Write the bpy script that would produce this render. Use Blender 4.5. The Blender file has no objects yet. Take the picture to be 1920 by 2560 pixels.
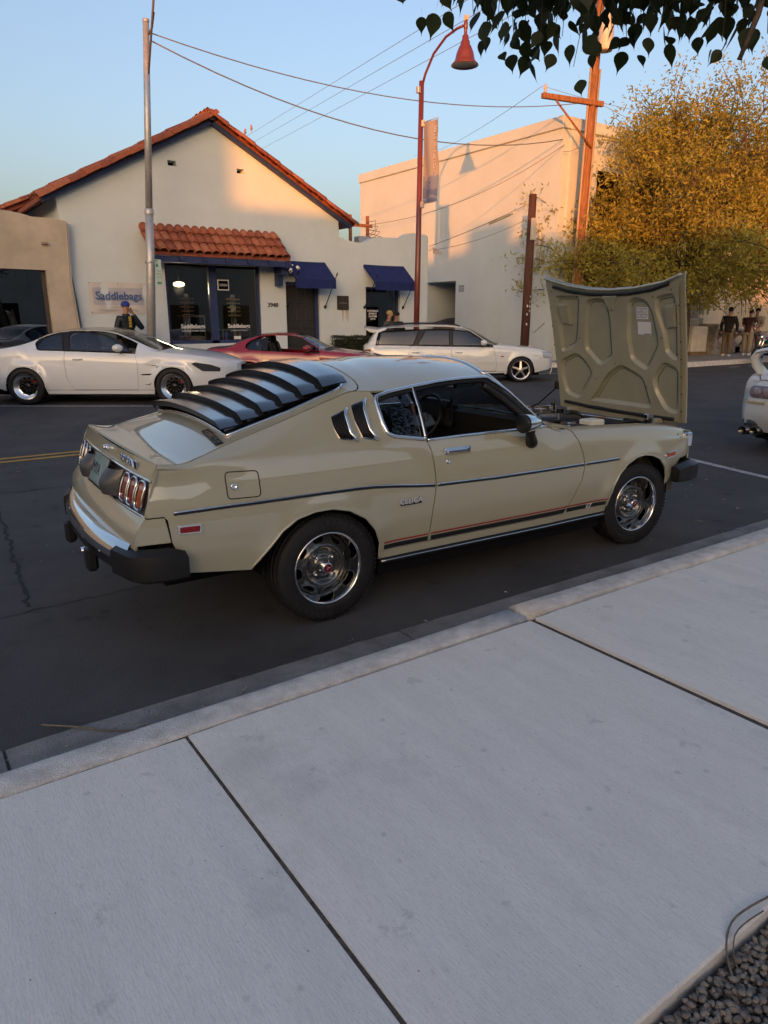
import bpy, math, random
import numpy as np
from mathutils import Vector, Matrix
from mathutils.geometry import delaunay_2d_cdt
random.seed(7); np.random.seed(7)
SC = bpy.context.scene
COL = SC.collection
R = math.radians
PI = math.pi

# ------------------------------------------------------------------ camera
CAM_H, CAM_PITCH, CAM_YAW = 1.58, 15.3, 35.0
cam_d = bpy.data.cameras.new('camera')
cam = bpy.data.objects.new('camera', cam_d); COL.objects.link(cam)
cam_d.sensor_fit = 'VERTICAL'; cam_d.sensor_height = 36.0
cam_d.lens = 1775.0 / 2560.0 * 36.0
cam_d.clip_start = 0.05; cam_d.clip_end = 6000
cam.location = (0, 0, CAM_H)
cam.rotation_euler = (R(90 - CAM_PITCH), 0, R(-CAM_YAW))
SC.camera = cam

# ------------------------------------------------------------------ light
SUN_EL, SUN_AZ = 4.8, 222.0           # compass style: angle of the sun measured from +Y towards +X
world = bpy.data.worlds.new('World'); SC.world = world; world.use_nodes = True
nt = world.node_tree
sky = nt.nodes.new('ShaderNodeTexSky'); sky.sky_type = 'NISHITA'; sky.sun_disc = False
sky.sun_elevation = R(SUN_EL); sky.sun_rotation = R(SUN_AZ)
sky.air_density = 0.95; sky.dust_density = 6.0; sky.ozone_density = 1.2
bg = nt.nodes['Background']; bg.inputs['Strength'].default_value = 0.15
tint = nt.nodes.new('ShaderNodeMix'); tint.data_type = 'RGBA'; tint.blend_type = 'MULTIPLY'; tint.inputs[0].default_value = 1.0
tint.inputs[7].default_value = (0.90, 0.865, 0.96, 1)            # camera white balance on the whole sky
nt.links.new(sky.outputs['Color'], tint.inputs[6]); nt.links.new(tint.outputs[2], bg.inputs['Color'])
sun_d = bpy.data.lights.new('sun', 'SUN'); sun = bpy.data.objects.new('sun', sun_d); COL.objects.link(sun)
sun_d.energy = 2.0; sun_d.angle = R(0.5); sun_d.color = (0.76, 0.225, 0.028)
_sd = Vector((math.sin(R(SUN_AZ)) * math.cos(R(SUN_EL)), math.cos(R(SUN_AZ)) * math.cos(R(SUN_EL)), math.sin(R(SUN_EL))))
sun.rotation_euler = _sd.to_track_quat('Z', 'Y').to_euler()
sun.location = (-20, -20, 30)
SC.view_settings.view_transform = 'Standard'; SC.view_settings.look = 'None'
SC.view_settings.gamma = 1.0; SC.view_settings.use_curve_mapping = False
SC.view_settings.exposure = 1.88
SC.cycles.max_bounces = 8; SC.cycles.diffuse_bounces = 3; SC.cycles.glossy_bounces = 4
SC.cycles.transmission_bounces = 6; SC.cycles.transparent_max_bounces = 12
SC.cycles.caustics_reflective = False; SC.cycles.caustics_refractive = False
SC.cycles.use_denoising = True

# ------------------------------------------------------------------ materials
MATS = {}
def srgb(r, g, b):
    f = lambda c: (c / 255 / 12.92) if c / 255 <= 0.04045 else ((c / 255 + 0.055) / 1.055) ** 2.4
    return (f(r), f(g), f(b))
def mat(name, col, rough=0.5, metal=0.0, spec=0.5, coat=0.0, var=0.0, vscale=6.0, var2=None, bump=0.0, bscale=60.0,
        emit=None, estr=0.0, trans=0.0, ior=1.45, rvar=0.0, coords='Object', stretch=None, crough=0.03):
    if name in MATS: return MATS[name]
    m = bpy.data.materials.new(name); m.use_nodes = True; MATS[name] = m
    t = m.node_tree; p = t.nodes['Principled BSDF']
    p.inputs['Base Color'].default_value = (*col, 1)
    p.inputs['Roughness'].default_value = rough; p.inputs['Metallic'].default_value = metal
    p.inputs['Specular IOR Level'].default_value = spec
    p.inputs['Coat Weight'].default_value = coat; p.inputs['Coat Roughness'].default_value = crough
    p.inputs['IOR'].default_value = ior; p.inputs['Transmission Weight'].default_value = trans
    if emit: p.inputs['Emission Color'].default_value = (*emit, 1); p.inputs['Emission Strength'].default_value = estr
    vec = None
    if var or bump or rvar:
        tc = t.nodes.new('ShaderNodeTexCoord'); vec = tc.outputs[coords]
        if stretch:
            mp = t.nodes.new('ShaderNodeMapping'); mp.inputs['Scale'].default_value = stretch
            t.links.new(vec, mp.inputs['Vector']); vec = mp.outputs['Vector']
    if var or rvar:
        n = t.nodes.new('ShaderNodeTexNoise'); n.inputs['Scale'].default_value = vscale; n.inputs['Detail'].default_value = 6
        n.inputs['Roughness'].default_value = 0.62
        t.links.new(vec, n.inputs['Vector'])
        if var:
            mx = t.nodes.new('ShaderNodeMix'); mx.data_type = 'RGBA'
            c2 = var2 or tuple(max(0, c * (1 - var)) for c in col)
            c1 = tuple(min(1, c * (1 + var * 0.6)) for c in col) if not var2 else col
            mx.inputs[6].default_value = (*c1, 1); mx.inputs[7].default_value = (*c2, 1)
            cr = t.nodes.new('ShaderNodeMapRange'); cr.inputs[1].default_value = 0.35; cr.inputs[2].default_value = 0.65
            t.links.new(n.outputs['Fac'], cr.inputs[0]); t.links.new(cr.outputs[0], mx.inputs[0])
            t.links.new(mx.outputs[2], p.inputs['Base Color'])
        if rvar:
            cr2 = t.nodes.new('ShaderNodeMapRange'); cr2.inputs[1].default_value = 0.3; cr2.inputs[2].default_value = 0.7
            cr2.inputs[3].default_value = max(0.02, rough - rvar); cr2.inputs[4].default_value = min(1, rough + rvar)
            t.links.new(n.outputs['Fac'], cr2.inputs[0]); t.links.new(cr2.outputs[0], p.inputs['Roughness'])
    if bump:
        nb = t.nodes.new('ShaderNodeTexNoise'); nb.inputs['Scale'].default_value = bscale; nb.inputs['Detail'].default_value = 5
        t.links.new(vec, nb.inputs['Vector'])
        b = t.nodes.new('ShaderNodeBump'); b.inputs['Strength'].default_value = bump; b.inputs['Distance'].default_value = 0.02
        t.links.new(nb.outputs['Fac'], b.inputs['Height']); t.links.new(b.outputs['Normal'], p.inputs['Normal'])
    return m
def glass(name, tint, alpha, rough=0.0, spec=0.8):
    """thin car / shop pane: mostly see-through by transparency, with a mirror coat on top"""
    if name in MATS: return MATS[name]
    m = bpy.data.materials.new(name); m.use_nodes = True; MATS[name] = m
    t = m.node_tree; t.nodes.remove(t.nodes['Principled BSDF']); out = t.nodes['Material Output']
    tr = t.nodes.new('ShaderNodeBsdfTransparent'); tr.inputs['Color'].default_value = (*tint, 1)
    gl = t.nodes.new('ShaderNodeBsdfGlossy'); gl.inputs['Roughness'].default_value = rough
    gl.inputs['Color'].default_value = (0.95, 0.97, 1, 1)
    fr = t.nodes.new('ShaderNodeFresnel'); fr.inputs['IOR'].default_value = 1.5
    ma = t.nodes.new('ShaderNodeMath'); ma.operation = 'MULTIPLY_ADD'; ma.inputs[1].default_value = spec; ma.inputs[2].default_value = alpha
    t.links.new(fr.outputs[0], ma.inputs[0])
    mx = t.nodes.new('ShaderNodeMixShader'); t.links.new(ma.outputs[0], mx.inputs[0])
    t.links.new(tr.outputs[0], mx.inputs[1]); t.links.new(gl.outputs[0], mx.inputs[2])
    t.links.new(mx.outputs[0], out.inputs['Surface'])
    return m

# ------------------------------------------------------------------ objects
def tag(o, label=None, cat=None, group=None, kind=None):
    if label: o['label'] = label
    if cat: o['category'] = cat
    if group: o['group'] = group
    if kind: o['kind'] = kind
    return o
def empty(name, loc=(0, 0, 0), rz=0.0, label=None, cat=None, group=None):
    o = bpy.data.objects.new(name, None); COL.objects.link(o)
    o.location = loc; o.rotation_euler = (0, 0, rz); o.empty_display_size = 0.2
    return tag(o, label, cat, group)
def link(name, me, parent=None, loc=None, rot=None, scale=None):
    o = bpy.data.objects.new(name, me); COL.objects.link(o)
    if parent: o.parent = parent
    if loc is not None: o.location = loc
    if rot is not None: o.rotation_euler = rot
    if scale is not None: o.scale = scale
    return o
def copy_tree(o, parent=None):
    c = o.copy(); COL.objects.link(c); c.parent = parent
    for ch in o.children: copy_tree(ch, c)
    return c

class MB:
    """collects simple shapes into one mesh"""
    def __init__(s): s.v = []; s.f = []; s.sm = []
    def add(s, vs, fs, smooth=False, M=None):
        b = len(s.v)
        if M is not None: vs = [tuple(M @ Vector(v)) for v in vs]
        s.v.extend([tuple(map(float, v)) for v in vs])
        for f in fs: s.f.append(tuple(i + b for i in f)); s.sm.append(smooth)
        return s
    def box(s, x0, x1, y0, y1, z0, z1, M=None):
        vs = [(x0,y0,z0),(x1,y0,z0),(x1,y1,z0),(x0,y1,z0),(x0,y0,z1),(x1,y0,z1),(x1,y1,z1),(x0,y1,z1)]
        return s.add(vs, [(0,3,2,1),(4,5,6,7),(0,1,5,4),(1,2,6,5),(2,3,7,6),(3,0,4,7)], False, M)
    def bbox(s, x0, x1, y0, y1, z0, z1, b=0.01, M=None):
        """box with chamfered edges"""
        vs = []; fs = []
        X = (x0, x1); Y = (y0, y1); Z = (z0, z1)
        idx = {}
        for i in (0, 1):
            for j in (0, 1):
                for k in (0, 1):
                    sx, sy, sz = (1 - 2*i), (1 - 2*j), (1 - 2*k)
                    idx[i,j,k] = len(vs)
                    vs += [(X[i], Y[j]+sy*b, Z[k]+sz*b), (X[i]+sx*b, Y[j], Z[k]+sz*b), (X[i]+sx*b, Y[j]+sy*b, Z[k])]
        q = lambda i,j,k,a: idx[i,j,k] + a
        for i in (0, 1):
            fs.append((q(i,0,0,0), q(i,1,0,0), q(i,1,1,0), q(i,0,1,0)))
            fs.append((q(0,i,0,1), q(1,i,0,1), q(1,i,1,1), q(0,i,1,1)))
            fs.append((q(0,0,i,2), q(1,0,i,2), q(1,1,i,2), q(0,1,i,2)))
        for i in (0, 1):
            for j in (0, 1):
                fs.append((q(i,j,0,0), q(i,j,0,1), q(i,j,1,1), q(i,j,1,0)))
                fs.append((q(i,0,j,0), q(i,0,j,2), q(i,1,j,2), q(i,1,j,0)))
                fs.append((q(0,i,j,1), q(0,i,j,2), q(1,i,j,2), q(1,i,j,1)))
                for k in (0, 1): fs.append((q(i,j,k,0), q(i,j,k,1), q(i,j,k,2)))
        return s.add(vs, fs, False, M)
    def tube(s, path, r, n=8, cap=True, smooth=True, closed=False, ell=None):
        P = [Vector(p) for p in path]; m = len(P)
        rs = r if hasattr(r, '__len__') else [r] * m
        vs = []; fs = []; up = None
        for i in range(m):
            a = P[(i - 1) % m] if (closed or i) else P[i]; b = P[(i + 1) % m] if (closed or i < m - 1) else P[i]
            t = (b - a).normalized()
            if up is None:
                up = Vector((0, 0, 1)) if abs(t.z) < 0.9 else Vector((1, 0, 0))
            u = (up - t * up.dot(t))
            if u.length < 1e-6: u = t.orthogonal()
            u.normalize(); w = t.cross(u); up = u
            for k in range(n):
                th = 2 * PI * k / n; e = ell or (1, 1)
                vs.append(tuple(P[i] + (u * math.cos(th) * e[0] + w * math.sin(th) * e[1]) * rs[i]))
        for i in range(m if closed else m - 1):
            for k in range(n):
                a = i * n + k; b = i * n + (k + 1) % n; c = ((i + 1) % m) * n + (k + 1) % n; d = ((i + 1) % m) * n + k
                fs.append((a, b, c, d))
        s.add(vs, fs, smooth)
        if cap and not closed:
            b0 = len(s.v) - len(vs)
            s.f.append(tuple(b0 + k for k in range(n))[::-1]); s.sm.append(False)
            s.f.append(tuple(b0 + (m - 1) * n + k for k in range(n))); s.sm.append(False)
        return s
    def cyl(s, p0, p1, r0, r1=None, n=12, smooth=True): return s.tube([p0, p1], [r0, r0 if r1 is None else r1], n, True, smooth)
    def lathe(s, prof, n=32, M=None, smooth=True, arc=(0, 2 * PI)):
        """prof: (r, h) pairs; turned about local Z"""
        full = abs(arc[1] - arc[0] - 2 * PI) < 1e-6; m = n if full else n + 1
        vs = []; fs = []
        for r, h in prof:
            for k in range(m):
                th = arc[0] + (arc[1] - arc[0]) * k / n; vs.append((r * math.cos(th), r * math.sin(th), h))
        for i in range(len(prof) - 1):
            for k in range(n):
                k2 = (k + 1) % m
                fs.append((i * m + k, i * m + k2, (i + 1) * m + k2, (i + 1) * m + k))
        return s.add(vs, fs, smooth, M)
    def prism(s, poly, h0, h1, M=None, smooth=False):
        """2-D polygon (x, y) pulled from h0 to h1 along local Z"""
        n = len(poly)
        vs = [(p[0], p[1], h0) for p in poly] + [(p[0], p[1], h1) for p in poly]
        fs = [tuple(range(n))[::-1], tuple(range(n, 2 * n))]
        fs += [(i, (i + 1) % n, n + (i + 1) % n, n + i) for i in range(n)]
        return s.add(vs, fs, smooth, M)
    def ball(s, c, r, n=10, m=7, sc=(1, 1, 1), M=None):
        vs = []; fs = []
        for j in range(m + 1):
            ph = PI * j / m
            for k in range(n):
                th = 2 * PI * k / n
                vs.append((c[0] + r * sc[0] * math.sin(ph) * math.cos(th), c[1] + r * sc[1] * math.sin(ph) * math.sin(th), c[2] + r * sc[2] * math.cos(ph)))
        for j in range(m):
            for k in range(n):
                fs.append((j * n + k, j * n + (k + 1) % n, (j + 1) * n + (k + 1) % n, (j + 1) * n + k))
        return s.add(vs, fs, True, M)
    def grid(s, fn, nu, nv, smooth=True, M=None):
        vs = [fn(i / nu, j / nv) for i in range(nu + 1) for j in range(nv + 1)]
        fs = [(i * (nv + 1) + j, (i + 1) * (nv + 1) + j, (i + 1) * (nv + 1) + j + 1, i * (nv + 1) + j + 1) for i in range(nu) for j in range(nv)]
        return s.add(vs, fs, smooth, M)
    def mesh(s, name, m):
        me = bpy.data.meshes.new(name); me.from_pydata(s.v, [], s.f)
        me.polygons.foreach_set('use_smooth', s.sm)
        if m: me.materials.append(m)
        me.update(); return me
    def build(s, name, m, parent=None, loc=None, rot=None): return link(name, s.mesh(name, m), parent, loc, rot)
def fixn(o):
    import bmesh
    b = bmesh.new(); b.from_mesh(o.data); bmesh.ops.recalc_face_normals(b, faces=b.faces[:]); b.to_mesh(o.data); b.free(); return o
def AX(axis, loc=(0, 0, 0)):
    """matrix that turns local Z into the axis"""
    return Matrix.Translation(Vector(loc)) @ Vector(axis).to_track_quat('Z', 'Y').to_matrix().to_4x4()
def rpoly(x0, x1, y0, y1, r, n=4):
    out = []
    for cx, cy, a in ((x1 - r, y1 - r, 0), (x0 + r, y1 - r, 90), (x0 + r, y0 + r, 180), (x1 - r, y0 + r, 270)):
        for k in range(n + 1):
            th = R(a + 90 * k / n); out.append((cx + r * math.cos(th), cy + r * math.sin(th)))
    return out
def roundpoly(pts, r, n=4):
    out = []; m = len(pts)
    for i in range(m):
        p = Vector(pts[i]); a = Vector(pts[i - 1]); b = Vector(pts[(i + 1) % m])
        da = (a - p); db = (b - p); q = min(r, da.length * .45, db.length * .45)
        A = p + da.normalized() * q; B = p + db.normalized() * q
        for k in range(n + 1):
            t = k / n; out.append(tuple(A * (1 - t) ** 2 + p * 2 * t * (1 - t) + B * t * t))
    return out
TEXTS = {}
def text_data(s, size=1.0, ext=0.01, shear=0.0, space=1.0, bold=0.0):
    k = (s, size, ext, shear, space, bold)
    if k in TEXTS: return TEXTS[k]
    cu = bpy.data.curves.new('lettering', 'FONT'); cu.body = s; cu.size = size; cu.extrude = ext; cu.shear = shear
    cu.space_character = space; cu.offset = bold; cu.align_x = 'CENTER'; cu.align_y = 'CENTER'; cu.resolution_u = 3
    o = bpy.data.objects.new('lettering', cu); COL.objects.link(o)
    dg = bpy.context.evaluated_depsgraph_get(); dg.update()
    me = bpy.data.meshes.new_from_object(o.evaluated_get(dg), depsgraph=dg)
    v = [tuple(q.co) for q in me.vertices]; f = [tuple(p.vertices) for p in me.polygons]
    COL.objects.unlink(o); bpy.data.objects.remove(o); bpy.data.curves.remove(cu); bpy.data.meshes.remove(me)
    TEXTS[k] = (v, f); return v, f
def frame_mat(o, ex, ey):
    ex = Vector(ex).normalized(); ey = Vector(ey); ez = ex.cross(ey).normalized(); ey = ez.cross(ex)
    M = Matrix((ex, ey, ez)).transposed().to_4x4(); M.translation = Vector(o); return M
def lettering(s, size, M, m, parent=None, name='lettering', **kw):
    v, f = text_data(s, size, **kw); return MB().add(v, f, False, M).build(name, m, parent)

# ------------------------------------------------------------------ curved sheet metal
def herm(xs, P, x):
    """monotone cubic through rows P at xs"""
    xs = np.asarray(xs, float); P = np.asarray(P, float); x = np.clip(np.asarray(x, float), xs[0], xs[-1])
    h = np.diff(xs)[:, None]; d = np.diff(P, axis=0) / h
    m = np.zeros_like(P); m[0] = d[0]; m[-1] = d[-1]
    if len(xs) > 2:
        w1 = 2 * h[1:] + h[:-1]; w2 = h[1:] + 2 * h[:-1]; same = (d[1:] * d[:-1]) > 0
        with np.errstate(divide='ignore', invalid='ignore'): hm = (w1 + w2) / (w1 / d[:-1] + w2 / d[1:])
        m[1:-1] = np.where(same, hm, 0)
    i = np.clip(np.searchsorted(xs, x, side='right') - 1, 0, len(xs) - 2)
    t = ((x - xs[i]) / h[i, 0])[:, None]; hh = h[i]
    return (2*t**3 - 3*t**2 + 1) * P[i] + (t**3 - 2*t**2 + t) * hh * m[i] + (-2*t**3 + 3*t**2) * P[i+1] + (t**3 - t**2) * hh * m[i+1]
def lerp(xs, ys, x): return np.interp(x, xs, ys)

class Side:
    """half-width surface of a car flank: stations along x, each a profile (y, z) from sill to top"""
    K = 0.11
    def __init__(s, xs, rows, flare=None):
        s.xs = np.array(xs, float); s.rows = np.array(rows, float); s.N = s.rows.shape[1]; s.flare = flare
    def ev(s, x, k):
        x = np.atleast_1d(np.asarray(x, float)); k = np.clip(np.atleast_1d(np.asarray(k, float)), 0, s.N - 1)
        n = len(x); C = herm(s.xs, s.rows.reshape(len(s.xs), -1), x).reshape(n, s.N, 2)
        d = np.diff(C, axis=1); m = np.zeros_like(C); m[:, 0] = d[:, 0]; m[:, -1] = d[:, -1]
        m[:, 1:-1] = 0.5 * (C[:, 2:] - C[:, :-2])
        i = np.clip(k.astype(int), 0, s.N - 2); t = (k - i)[:, None]; r = np.arange(n)
        p = (2*t**3 - 3*t**2 + 1) * C[r, i] + (t**3 - 2*t**2 + t) * m[r, i] + (-2*t**3 + 3*t**2) * C[r, i+1] + (t**3 - t**2) * m[r, i+1]
        y, z = p[:, 0], p[:, 1]
        if s.flare is not None: y = y + s.flare(x, z)
        return np.stack([x, y, z], 1)
    def inv(s, x, z):
        x = np.atleast_1d(np.asarray(x, float)); z = np.atleast_1d(np.asarray(z, float)); n = len(x); m = 161
        kk = np.linspace(0, s.N - 1, m); zz = np.maximum.accumulate(s.ev(np.repeat(x, m), np.tile(kk, n))[:, 2].reshape(n, m), axis=1)
        return np.array([np.interp(z[j], zz[j], kk) for j in range(n)])
    def line(s, pts, closed=False, step=.05):
        D = dens(pts, step, closed); return s.uv(D[:, 0], D[:, 1])
    def uv(s, x, z): return np.stack([np.asarray(x, float), s.inv(x, z) * s.K], 1)
    def at(s, U, sgn=-1, off=0.0):
        U = np.asarray(U, float); P = s.ev(U[:, 0], U[:, 1] / s.K); h = 0.004
        a = s.ev(U[:, 0] + h, U[:, 1] / s.K) - s.ev(U[:, 0] - h, U[:, 1] / s.K)
        b = s.ev(U[:, 0], U[:, 1] / s.K + .04) - s.ev(U[:, 0], U[:, 1] / s.K - .04)
        n = np.cross(b, a); n /= np.linalg.norm(n, axis=1)[:, None] + 1e-12
        n = np.where((n[:, 1] < 0)[:, None], -n, n)
        P = P + n * off
        P[:, 1] *= sgn; n = n.copy(); n[:, 1] *= sgn
        return P, n
class Top:
    """surface spanned between mirrored edge curves: rows (x, y, z, bulge x, bulge z)"""
    K = 0.62
    def __init__(s, rows, p=2.3): s.r = np.array(rows, float); s.p = p
    def ev(s, u, t):
        q = herm(s.r[:, 0], s.r, u); b = 1 - np.abs(t) ** s.p
        return np.stack([q[:, 0] + q[:, 3] * b, q[:, 1] * t, q[:, 2] + q[:, 4] * b], 1)
    def at(s, U, sgn=1, off=0.0):
        U = np.asarray(U, float); u = U[:, 0]; t = U[:, 1] / s.K; P = s.ev(u, t); h = .004
        a = s.ev(u + h, t) - s.ev(u - h, t); b = s.ev(u, np.clip(t + .01, -1, 1)) - s.ev(u, np.clip(t - .01, -1, 1))
        n = np.cross(a, b); n /= np.linalg.norm(n, axis=1)[:, None] + 1e-12
        n = np.where((n[:, 2] < 0)[:, None], -n, n)
        return P + n * off, n
class Face:
    """front / rear face of a car: rows (z, x, half width, bow) ; u across, v = z"""
    K = 1.0
    def __init__(s, rows, p=2.2, dirx=1): s.r = np.array(sorted(rows), float); s.p = p; s.d = dirx
    def ev(s, y, z):
        q = herm(s.r[:, 0], s.r, z); t = np.clip(np.abs(y) / q[:, 2], 0, 1.2)
        return np.stack([q[:, 1] + q[:, 3] * (1 - t ** s.p), y, z], 1)
    def at(s, U, sgn=1, off=0.0):
        U = np.asarray(U, float); P = s.ev(U[:, 0], U[:, 1]); h = .004
        a = s.ev(U[:, 0] + h, U[:, 1]) - s.ev(U[:, 0] - h, U[:, 1]); b = s.ev(U[:, 0], U[:, 1] + h) - s.ev(U[:, 0], U[:, 1] - h)
        n = np.cross(a, b); n /= np.linalg.norm(n, axis=1)[:, None] + 1e-12
        n = np.where((n[:, 0] * s.d < 0)[:, None], -n, n)
        return P + n * off, n
def dens(poly, step, closed=True):
    out = []; m = len(poly)
    for i in range(m if closed else m - 1):
        a = np.array(poly[i], float); b = np.array(poly[(i + 1) % m], float); k = max(1, int(math.ceil(np.linalg.norm(b - a) / step)))
        for j in range(k): out.append(a + (b - a) * j / k)
    if not closed: out.append(np.array(poly[-1], float))
    return np.array(out)
def inside(poly, q):
    x, y = q[:, 0], q[:, 1]; c = np.zeros(len(q), bool); n = len(poly); j = n - 1
    for i in range(n):
        xi, yi = poly[i]; xj, yj = poly[j]
        k = ((yi > y) != (yj > y)) & (x < (xj - xi) * (y - yi) / (yj - yi + 1e-15) + xi); c ^= k; j = i
    return c
def tri_fill(outer, holes, step):
    """triangles that fill a 2-D outline with holes; returns points, triangles"""
    loops = [dens(outer, step)] + [dens(h, step) for h in holes]
    B = np.concatenate(loops); mn, mx = B.min(0), B.max(0)
    gx = np.arange(mn[0], mx[0], step); gy = np.arange(mn[1], mx[1], step)
    G = np.array([(x + (step / 2 if j % 2 else 0), y) for j, y in enumerate(gy) for x in gx]) if len(gx) * len(gy) else np.zeros((0, 2))
    if len(G):
        k = inside(loops[0], G)
        for h in loops[1:]: k &= ~inside(h, G)
        G = G[k]
    if len(G):
        dmin = np.full(len(G), 9.0)
        for b in np.array_split(B, max(1, len(B) // 200)):
            dmin = np.minimum(dmin, np.sqrt(((G[:, None] - b[None]) ** 2).sum(2)).min(1))
        G = G[dmin > step * 0.5]
    V = [Vector(p) for p in np.concatenate([B, G])]; E = []; o = 0
    for l in loops:
        n = len(l); E += [(o + i, o + (i + 1) % n) for i in range(n)]; o += n
    r = delaunay_2d_cdt(V, E, [], 0, 1e-6)
    P = np.array([tuple(p) for p in r[0]]); T = np.array(r[2], int)
    c = P[T].mean(1); k = inside(loops[0], c)
    for h in loops[1:]: k &= ~inside(h, c)
    return P, T[k]
def sheet(name, surf, outer, m, parent, holes=(), sgn=-1, off=0.0, step=0.035, rim=0.012, flat=False):
    """one sheet-metal panel on a surface, with turned-in edges"""
    P2, T = tri_fill(outer, holes, step)
    P, N = surf.at(P2, sgn, off)
    a = P[T[:, 0]]; fn = np.cross(P[T[:, 1]] - a, P[T[:, 2]] - a)
    flip = (fn * N[T[:, 0]]).sum(1) < 0
    T = np.where(flip[:, None], T[:, ::-1], T)
    vs = P.tolist(); ns = N.tolist(); fs = [tuple(map(int, t)) for t in T]
    if rim:
        ed = {}
        for t in fs:
            for i in range(3):
                e = (t[i], t[(i + 1) % 3]); k = (min(e), max(e))
                if k in ed: ed[k] = None
                else: ed[k] = e
        idx = {}
        def dup(i):
            if i not in idx:
                idx[i] = len(vs); vs.append(vs[i]); vs.append((P[i] - N[i] * rim).tolist()); ns.append([0, 0, 0]); ns.append([0, 0, 0])
            return idx[i]
        for e in ed.values():
            if e is None: continue
            i, j = dup(e[0]), dup(e[1]); fs.append((j, i, i + 1, j + 1))
            q = np.cross(P[e[0]] - P[e[1]], N[e[0]]) * -1
            for k in (i, i + 1, j, j + 1): ns[k] = (np.array(ns[k]) + q).tolist()
    me = bpy.data.meshes.new(name); me.from_pydata(vs, [], fs); me.materials.append(m)
    me.polygons.foreach_set('use_smooth', [not flat] * len(fs)); me.update()
    nn = np.array(ns); nn /= np.linalg.norm(nn, axis=1)[:, None] + 1e-12
    me.normals_split_custom_set_from_vertices(nn.tolist())
    return link(name, me, parent)
def ribbon(name, surf, path, r, m, parent, sgn=-1, off=0.0, n=6, step=0.03, closed=False, ell=None):
    """a moulding that follows a line drawn on a surface"""
    Q = dens(path, step, closed); P, N = surf.at(Q, sgn, off)
    return MB().tube(P.tolist(), r, n, True, True, closed, ell).build(name, m, parent)
# ================================================================== shared car bits
M_chrome = mat('chrome', (0.82, 0.82, 0.82), 0.06, 1.0)
M_black = mat('black_plastic', (0.012, 0.012, 0.013), 0.42, 0, 0.4, bump=0.05, bscale=400)
M_matblack = mat('satin_black', (0.014, 0.014, 0.016), 0.22, 0, 0.6, coat=1.0, crough=.14)
M_matblack.node_tree.nodes['Principled BSDF'].inputs['Coat IOR'].default_value = 2.1
M_rubber = mat('tyre_rubber', (0.016, 0.016, 0.018), 0.62, 0, 0.35, var=0.25, vscale=14)
M_dark = mat('dark_void', (0.006, 0.006, 0.007), 0.8, 0, 0.1)
M_int = mat('dark_trim', (0.016, 0.014, 0.013), 0.55, 0, 0.3, var=0.3, vscale=10)
M_redlens = mat('red_lens', (0.20, 0.006, 0.010), 0.22, 0, 0.4, coat=.25)
M_amber = mat('amber_lens', (0.34, 0.06, 0.006), 0.22, 0, 0.4, coat=.25)
M_white = mat('white_plastic', (0.7, 0.7, 0.7), 0.5)
M_carglass = glass('car_glass', (0.55, 0.6, 0.6), 0.03)
M_tint = glass('tinted_glass', (0.10, 0.12, 0.13), 0.05)
class Disc:
    def __init__(s, prof): s.p = np.array(prof, float)
    def h(s, r): return herm(s.p[:, 0], s.p[:, 1:2], r)[:, 0]
    def at(s, U, sgn=1, off=0.0):
        U = np.asarray(U, float); r = np.hypot(U[:, 0], U[:, 1]); e = .002
        d = (s.h(r + e) - s.h(np.maximum(r - e, 0))) / (2 * e); c = U / (r[:, None] + 1e-9)
        n = np.stack([-d * c[:, 0], -d * c[:, 1], np.ones(len(r))], 1); n /= np.linalg.norm(n, axis=1)[:, None]
        return np.stack([U[:, 0], U[:, 1], s.h(r)], 1) + n * off, n
def circ(r, n=48, c=(0, 0)): return [(c[0] + r * math.cos(2 * PI * k / n), c[1] + r * math.sin(2 * PI * k / n)) for k in range(n)]
def tyre_mesh(Rt, wd, Rr, tread=True):
    h = wd / 2; p = [(Rr - .004, -h * .80)]
    sw = [(Rr + .006, .90), (Rr + (Rt - Rr) * .30, 1.0), (Rr + (Rt - Rr) * .36, .985), (Rr + (Rt - Rr) * .62, 1.0), (Rr + (Rt - Rr) * .68, .975), (Rt - .022, .955), (Rt - .008, .86)]
    p += [(r, -a * h) for r, a in sw]
    tr = [-.72, -.70, -.66, -.64, -.28, -.26, -.20, -.18, .18, .20, .26, .28, .64, .66, .70, .72] if tread else [-.72, 0, .72]
    for i, a in enumerate(tr): p.append((Rt - (.007 if tread and i % 4 in (1, 2) else 0) - .004 * abs(a), a * h))
    p += [(r, a * h) for r, a in reversed(sw)] + [(Rr - .004, h * .80)]
    b = MB().lathe(p, 56)
    if tread:                                     # cross cuts at the shoulders
        for k in range(72):
            th = 2 * PI * k / 72; c, s_ = math.cos(th), math.sin(th)
            for sg in (-1, 1):
                M = Matrix.Rotation(th, 4, 'Z')
                b.box(Rt - .010, Rt - .0015, -.008, .008, sg * h * .86 - .008, sg * h * .86 + .006, M)
    return b
def wheel_mat(pos, side, steer=0.0):
    """local Z of a wheel = outwards"""
    return Matrix.Translation(Vector(pos)) @ Matrix.Rotation(steer, 4, 'Z') @ Matrix.Rotation(R(90) * (-side), 4, 'X')

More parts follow.
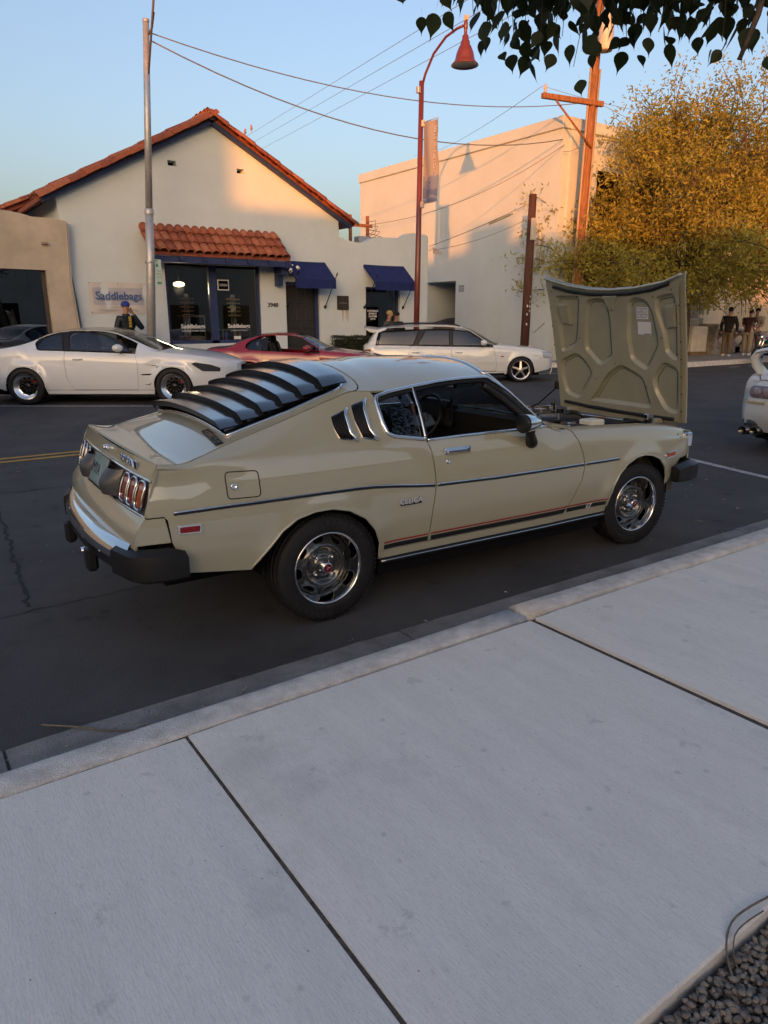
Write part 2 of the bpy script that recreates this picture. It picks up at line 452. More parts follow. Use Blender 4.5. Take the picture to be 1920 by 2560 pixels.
# ================================================================== the beige liftback
def build_liftback():
    TH = R(-2.1)
    car = empty('liftback_coupe', (1.8235, 3.8336, 0), TH, 'beige fastback coupe with black rear louvers, red stripe and raised hood', 'car')
    paint = mat('beige_paint', (.368, .356, .258), 0.40, 0, 0.5, coat=1.0, crough=0.012)
    paint.node_tree.nodes['Principled BSDF'].inputs['Coat IOR'].default_value = 1.95
    inner = mat('beige_inner_paint', (.305, .300, .222), 0.38, 0, 0.5, coat=0.45, crough=0.12, var=0.08, vscale=5)
    # ---- flank surface
    wX = [-.97, -.93, -.88, -.80, -.6, -.2, .1, .5, 1.0, 1.6, 2.0, 2.4, 2.7, 2.95, 3.05, 3.10, 3.14]
    wY = [.752, .757, .766, .778, .792, .806, .808, .806, .808, .812, .809, .803, .788, .757, .735, .715, .68]
    tX = [-.95, -.84, -.731, -.648, -.509, -.306, -.092, .111, .205, .273, .36, .467, .642, .82, 1.0, 1.2, 1.341, 1.48, 1.60, 1.70, 1.9, 2.256, 2.529, 2.8, 2.95, 3.05, 3.14]
    tY = [.735, .742, .725, .71, .675, .645, .618, .60, .59, .585, .595, .605, .59, .58, .575, .57, .61, .66, .705, .68, .67, .67, .67, .66, .65, .64, .62]
    tZ = [.945, .947, .934, .951, .988, 1.042, 1.10, 1.161, 1.183, 1.198, 1.194, 1.19, 1.211, 1.229, 1.239, 1.24, 1.153, 1.028, .926, .897, .891, .876, .862, .835, .812, .790, .765]
    xs = sorted(set([-.97, -.93, -.88, -.84, -.80, -.731, -.6, -.509, -.306, -.092, .111, .273, .36, .467, .642, .82, 1.0, 1.2, 1.341, 1.48, 1.60, 1.70, 1.80, 1.9, 2.256, 2.529, 2.8, 2.95, 3.05, 3.10, 3.14]))
    wS = herm(wX, np.array(wY)[:, None], xs)[:, 0]
    rows = []
    for x, w in zip(xs, wS):
        ty = lerp(tX, tY, x); tz = lerp(tX, tZ, x); f = np.clip((x - 1.60) / .16, 0, 1)
        z6 = min(.928, tz - .030); z5 = min(.865, tz - .085)
        y6 = w - .056 if x > -.3 else w - .056 + .02 * np.clip((-.3 - x) / .5, 0, 1)
        A = [(w - .044, .24), (w - .022, .40), (w - .007, .55), (w, .665), (w - .0125, .765), (w - .034, z5), (y6, z6)]
        A.append((y6 + (ty - y6) * .5 + .010, z6 + (tz - z6) * .5)); A.append((ty, tz))
        B = [(w - .05, .24), (w - .024, .40), (w - .006, .55), (w, .64), (w - .009, .73), (w - .024, tz - .075), (w - .046, tz - .026), (w - .074, tz - .005), (ty, tz)]
        rows.append([(a[0] * (1 - f) + b[0] * f, a[1] * (1 - f) + b[1] * f) for a, b in zip(A, B)])
    def flare(x, z):
        o = 0
        for cx, cz, rr, am in ((-.02, .30, .345, .016), (2.475, .315, .35, .020)):
            d = np.hypot(x - cx, z - cz); o = o + am * np.exp(-((d - rr) / .055) ** 2) * np.clip((z - .30) / .15, 0, 1)
        return o
    S = Side(xs, rows, flare)
    uv = lambda pts: S.line(pts, False)
    uvc = lambda pts: S.line(pts, True)
    def topline(x0, x1, n):                       # the upper edge of the flank
        X = np.linspace(x0, x1, n); return [(x, lerp(tX, tZ, x) + .05) for x in X]
    archR = [(.308, .30), (.302, .40), (.265, .485), (.20, .56), (.10, .617), (0, .642), (-.10, .642), (-.2, .618), (-.28, .565), (-.34, .497), (-.40, .432), (-.445, .385)]
    archF = [(2.775, .40), (2.765, .47), (2.72, .555), (2.64, .62), (2.55, .655), (2.46, .668), (2.37, .66), (2.28, .625), (2.21, .56), (2.17, .48), (2.155, .40), (2.15, .335)]
    quarter = [(-.879, .88), (-.842, .95)] + topline(-.83, .352, 40) + [(.372, 1.175), (.374, 1.10), (.372, 1.03), (.388, .978), (.43, .960), (.50, .948), (.62, .9275), (.632, .922), (.652, .867), (.661, .777), (.664, .677), (.651, .547), (.642, .45), (.632, .348), (.31, .348)] + archR[1:] + [(-.746, .425), (-.813, .588), (-.825, .695), (-.84, .713), (-.914, .713)]
    door = [(.64, .918)] + [(x, .921) for x in np.linspace(.75, 1.55, 9)] + [(1.60, .914), (1.66, .902), (1.72, .893), (1.766, .884), (1.814, .816), (1.852, .729), (1.864, .664), (1.850, .558), (1.798, .453), (1.716, .35), (.638, .35), (.649, .45), (.658, .547), (.671, .677), (.668, .777), (.659, .867)]
    fender = [(1.775, .893)] + topline(1.80, 3.125, 24) + [(3.128, .72), (3.118, .65), (3.06, .592), (2.95, .585), (2.86, .50), (2.80, .44)] + archF + [(1.724, .335), (1.806, .453), (1.858, .558), (1.872, .664), (1.860, .729), (1.822, .816)]
    rocker = [(.312, .342), (1.712, .342), (2.148, .33), (2.15, .298), (.312, .298)]
    for sg in (-1, 1):
        q = sheet('quarter_panel', S, uvc(quarter), paint, car, sgn=sg)
        d = sheet('door', S, uvc(door), paint, car, sgn=sg)
        f = sheet('front_fender', S, uvc(fender), paint, car, sgn=sg)
        sheet('rocker_panel', S, uvc(rocker), paint, car, sgn=sg, off=-.004)
        sheet('bumper_filler', S, uvc([(-.920, .707), (-.838, .707), (-.818, .588), (-.968, .588), (-.968, .62), (-.958, .655), (-.932, .698)]), paint, car, sgn=sg)
        # fuel flap (right side only), side marker lamps, stripes, mouldings
        for nm, par, path in (('moulding', q, [(-.797, .720), (-.57, .723), (-.29, .723), (-.05, .723), (.15, .7205), (.27, .716), (.42, .702), (.54, .688), (.655, .678)]),
                              ('moulding', d, [(.675, .677), (1.1, .666), (1.86, .664)]), ('moulding', f, [(1.877, .664), (2.205, .663)])):
            U = uv(path)
            mo = ribbon(nm, S, U, .0105, M_chrome, par, sg, .001, 8, .03, ell=(1, .55))
            ribbon('moulding_insert', S, U, .0055, M_black, par, sg, .0055, 6, .03, ell=(1, .55))
        red = mat('red_stripe', (0.28, 0.012, 0.02), .4, coat=.6); blk = mat('black_stripe', (0.008, 0.008, 0.008), .4, coat=.6)
        for par, a, b in ((q, .328, .631), (d, .652, 1.735), (f, 1.752, 2.13)):
            x2 = (b if par is not d else 1.735)
            sheet('red_stripe', S, uvc([(a, .387), (b + (.014 if par is not q else 0), .387), (b + (.018 if par is not q else .001), .397), (a - .002, .397)]), red, par, sgn=sg, off=.0012, rim=0)
            sheet('black_stripe', S, uvc([(a + .002, .352), (b - (.01 if par is d else 0), .352), (b + (.012 if par is d else 0), .380), (a, .380)]), blk, par, sgn=sg, off=.0012, rim=0)
        for par, pts, lens in ((q, [(-.783, .664), (-.677, .661), (-.681, .622), (-.787, .626)], M_redlens), (f, [(2.722, .648), (2.862, .655), (2.858, .616), (2.722, .607)], M_amber)):
            c = np.mean(pts, 0); big = [tuple(c + (np.array(p) - c) * 1.0) for p in pts]; sm = [tuple(c + (np.array(p) - c) * np.array([.86, .70])) for p in pts]
            mk = sheet('side_marker', S, uvc(big), M_chrome, par, sgn=sg, off=.010, rim=.014)
            sheet('marker_lens', S, uvc(roundpoly(sm, .006)), lens, par, sgn=sg, off=.013, rim=.006)
        # sill trim under the rocker
        P, N = S.at(uv([(x, .29) for x in np.linspace(.318, 2.14, 20)]), sg)
        MB().tube((P + np.array([0, sg * -.004, -.012])).tolist(), .017, 8, ell=(1.1, .7)).build('sill_trim', M_black, car)
        MB().tube((P + np.array([0, sg * .009, -.006])).tolist(), .0035, 6).build('sill_bead', M_chrome, car)
        sheet('inner_panel', S, uvc([(-.80, .46), (-.80, .90), (.60, .90), (1.70, .87), (2.1, .85), (2.9, .78), (3.0, .62), (2.83, .52), (2.80, .68), (2.14, .68), (2.12, .31), (.34, .31), (.33, .655), (-.47, .655), (-.47, .44)]), M_dark, car, sgn=sg, off=-.03, rim=0, step=.06)
        # arch lips
        for par, a in ((q, archR), (f, archF)):
            ribbon('arch_lip', S, uv(a), .007, paint, par, sg, -.003, 6)
        # door handle, lock
        U = S.uv([.742, .925], [.853, .853]); P, N = S.at(U, sg)
        mb = MB()
        Mh = frame_mat((P[0] + P[1]) / 2 + N[0] * .004, P[1] - P[0], (0, 0, 1))
        if sg == 1: Mh = frame_mat((P[0] + P[1]) / 2 + N[0] * .004, P[0] - P[1], (0, 0, 1))
        mb.bbox(-.095, .095, -.019, .019, -.004, .005, .004, Mh).bbox(-.085, .06, -.011, .012, .005, .024, .006, Mh).bbox(.055, .085, -.008, .012, .005, .012, .003, Mh)
        mb.build('door_handle', M_chrome, d)
        P, N = S.at(S.uv([.760, .78], [.798, .798]), sg)
        MB().lathe([(0, .006), (.006, .006), (.008, .008), (.012, .007), (.014, 0)], 14, AX(N[0], P[0])).build('door_lock', M_chrome, d)
        # greenhouse: quarter glass, frames
        qg = roundpoly([(.388, 1.168), (.47, 1.182), (.612, 1.199), (.622, 1.188), (.616, .936), (.50, .955), (.41, .972), (.384, 1.03), (.380, 1.10)], .02, 2)
        sheet('quarter_window', S, uvc(qg), M_carglass, car, sgn=sg, off=-.012, rim=0)
        fr = [(.628, .930), (.50, .950), (.43, .961), (.39, .98), (.376, 1.03), (.374, 1.10), (.377, 1.15), (.392, 1.168), (.467, 1.186), (.642, 1.207), (.82, 1.225), (1.0, 1.235), (1.17, 1.236), (1.21, 1.232), (1.341, 1.148), (1.48, 1.024), (1.585, .932)]
        ribbon('drip_moulding', S, uv(fr), .012, M_chrome, car, sg, .004, 8, .02, ell=(1, .7))
        ribbon('window_rubber', S, uv([(.395, 1.152), (.467, 1.172), (.642, 1.193), (.82, 1.212), (1.0, 1.222), (1.17, 1.222), (1.20, 1.214), (1.32, 1.138), (1.46, 1.015), (1.565, .925)]), .014, M_black, car, sg, -.012, 6)
        ribbon('pillar_moulding', S, uv([(.640, 1.20), (.634, 1.06), (.628, .932)]), .012, M_chrome, car, sg, .000, 6, ell=(1, .6))
        ribbon('pillar_rubber', S, uv([(.655, 1.20), (.650, 1.06), (.645, .93)]), .010, M_black, car, sg, -.008, 6)
        ribbon('belt_moulding', S, uv([(.64, .926), (.9, .929), (1.3, .929), (1.55, .927), (1.60, .921)]), .0085, M_chrome, d, sg, .001, 6, ell=(1, .8))
        # A pillar inner trims
        ribbon('pillar_trim', S, uv([(1.185, 1.205), (1.30, 1.125), (1.44, 1.005), (1.545, .92)]), .026, M_black, car, sg, -.03, 6)
        # sail louvers
        for k, pts in enumerate(([(.083, 1.083), (.196, 1.118), (.176, 1.085), (.176, .998), (.207, .957), (.10, .972), (.080, 1.03)], [(.219, 1.13), (.325, 1.156), (.296, 1.108), (.295, 1.01), (.327, .949), (.235, .966), (.212, 1.06)])):
            fr_ = sheet('vent_frame', S, uvc(roundpoly(pts, .012, 2)), M_chrome, q, sgn=sg, off=.007, rim=.012)
            c = np.mean(pts, 0); ins = [tuple(np.array(p) + (c - np.array(p)) * .11 + np.array([-.006, 0])) for p in pts]
            sheet('vent_panel', S, uvc(roundpoly(ins, .01, 2)), M_dark, q, sgn=sg, off=.009, rim=.004)
            a0, a1, b0, b1 = ins[0], ins[5], ins[1], ins[4]
            for j in range(6):
                f_ = .10 + j * .125
                L = [tuple(np.array(ins[i]) * (1 - f_) + np.array(o_) * f_) for i, o_ in ((0, ins[1]), (6, ((ins[2][0] + ins[3][0]) / 2, (ins[2][1] + ins[3][1]) / 2)), (5, ins[4]))]
                ribbon('vent_fin', S, uv(L), .0042, M_black, q, sg, .012, 4)
            ribbon('vent_bar', S, uv([tuple(np.array(p) + np.array([-.010, 0])) for p in (pts[1], pts[2], pts[3], pts[4])]), .010, M_chrome, q, sg, .008, 6)
        if sg == -1:
            fl = roundpoly([(-.541, .882), (-.378, .874), (-.376, .752), (-.540, .756)], .022, 4)
            ribbon('fuel_flap_gap', S, uvc(fl), .0028, M_dark, q, sg, .0, 5, .02, True)
            P, N = S.at(S.uv([-.505, -.49], [.812, .812]), sg)
            MB().lathe([(0, .007), (.009, .007), (.011, .010), (.015, .009), (.018, 0)], 16, AX(N[0], P[0])).build('fuel_lock', M_chrome, q)
            P, N = S.at(S.uv([.43, .56], [.612, .612]), sg); e = P[1] - P[0]
            bd = MB().bbox(-.07, .07, -.006, .006, .001, .005, .001, frame_mat((P[0] + P[1]) / 2 + N[0] * .001 + np.array([0, 0, -.016]), e, (0, 0, 1)))
            bd.build('badge_base', M_black, q)
            lettering('CELICA', .046, frame_mat((P[0] + P[1]) / 2 + N[0] * .004, e, (0, 0, 1)), M_chrome, q, 'badge_lettering', ext=.003, bold=.0004)
            P, N = S.at(S.uv([1.915, 2.0], [.366, .366]), sg)
            lettering('GT', .040, frame_mat((P[0] + P[1]) / 2 + N[0] * .004, P[1] - P[0], (0, 0, 1)), M_white, f, 'stripe_lettering', ext=.0008, shear=.45)
    # ---- upper surface: tail lid, roof, screen
    T = Top([(-.842, .735, .946, -.030, .012), (-.731, .72, .934, -.012, .028), (-.648, .706, .951, 0, .036), (-.509, .671, .988, 0, .048), (-.306, .641, 1.042, 0, .066), (-.092, .614, 1.10, 0, .082),
             (.111, .596, 1.161, 0, .096), (.273, .58, 1.199, 0, .108), (.36, .590, 1.196, 0, .128), (.467, .600, 1.193, 0, .140), (.642, .585, 1.213, 0, .132), (.82, .575, 1.231, .01, .116), (1.0, .57, 1.241, .03, .102), (1.2, .565, 1.242, .06, .084),
             (1.341, .602, 1.155, .10, .060), (1.48, .652, 1.03, .14, .030), (1.60, .70, .922, .17, .010), (1.66, .70, .905, .19, .008)], 2.2)
    K = T.K
    tp = lambda pts: [(p[0], p[1] * K) for p in pts]
    hatch = [(-.836, -.985), (-.836, .985)] + [(x, .985) for x in (-.6, -.3, 0, .2, .27)] + [(.30, .965), (.325, .90), (.335, .80), (.335, -.80), (.325, -.90), (.30, -.965)] + [(x, -.985) for x in (.27, .2, 0, -.3, -.6)]
    win = [(-.452, -.86), (-.452, .86), (-.1, .90), (.19, .90), (.235, .86), (.25, .78), (.25, -.78), (.235, -.86), (.19, -.90), (-.1, -.90)]
    h = sheet('tailgate', T, tp(hatch), paint, car, [tp(win)], 1, rim=.012)
    sheet('rear_window', T, tp(win), M_tint, h, (), 1, -.012, rim=0)
    sheet('rear_floor', T, tp([(-.44, -.85), (-.44, .85), (.24, .85), (.24, -.85)]), M_dark, h, (), 1, -.10, rim=0, step=.08)
    ribbon('window_moulding', T, tp(win), .010, M_chrome, h, 1, .003, 8, .03, True)
    sheet('roof', T, tp([(.343, -.80), (.343, .80), (.333, .90), (.31, .965), (.29, .99), (.36, .995), (1.195, .995), (1.195, -.995), (.36, -.995), (.29, -.99), (.31, -.965), (.333, -.90)]), paint, car, (), 1)
    sheet('headliner', T, tp([(.36, -.97), (.36, .97), (1.19, .97), (1.19, -.97)]), M_int, car, (), 1, -.035, rim=0, step=.08)
    sheet('windscreen', T, tp([(1.215, -.94), (1.215, .94), (1.58, .955), (1.58, -.955)]), M_carglass, car, (), 1, -.006, rim=0)
    for sg in (-1, 1):
        sheet('windscreen_pillar', T, tp([(1.195, sg * .945), (1.195, sg * .995), (1.58, sg * .995), (1.58, sg * .96)]), paint, car, (), 1)
    ribbon('windscreen_moulding', T, tp([(1.205, -.93), (1.205, .93), (1.59, .955), (1.59, -.955)]), .009, M_chrome, car, 1, .002, 6, .03, True)
    cowl = sheet('cowl', T, tp([(1.602, -.995), (1.602, .995), (1.655, .995), (1.655, -.995)]), paint, car, (), 1)
    Tc = Top([(1.655, .70, .906, .19, .008), (1.75, .69, .902, .12, .006), (1.86, .672, .893, .03, .006), (1.90, .668, .888, 0, .004)], 2.2)
    sheet('cowl_panel', Tc, [(1.657, -.99 * K), (1.657, .99 * K), (1.74, .99 * K), (1.88, .975 * K), (1.89, .80 * K), (1.80, .50 * K), (1.78, 0), (1.80, -.50 * K), (1.89, -.80 * K), (1.88, -.975 * K), (1.74, -.99 * K)], paint, car, (), 1)
    for yy in (-.25, .2):
        P, N = T.at(np.array([(1.60, yy * K / .7), (1.50, (yy - .30) * K / .7)]), 1, .012)
        MB().tube(P.tolist(), .006, 6).build('wiper', M_black, cowl)
    # lid details: raised panel crease, badges, lock
    P, N = T.at(np.array([(-.50, -.66 * K), (-.51, -.88 * K)]), 1, .003)
    M_ = frame_mat((P[0] + P[1]) / 2, P[1] - P[0], (1, 0, .2)); M_ = frame_mat((P[0] + P[1]) / 2, P[1] - P[0], (.95, 0, .25))
    MB().bbox(-.125, .125, -.020, .020, -.002, .003, .001, M_).build('badge_base', M_black, h)
    lettering('LIFTBACK', .046, M_ @ Matrix.Translation((0, 0, .004)), M_chrome, h, 'badge_lettering', ext=.002, shear=.2)
    # ---- louver over the rear window
    slat_x = [-.475, -.358, -.242, -.125, -.008, .112]
    rails = []
    for sg in (-1, 1):
        Q = np.array([(x, sg * (.835 + .03 * (x + .45)) * K) for x in np.linspace(-.45, .225, 18)]); lo, _ = T.at(Q, 1, .004); hi, _ = T.at(Q, 1, .040)
        mb = MB(); n = len(Q)
        vs = [tuple(p) for p in lo] + [tuple(p) for p in hi] + [tuple(p + np.array([0, -sg * .012, 0])) for p in hi] + [tuple(p + np.array([0, -sg * .012, 0])) for p in lo]
        fs = [(j * n + i, j * n + i + 1, ((j + 1) % 4) * n + i + 1, ((j + 1) % 4) * n + i) for j in range(4) for i in range(n - 1)]
        mb.add(vs, fs).build('louver_rail', M_matblack, h)
    for k, x0 in enumerate(slat_x):
        L = .150; tw = .875 + .02 * k / 5
        nu, nv = 5, 24; U = []; OF = []
        for i in range(nu + 1):
            for j in range(nv + 1):
                t = -1 + 2 * j / nv; e = max(0, (abs(t) - .94) / .06)
                U.append((x0 + L * i / nu, t * tw * K)); OF.append((.078 - .038 * (i / nu)) * (1 - .35 * e))
        P, N = T.at(np.array(U), 1); P = P + N * np.array(OF)[:, None]
        W = nv + 1
        vs = P.tolist(); fs = [(i * W + j, (i + 1) * W + j, (i + 1) * W + j + 1, i * W + j + 1) for i in range(nu) for j in range(nv)]
        lip = (P[:W] - N[:W] * .036 + np.array([.008, 0, 0])).tolist(); b = len(vs)
        fs += [(j, j + 1, b + j + 1, b + j) for j in range(nv)]
        und = (P - N * .006); b2 = b + len(lip)
        fs2 = [(b2 + i * W + j, b2 + i * W + j + 1, b2 + (i + 1) * W + j + 1, b2 + (i + 1) * W + j) for i in range(nu) for j in range(nv)]
        mb = MB(); mb.add(vs, [f for f in fs[:nu * nv]], True); sl = mb.build('louver_slat', M_matblack, h)
        mb = MB(); mb.add([vs[j] for j in range(W)] + lip, [(j, j + 1, W + j + 1, W + j) for j in range(nv)], False)
        mb.add(und.tolist(), [tuple(q - b2 for q in f) for f in fs2], True); mb.build('louver_lip', M_black, h)
    # ---- tail face
    F = Face([(.36, -.88, .70, -.03), (.45, -.93, .74, -.04), (.58, -.975, .752, -.045), (.655, -.962, .755, -.045), (.70, -.930, .752, -.04), (.715, -.918, .752, -.035), (.80, -.895, .75, -.032), (.87, -.870, .746, -.03), (.947, -.845, .738, -.03)], 2.4, -1)
    sheet('tailgate_face', F, [(-.735, .874), (.735, .874), (.728, .9445), (-.728, .9445)], paint, car, (), 1, rim=.01)
    sheet('corner_panel', F, [(-.748, .716), (-.738, .716), (-.737, .93), (-.742, .93)], paint, car, (), 1)
    M_pan = mat('tail_panel_grey', (0.035, 0.035, 0.038), .35, 0, .5, coat=.3)
    tpn = sheet('tail_panel', F, [(-.735, .718), (.735, .718), (.733, .868), (-.733, .868)], M_pan, car, (), 1, -.006, rim=0)
    for zz, rr in ((.870, .0065), (.7165, .007)):
        ribbon('panel_moulding', F, [(-.737, zz), (.737, zz)], rr, M_chrome, tpn, 1, .003, 6)
    sheet('lower_valance', F, [(-.752, .56), (.752, .56), (.751, .712), (-.751, .712)], paint, car, (), 1, rim=.01)
    sheet('under_valance', F, [(-.70, .37), (.70, .37), (.745, .56), (-.745, .56)], M_black, car, (), 1, -.02, rim=0)
    for sg in (-1, 1):
        for k, yc in enumerate((.435, .545, .655)):
            cap = rpoly(sg * yc - .043, sg * yc + .043, .732, .858, .028, 5); capi = rpoly(sg * yc - .034, sg * yc + .034, .741, .849, .021, 5)
            ln = sheet('tail_lamp', F, capi, M_amber if k == 2 else M_redlens, tpn, (), 1, .006, rim=.01)
            sheet('lamp_reflector', F, [(sg * yc - .028, .822), (sg * yc + .028, .822), (sg * yc + .028, .840), (sg * yc - .028, .840)], mat('clear_lens', (.40, .26, .26), .25), tpn, (), 1, .008, rim=.002)
            ribbon('lamp_ring', F, cap, .0062, M_chrome, tpn, 1, .008, 6, .012, True)
        # grey hoods that flank the number plate
        def hd(u, v, sg=sg):
            z = .735 + .125 * v; y = sg * (.16 + .17 * u); b = .075 * math.sin(PI * min(1, u * 1.0)) ** .6 * (.55 + .45 * math.sin(PI * (v * .8 + .1)))
            P, N = F.at(np.array([(y, z)])); return (P[0][0] - b, P[0][1], z)
        MB().grid(hd, 12, 8).build('plate_hood', mat('grey_hood', (0.055, 0.055, 0.06), .38, 0, .5, coat=.2), tpn)
        for j in range(4):
            sheet('vent_fin', F, [(sg * (.345 + .011 * j), .74), (sg * (.351 + .011 * j), .74), (sg * (.351 + .011 * j), .84), (sg * (.345 + .011 * j), .84)], M_black, tpn, (), 1, .004, rim=.006)
    P, N = F.at(np.array([(0, .80), (.1, .80), (0, .85)])); MP = frame_mat(P[0] + N[0] * .02, (0, -1, 0), P[2] - P[0])
    pl = MB().bbox(-.152, .152, -.076, .076, -.002, .002, .001, MP).build('number_plate', mat('plate_teal', srgb(96, 128, 130), .4, var=.5, vscale=9, var2=srgb(140, 160, 160)), tpn)
    MB().box(-.16, .16, -.085, -.078, -.004, .006, MP).box(-.16, .16, .078, .085, -.004, .006, MP).box(-.16, -.154, -.085, .085, -.004, .006, MP).box(.154, .16, -.085, .085, -.004, .006, MP).build('plate_frame', M_chrome, tpn)
    lettering('MYA', .085, MP @ Matrix.Translation((-.07, -.005, .003)), mat('plate_ink', (.02, .02, .05), .5), tpn, 'plate_lettering', ext=.0006, space=.9)
    P, N = F.at(np.array([(-.36, .908), (-.30, .908)]))
    Mt = frame_mat(P[0] + N[0] * .004, P[0] - P[1], (0, 0, 1)); lettering('TOYOTA', .050, Mt, M_chrome, car, 'badge_lettering', ext=.004, bold=.0006)
    P, N = F.at(np.array([(-.505, .908), (-.45, .908)])); Mt = frame_mat(P[0] + N[0] * .003, P[0] - P[1], (0, 0, 1))
    MB().bbox(-.022, .022, -.021, .021, 0, .004, .001, Mt).build('badge_base', M_chrome, car); lettering('E', .045, Mt @ Matrix.Translation((0, 0, .005)), M_black, car, 'badge_lettering', ext=.001)
    P, N = F.at(np.array([(.02, .915)])); MB().lathe([(0, .028), (.012, .026), (.018, .012), (.016, 0)], 14, AX(N[0], P[0])).bbox(-.02, .02, -.006, .006, .02, .03, .003, AX(N[0], P[0])).build('tailgate_lock', M_chrome, car)
    # ---- bumpers
    def bumper(xc, xe, xw, zt, zb, dirx, name):
        """plan path of a bumper: centre x, end x, wrapped end x"""
        pts = []
        for t in np.linspace(-1, 1, 25):
            pts.append((xc + (xe - xc) * abs(t) ** 2.4, .70 * t))
        prof = [(-.075, zt - .012), (-.055, zt), (-.030, zt + .004), (0, zt - .052), (.002, zt - .080)]
        mb = MB(); vs = []; n = len(prof)
        for x, y in pts:
            for o, z in prof: vs.append((x + o * dirx, y, z))
        mb.add(vs, [(i * n + j, (i + 1) * n + j, (i + 1) * n + j + 1, i * n + j + 1) for i in range(len(pts) - 1) for j in range(n - 1)], True)
        bar = fixn(mb.build(name, M_chrome, car))
        prof2 = [(-.06, zt - .083), (-.012, zt - .080), (-.010, zb + .012), (-.03, zb), (-.06, zb)]
        vs = []; n = len(prof2)
        for x, y in pts:
            for o, z in prof2: vs.append((x + o * dirx, y, z))
        mb = MB().add(vs, [(i * n + j, (i + 1) * n + j, (i + 1) * n + (j + 1) % n, i * n + (j + 1) % n) for i in range(len(pts) - 1) for j in range(n)], False)
        fixn(mb.build('bumper_face', M_black, bar))
        for y in (-.42, -.14, .14, .42):
            x = xc + (xe - xc) * abs(y / .7) ** 2.4
            MB().ball((x - .008 * dirx, y, zt - .088), .009, 8, 5).build('bumper_bolt', M_chrome, bar)
        for sg in (-1, 1):
            # rubber corner that wraps round the flank
            path = [(xc + (xe - xc) * (.60 / .7) ** 2.4, .60), (xe - .0 * dirx, .70), (xe - .012 * dirx, .748), (xe - .036 * dirx, .787), (xe - .075 * dirx, .817), (xe - .125 * dirx, .832), (xe - .18 * dirx, .838), (xw, .836)]
            mb = MB(); pr = [(.012, zt - .034), (.016, zt - .062), (.014, zb + .004), (-.005, zb - .010), (-.06, zb - .008), (-.075, zt - .018), (-.04, zt - .010)]
            vs = []; n = len(pr)
            for i, p in enumerate(path):
                a = np.array(path[max(0, i - 1)]); b = np.array(path[min(len(path) - 1, i + 1)]); d = b - a; d /= np.linalg.norm(d)
                nr = np.array([d[1], -d[0]]) ; nr = nr if nr[0] * dirx > -.3 and (nr[1] > -.5) else -nr
                tap = 1 if i < len(path) - 1 else .82
                for o, z in pr: vs.append((p[0] + nr[0] * o * tap, sg * (p[1] + nr[1] * o * tap), zb + (z - zb) * tap))
            fs = [(i * n + j, (i + 1) * n + j, (i + 1) * n + (j + 1) % n, i * n + (j + 1) % n) for i in range(len(path) - 1) for j in range(n)]
            fs += [tuple(range(n)), tuple((len(path) - 1) * n + j for j in range(n))]
            bc = fixn(mb.add(vs, fs, True).build('bumper_corner', M_black, bar)); bc.data.set_sharp_from_angle(angle=R(32))
            y = sg * .28; x = xc + (xe - xc) * .4 ** 2.4
            MB().bbox(min(x - .03 * dirx, x + .025 * dirx), max(x - .03 * dirx, x + .025 * dirx), y - .038, y + .038, zb - .075, zb + .05, .014).build('bumper_guard', M_black, bar)
        return bar
    bumper(-1.095, -1.015, -.765, .585, .435, -1, 'rear_bumper')
    bumper(3.22, 3.14, 2.83, .575, .435, 1, 'front_bumper')
    # ---- nose
    G = Face([(.42, 3.10, .70, .05), (.58, 3.13, .71, .06), (.70, 3.13, .715, .06), (.77, 3.12, .70, .06)], 2.4, 1)
    gr = sheet('grille', G, [(-.33, .60), (.33, .60), (.33, .755), (-.33, .755)], M_black, car, (), 1, -.01, rim=0)
    sheet('nose_panel', G, [(-.70, .45), (.70, .45), (.70, .765), (-.70, .765)], paint, car, [[(-.33, .60), (.33, .60), (.33, .755), (-.33, .755)]], 1, -.002)
    for k in range(6): ribbon('grille_bar', G, [(-.32, .615 + .025 * k), (.32, .615 + .025 * k)], .004, M_chrome, gr, 1, -.004, 5)
    for sg in (-1, 1):
        for yc in (.42, .59):
            P, N = G.at(np.array([(sg * yc, .68)]))
            hl = MB().lathe([(.088, -.01), (.086, .014), (.074, .018), (.070, .006)], 24, AX(N[0], P[0])).build('headlamp', M_chrome, car)
            MB().lathe([(0, .016), (.04, .013), (.071, .004)], 24, AX(N[0], P[0])).build('lamp_lens', mat('headlamp_glass', (.6, .62, .62), .1, .3, .6, coat=1), hl)
        MB().bbox(3.06, 3.135, sg * .70 - .018, sg * .70 + .018, .645, .755, .008).build('headlamp_bezel', M_chrome, car)
    # ---- raised hood (hinged at the nose)
    a = Vector((2.875 - 3.12, 0, 1.89 - .78)).normalized(); yv = Vector((0, 1, 0)); nv_ = a.cross(yv).normalized()
    if nv_.x > 0: nv_ = -nv_
    P0 = Vector((3.115, 0, .785))
    def hm(y, v, hgt):                            # hood plane (y, up the hood) -> car; hgt towards the windscreen
        cr = -.035 * (1 - (y / .66) ** 2) - .012 * math.sin(PI * min(1, max(0, v / 1.1)))
        p = P0 + yv * y + a * v + nv_ * (hgt + cr); return (p.x, p.y, p.z)
    class HoodS:
        def at(s, U, sgn=1, off=0.0):
            P = np.array([hm(u[0], u[1], off) for u in U]); N = []
            for u in U:
                da = np.array(hm(u[0] + .003, u[1], 0)) - np.array(hm(u[0] - .003, u[1], 0)); db = np.array(hm(u[0], u[1] + .003, 0)) - np.array(hm(u[0], u[1] - .003, 0))
                n = np.cross(da, db); n /= np.linalg.norm(n); N.append(n if n @ np.array(nv_) > 0 else -n)
            return P, np.array(N)
    HS = HoodS()
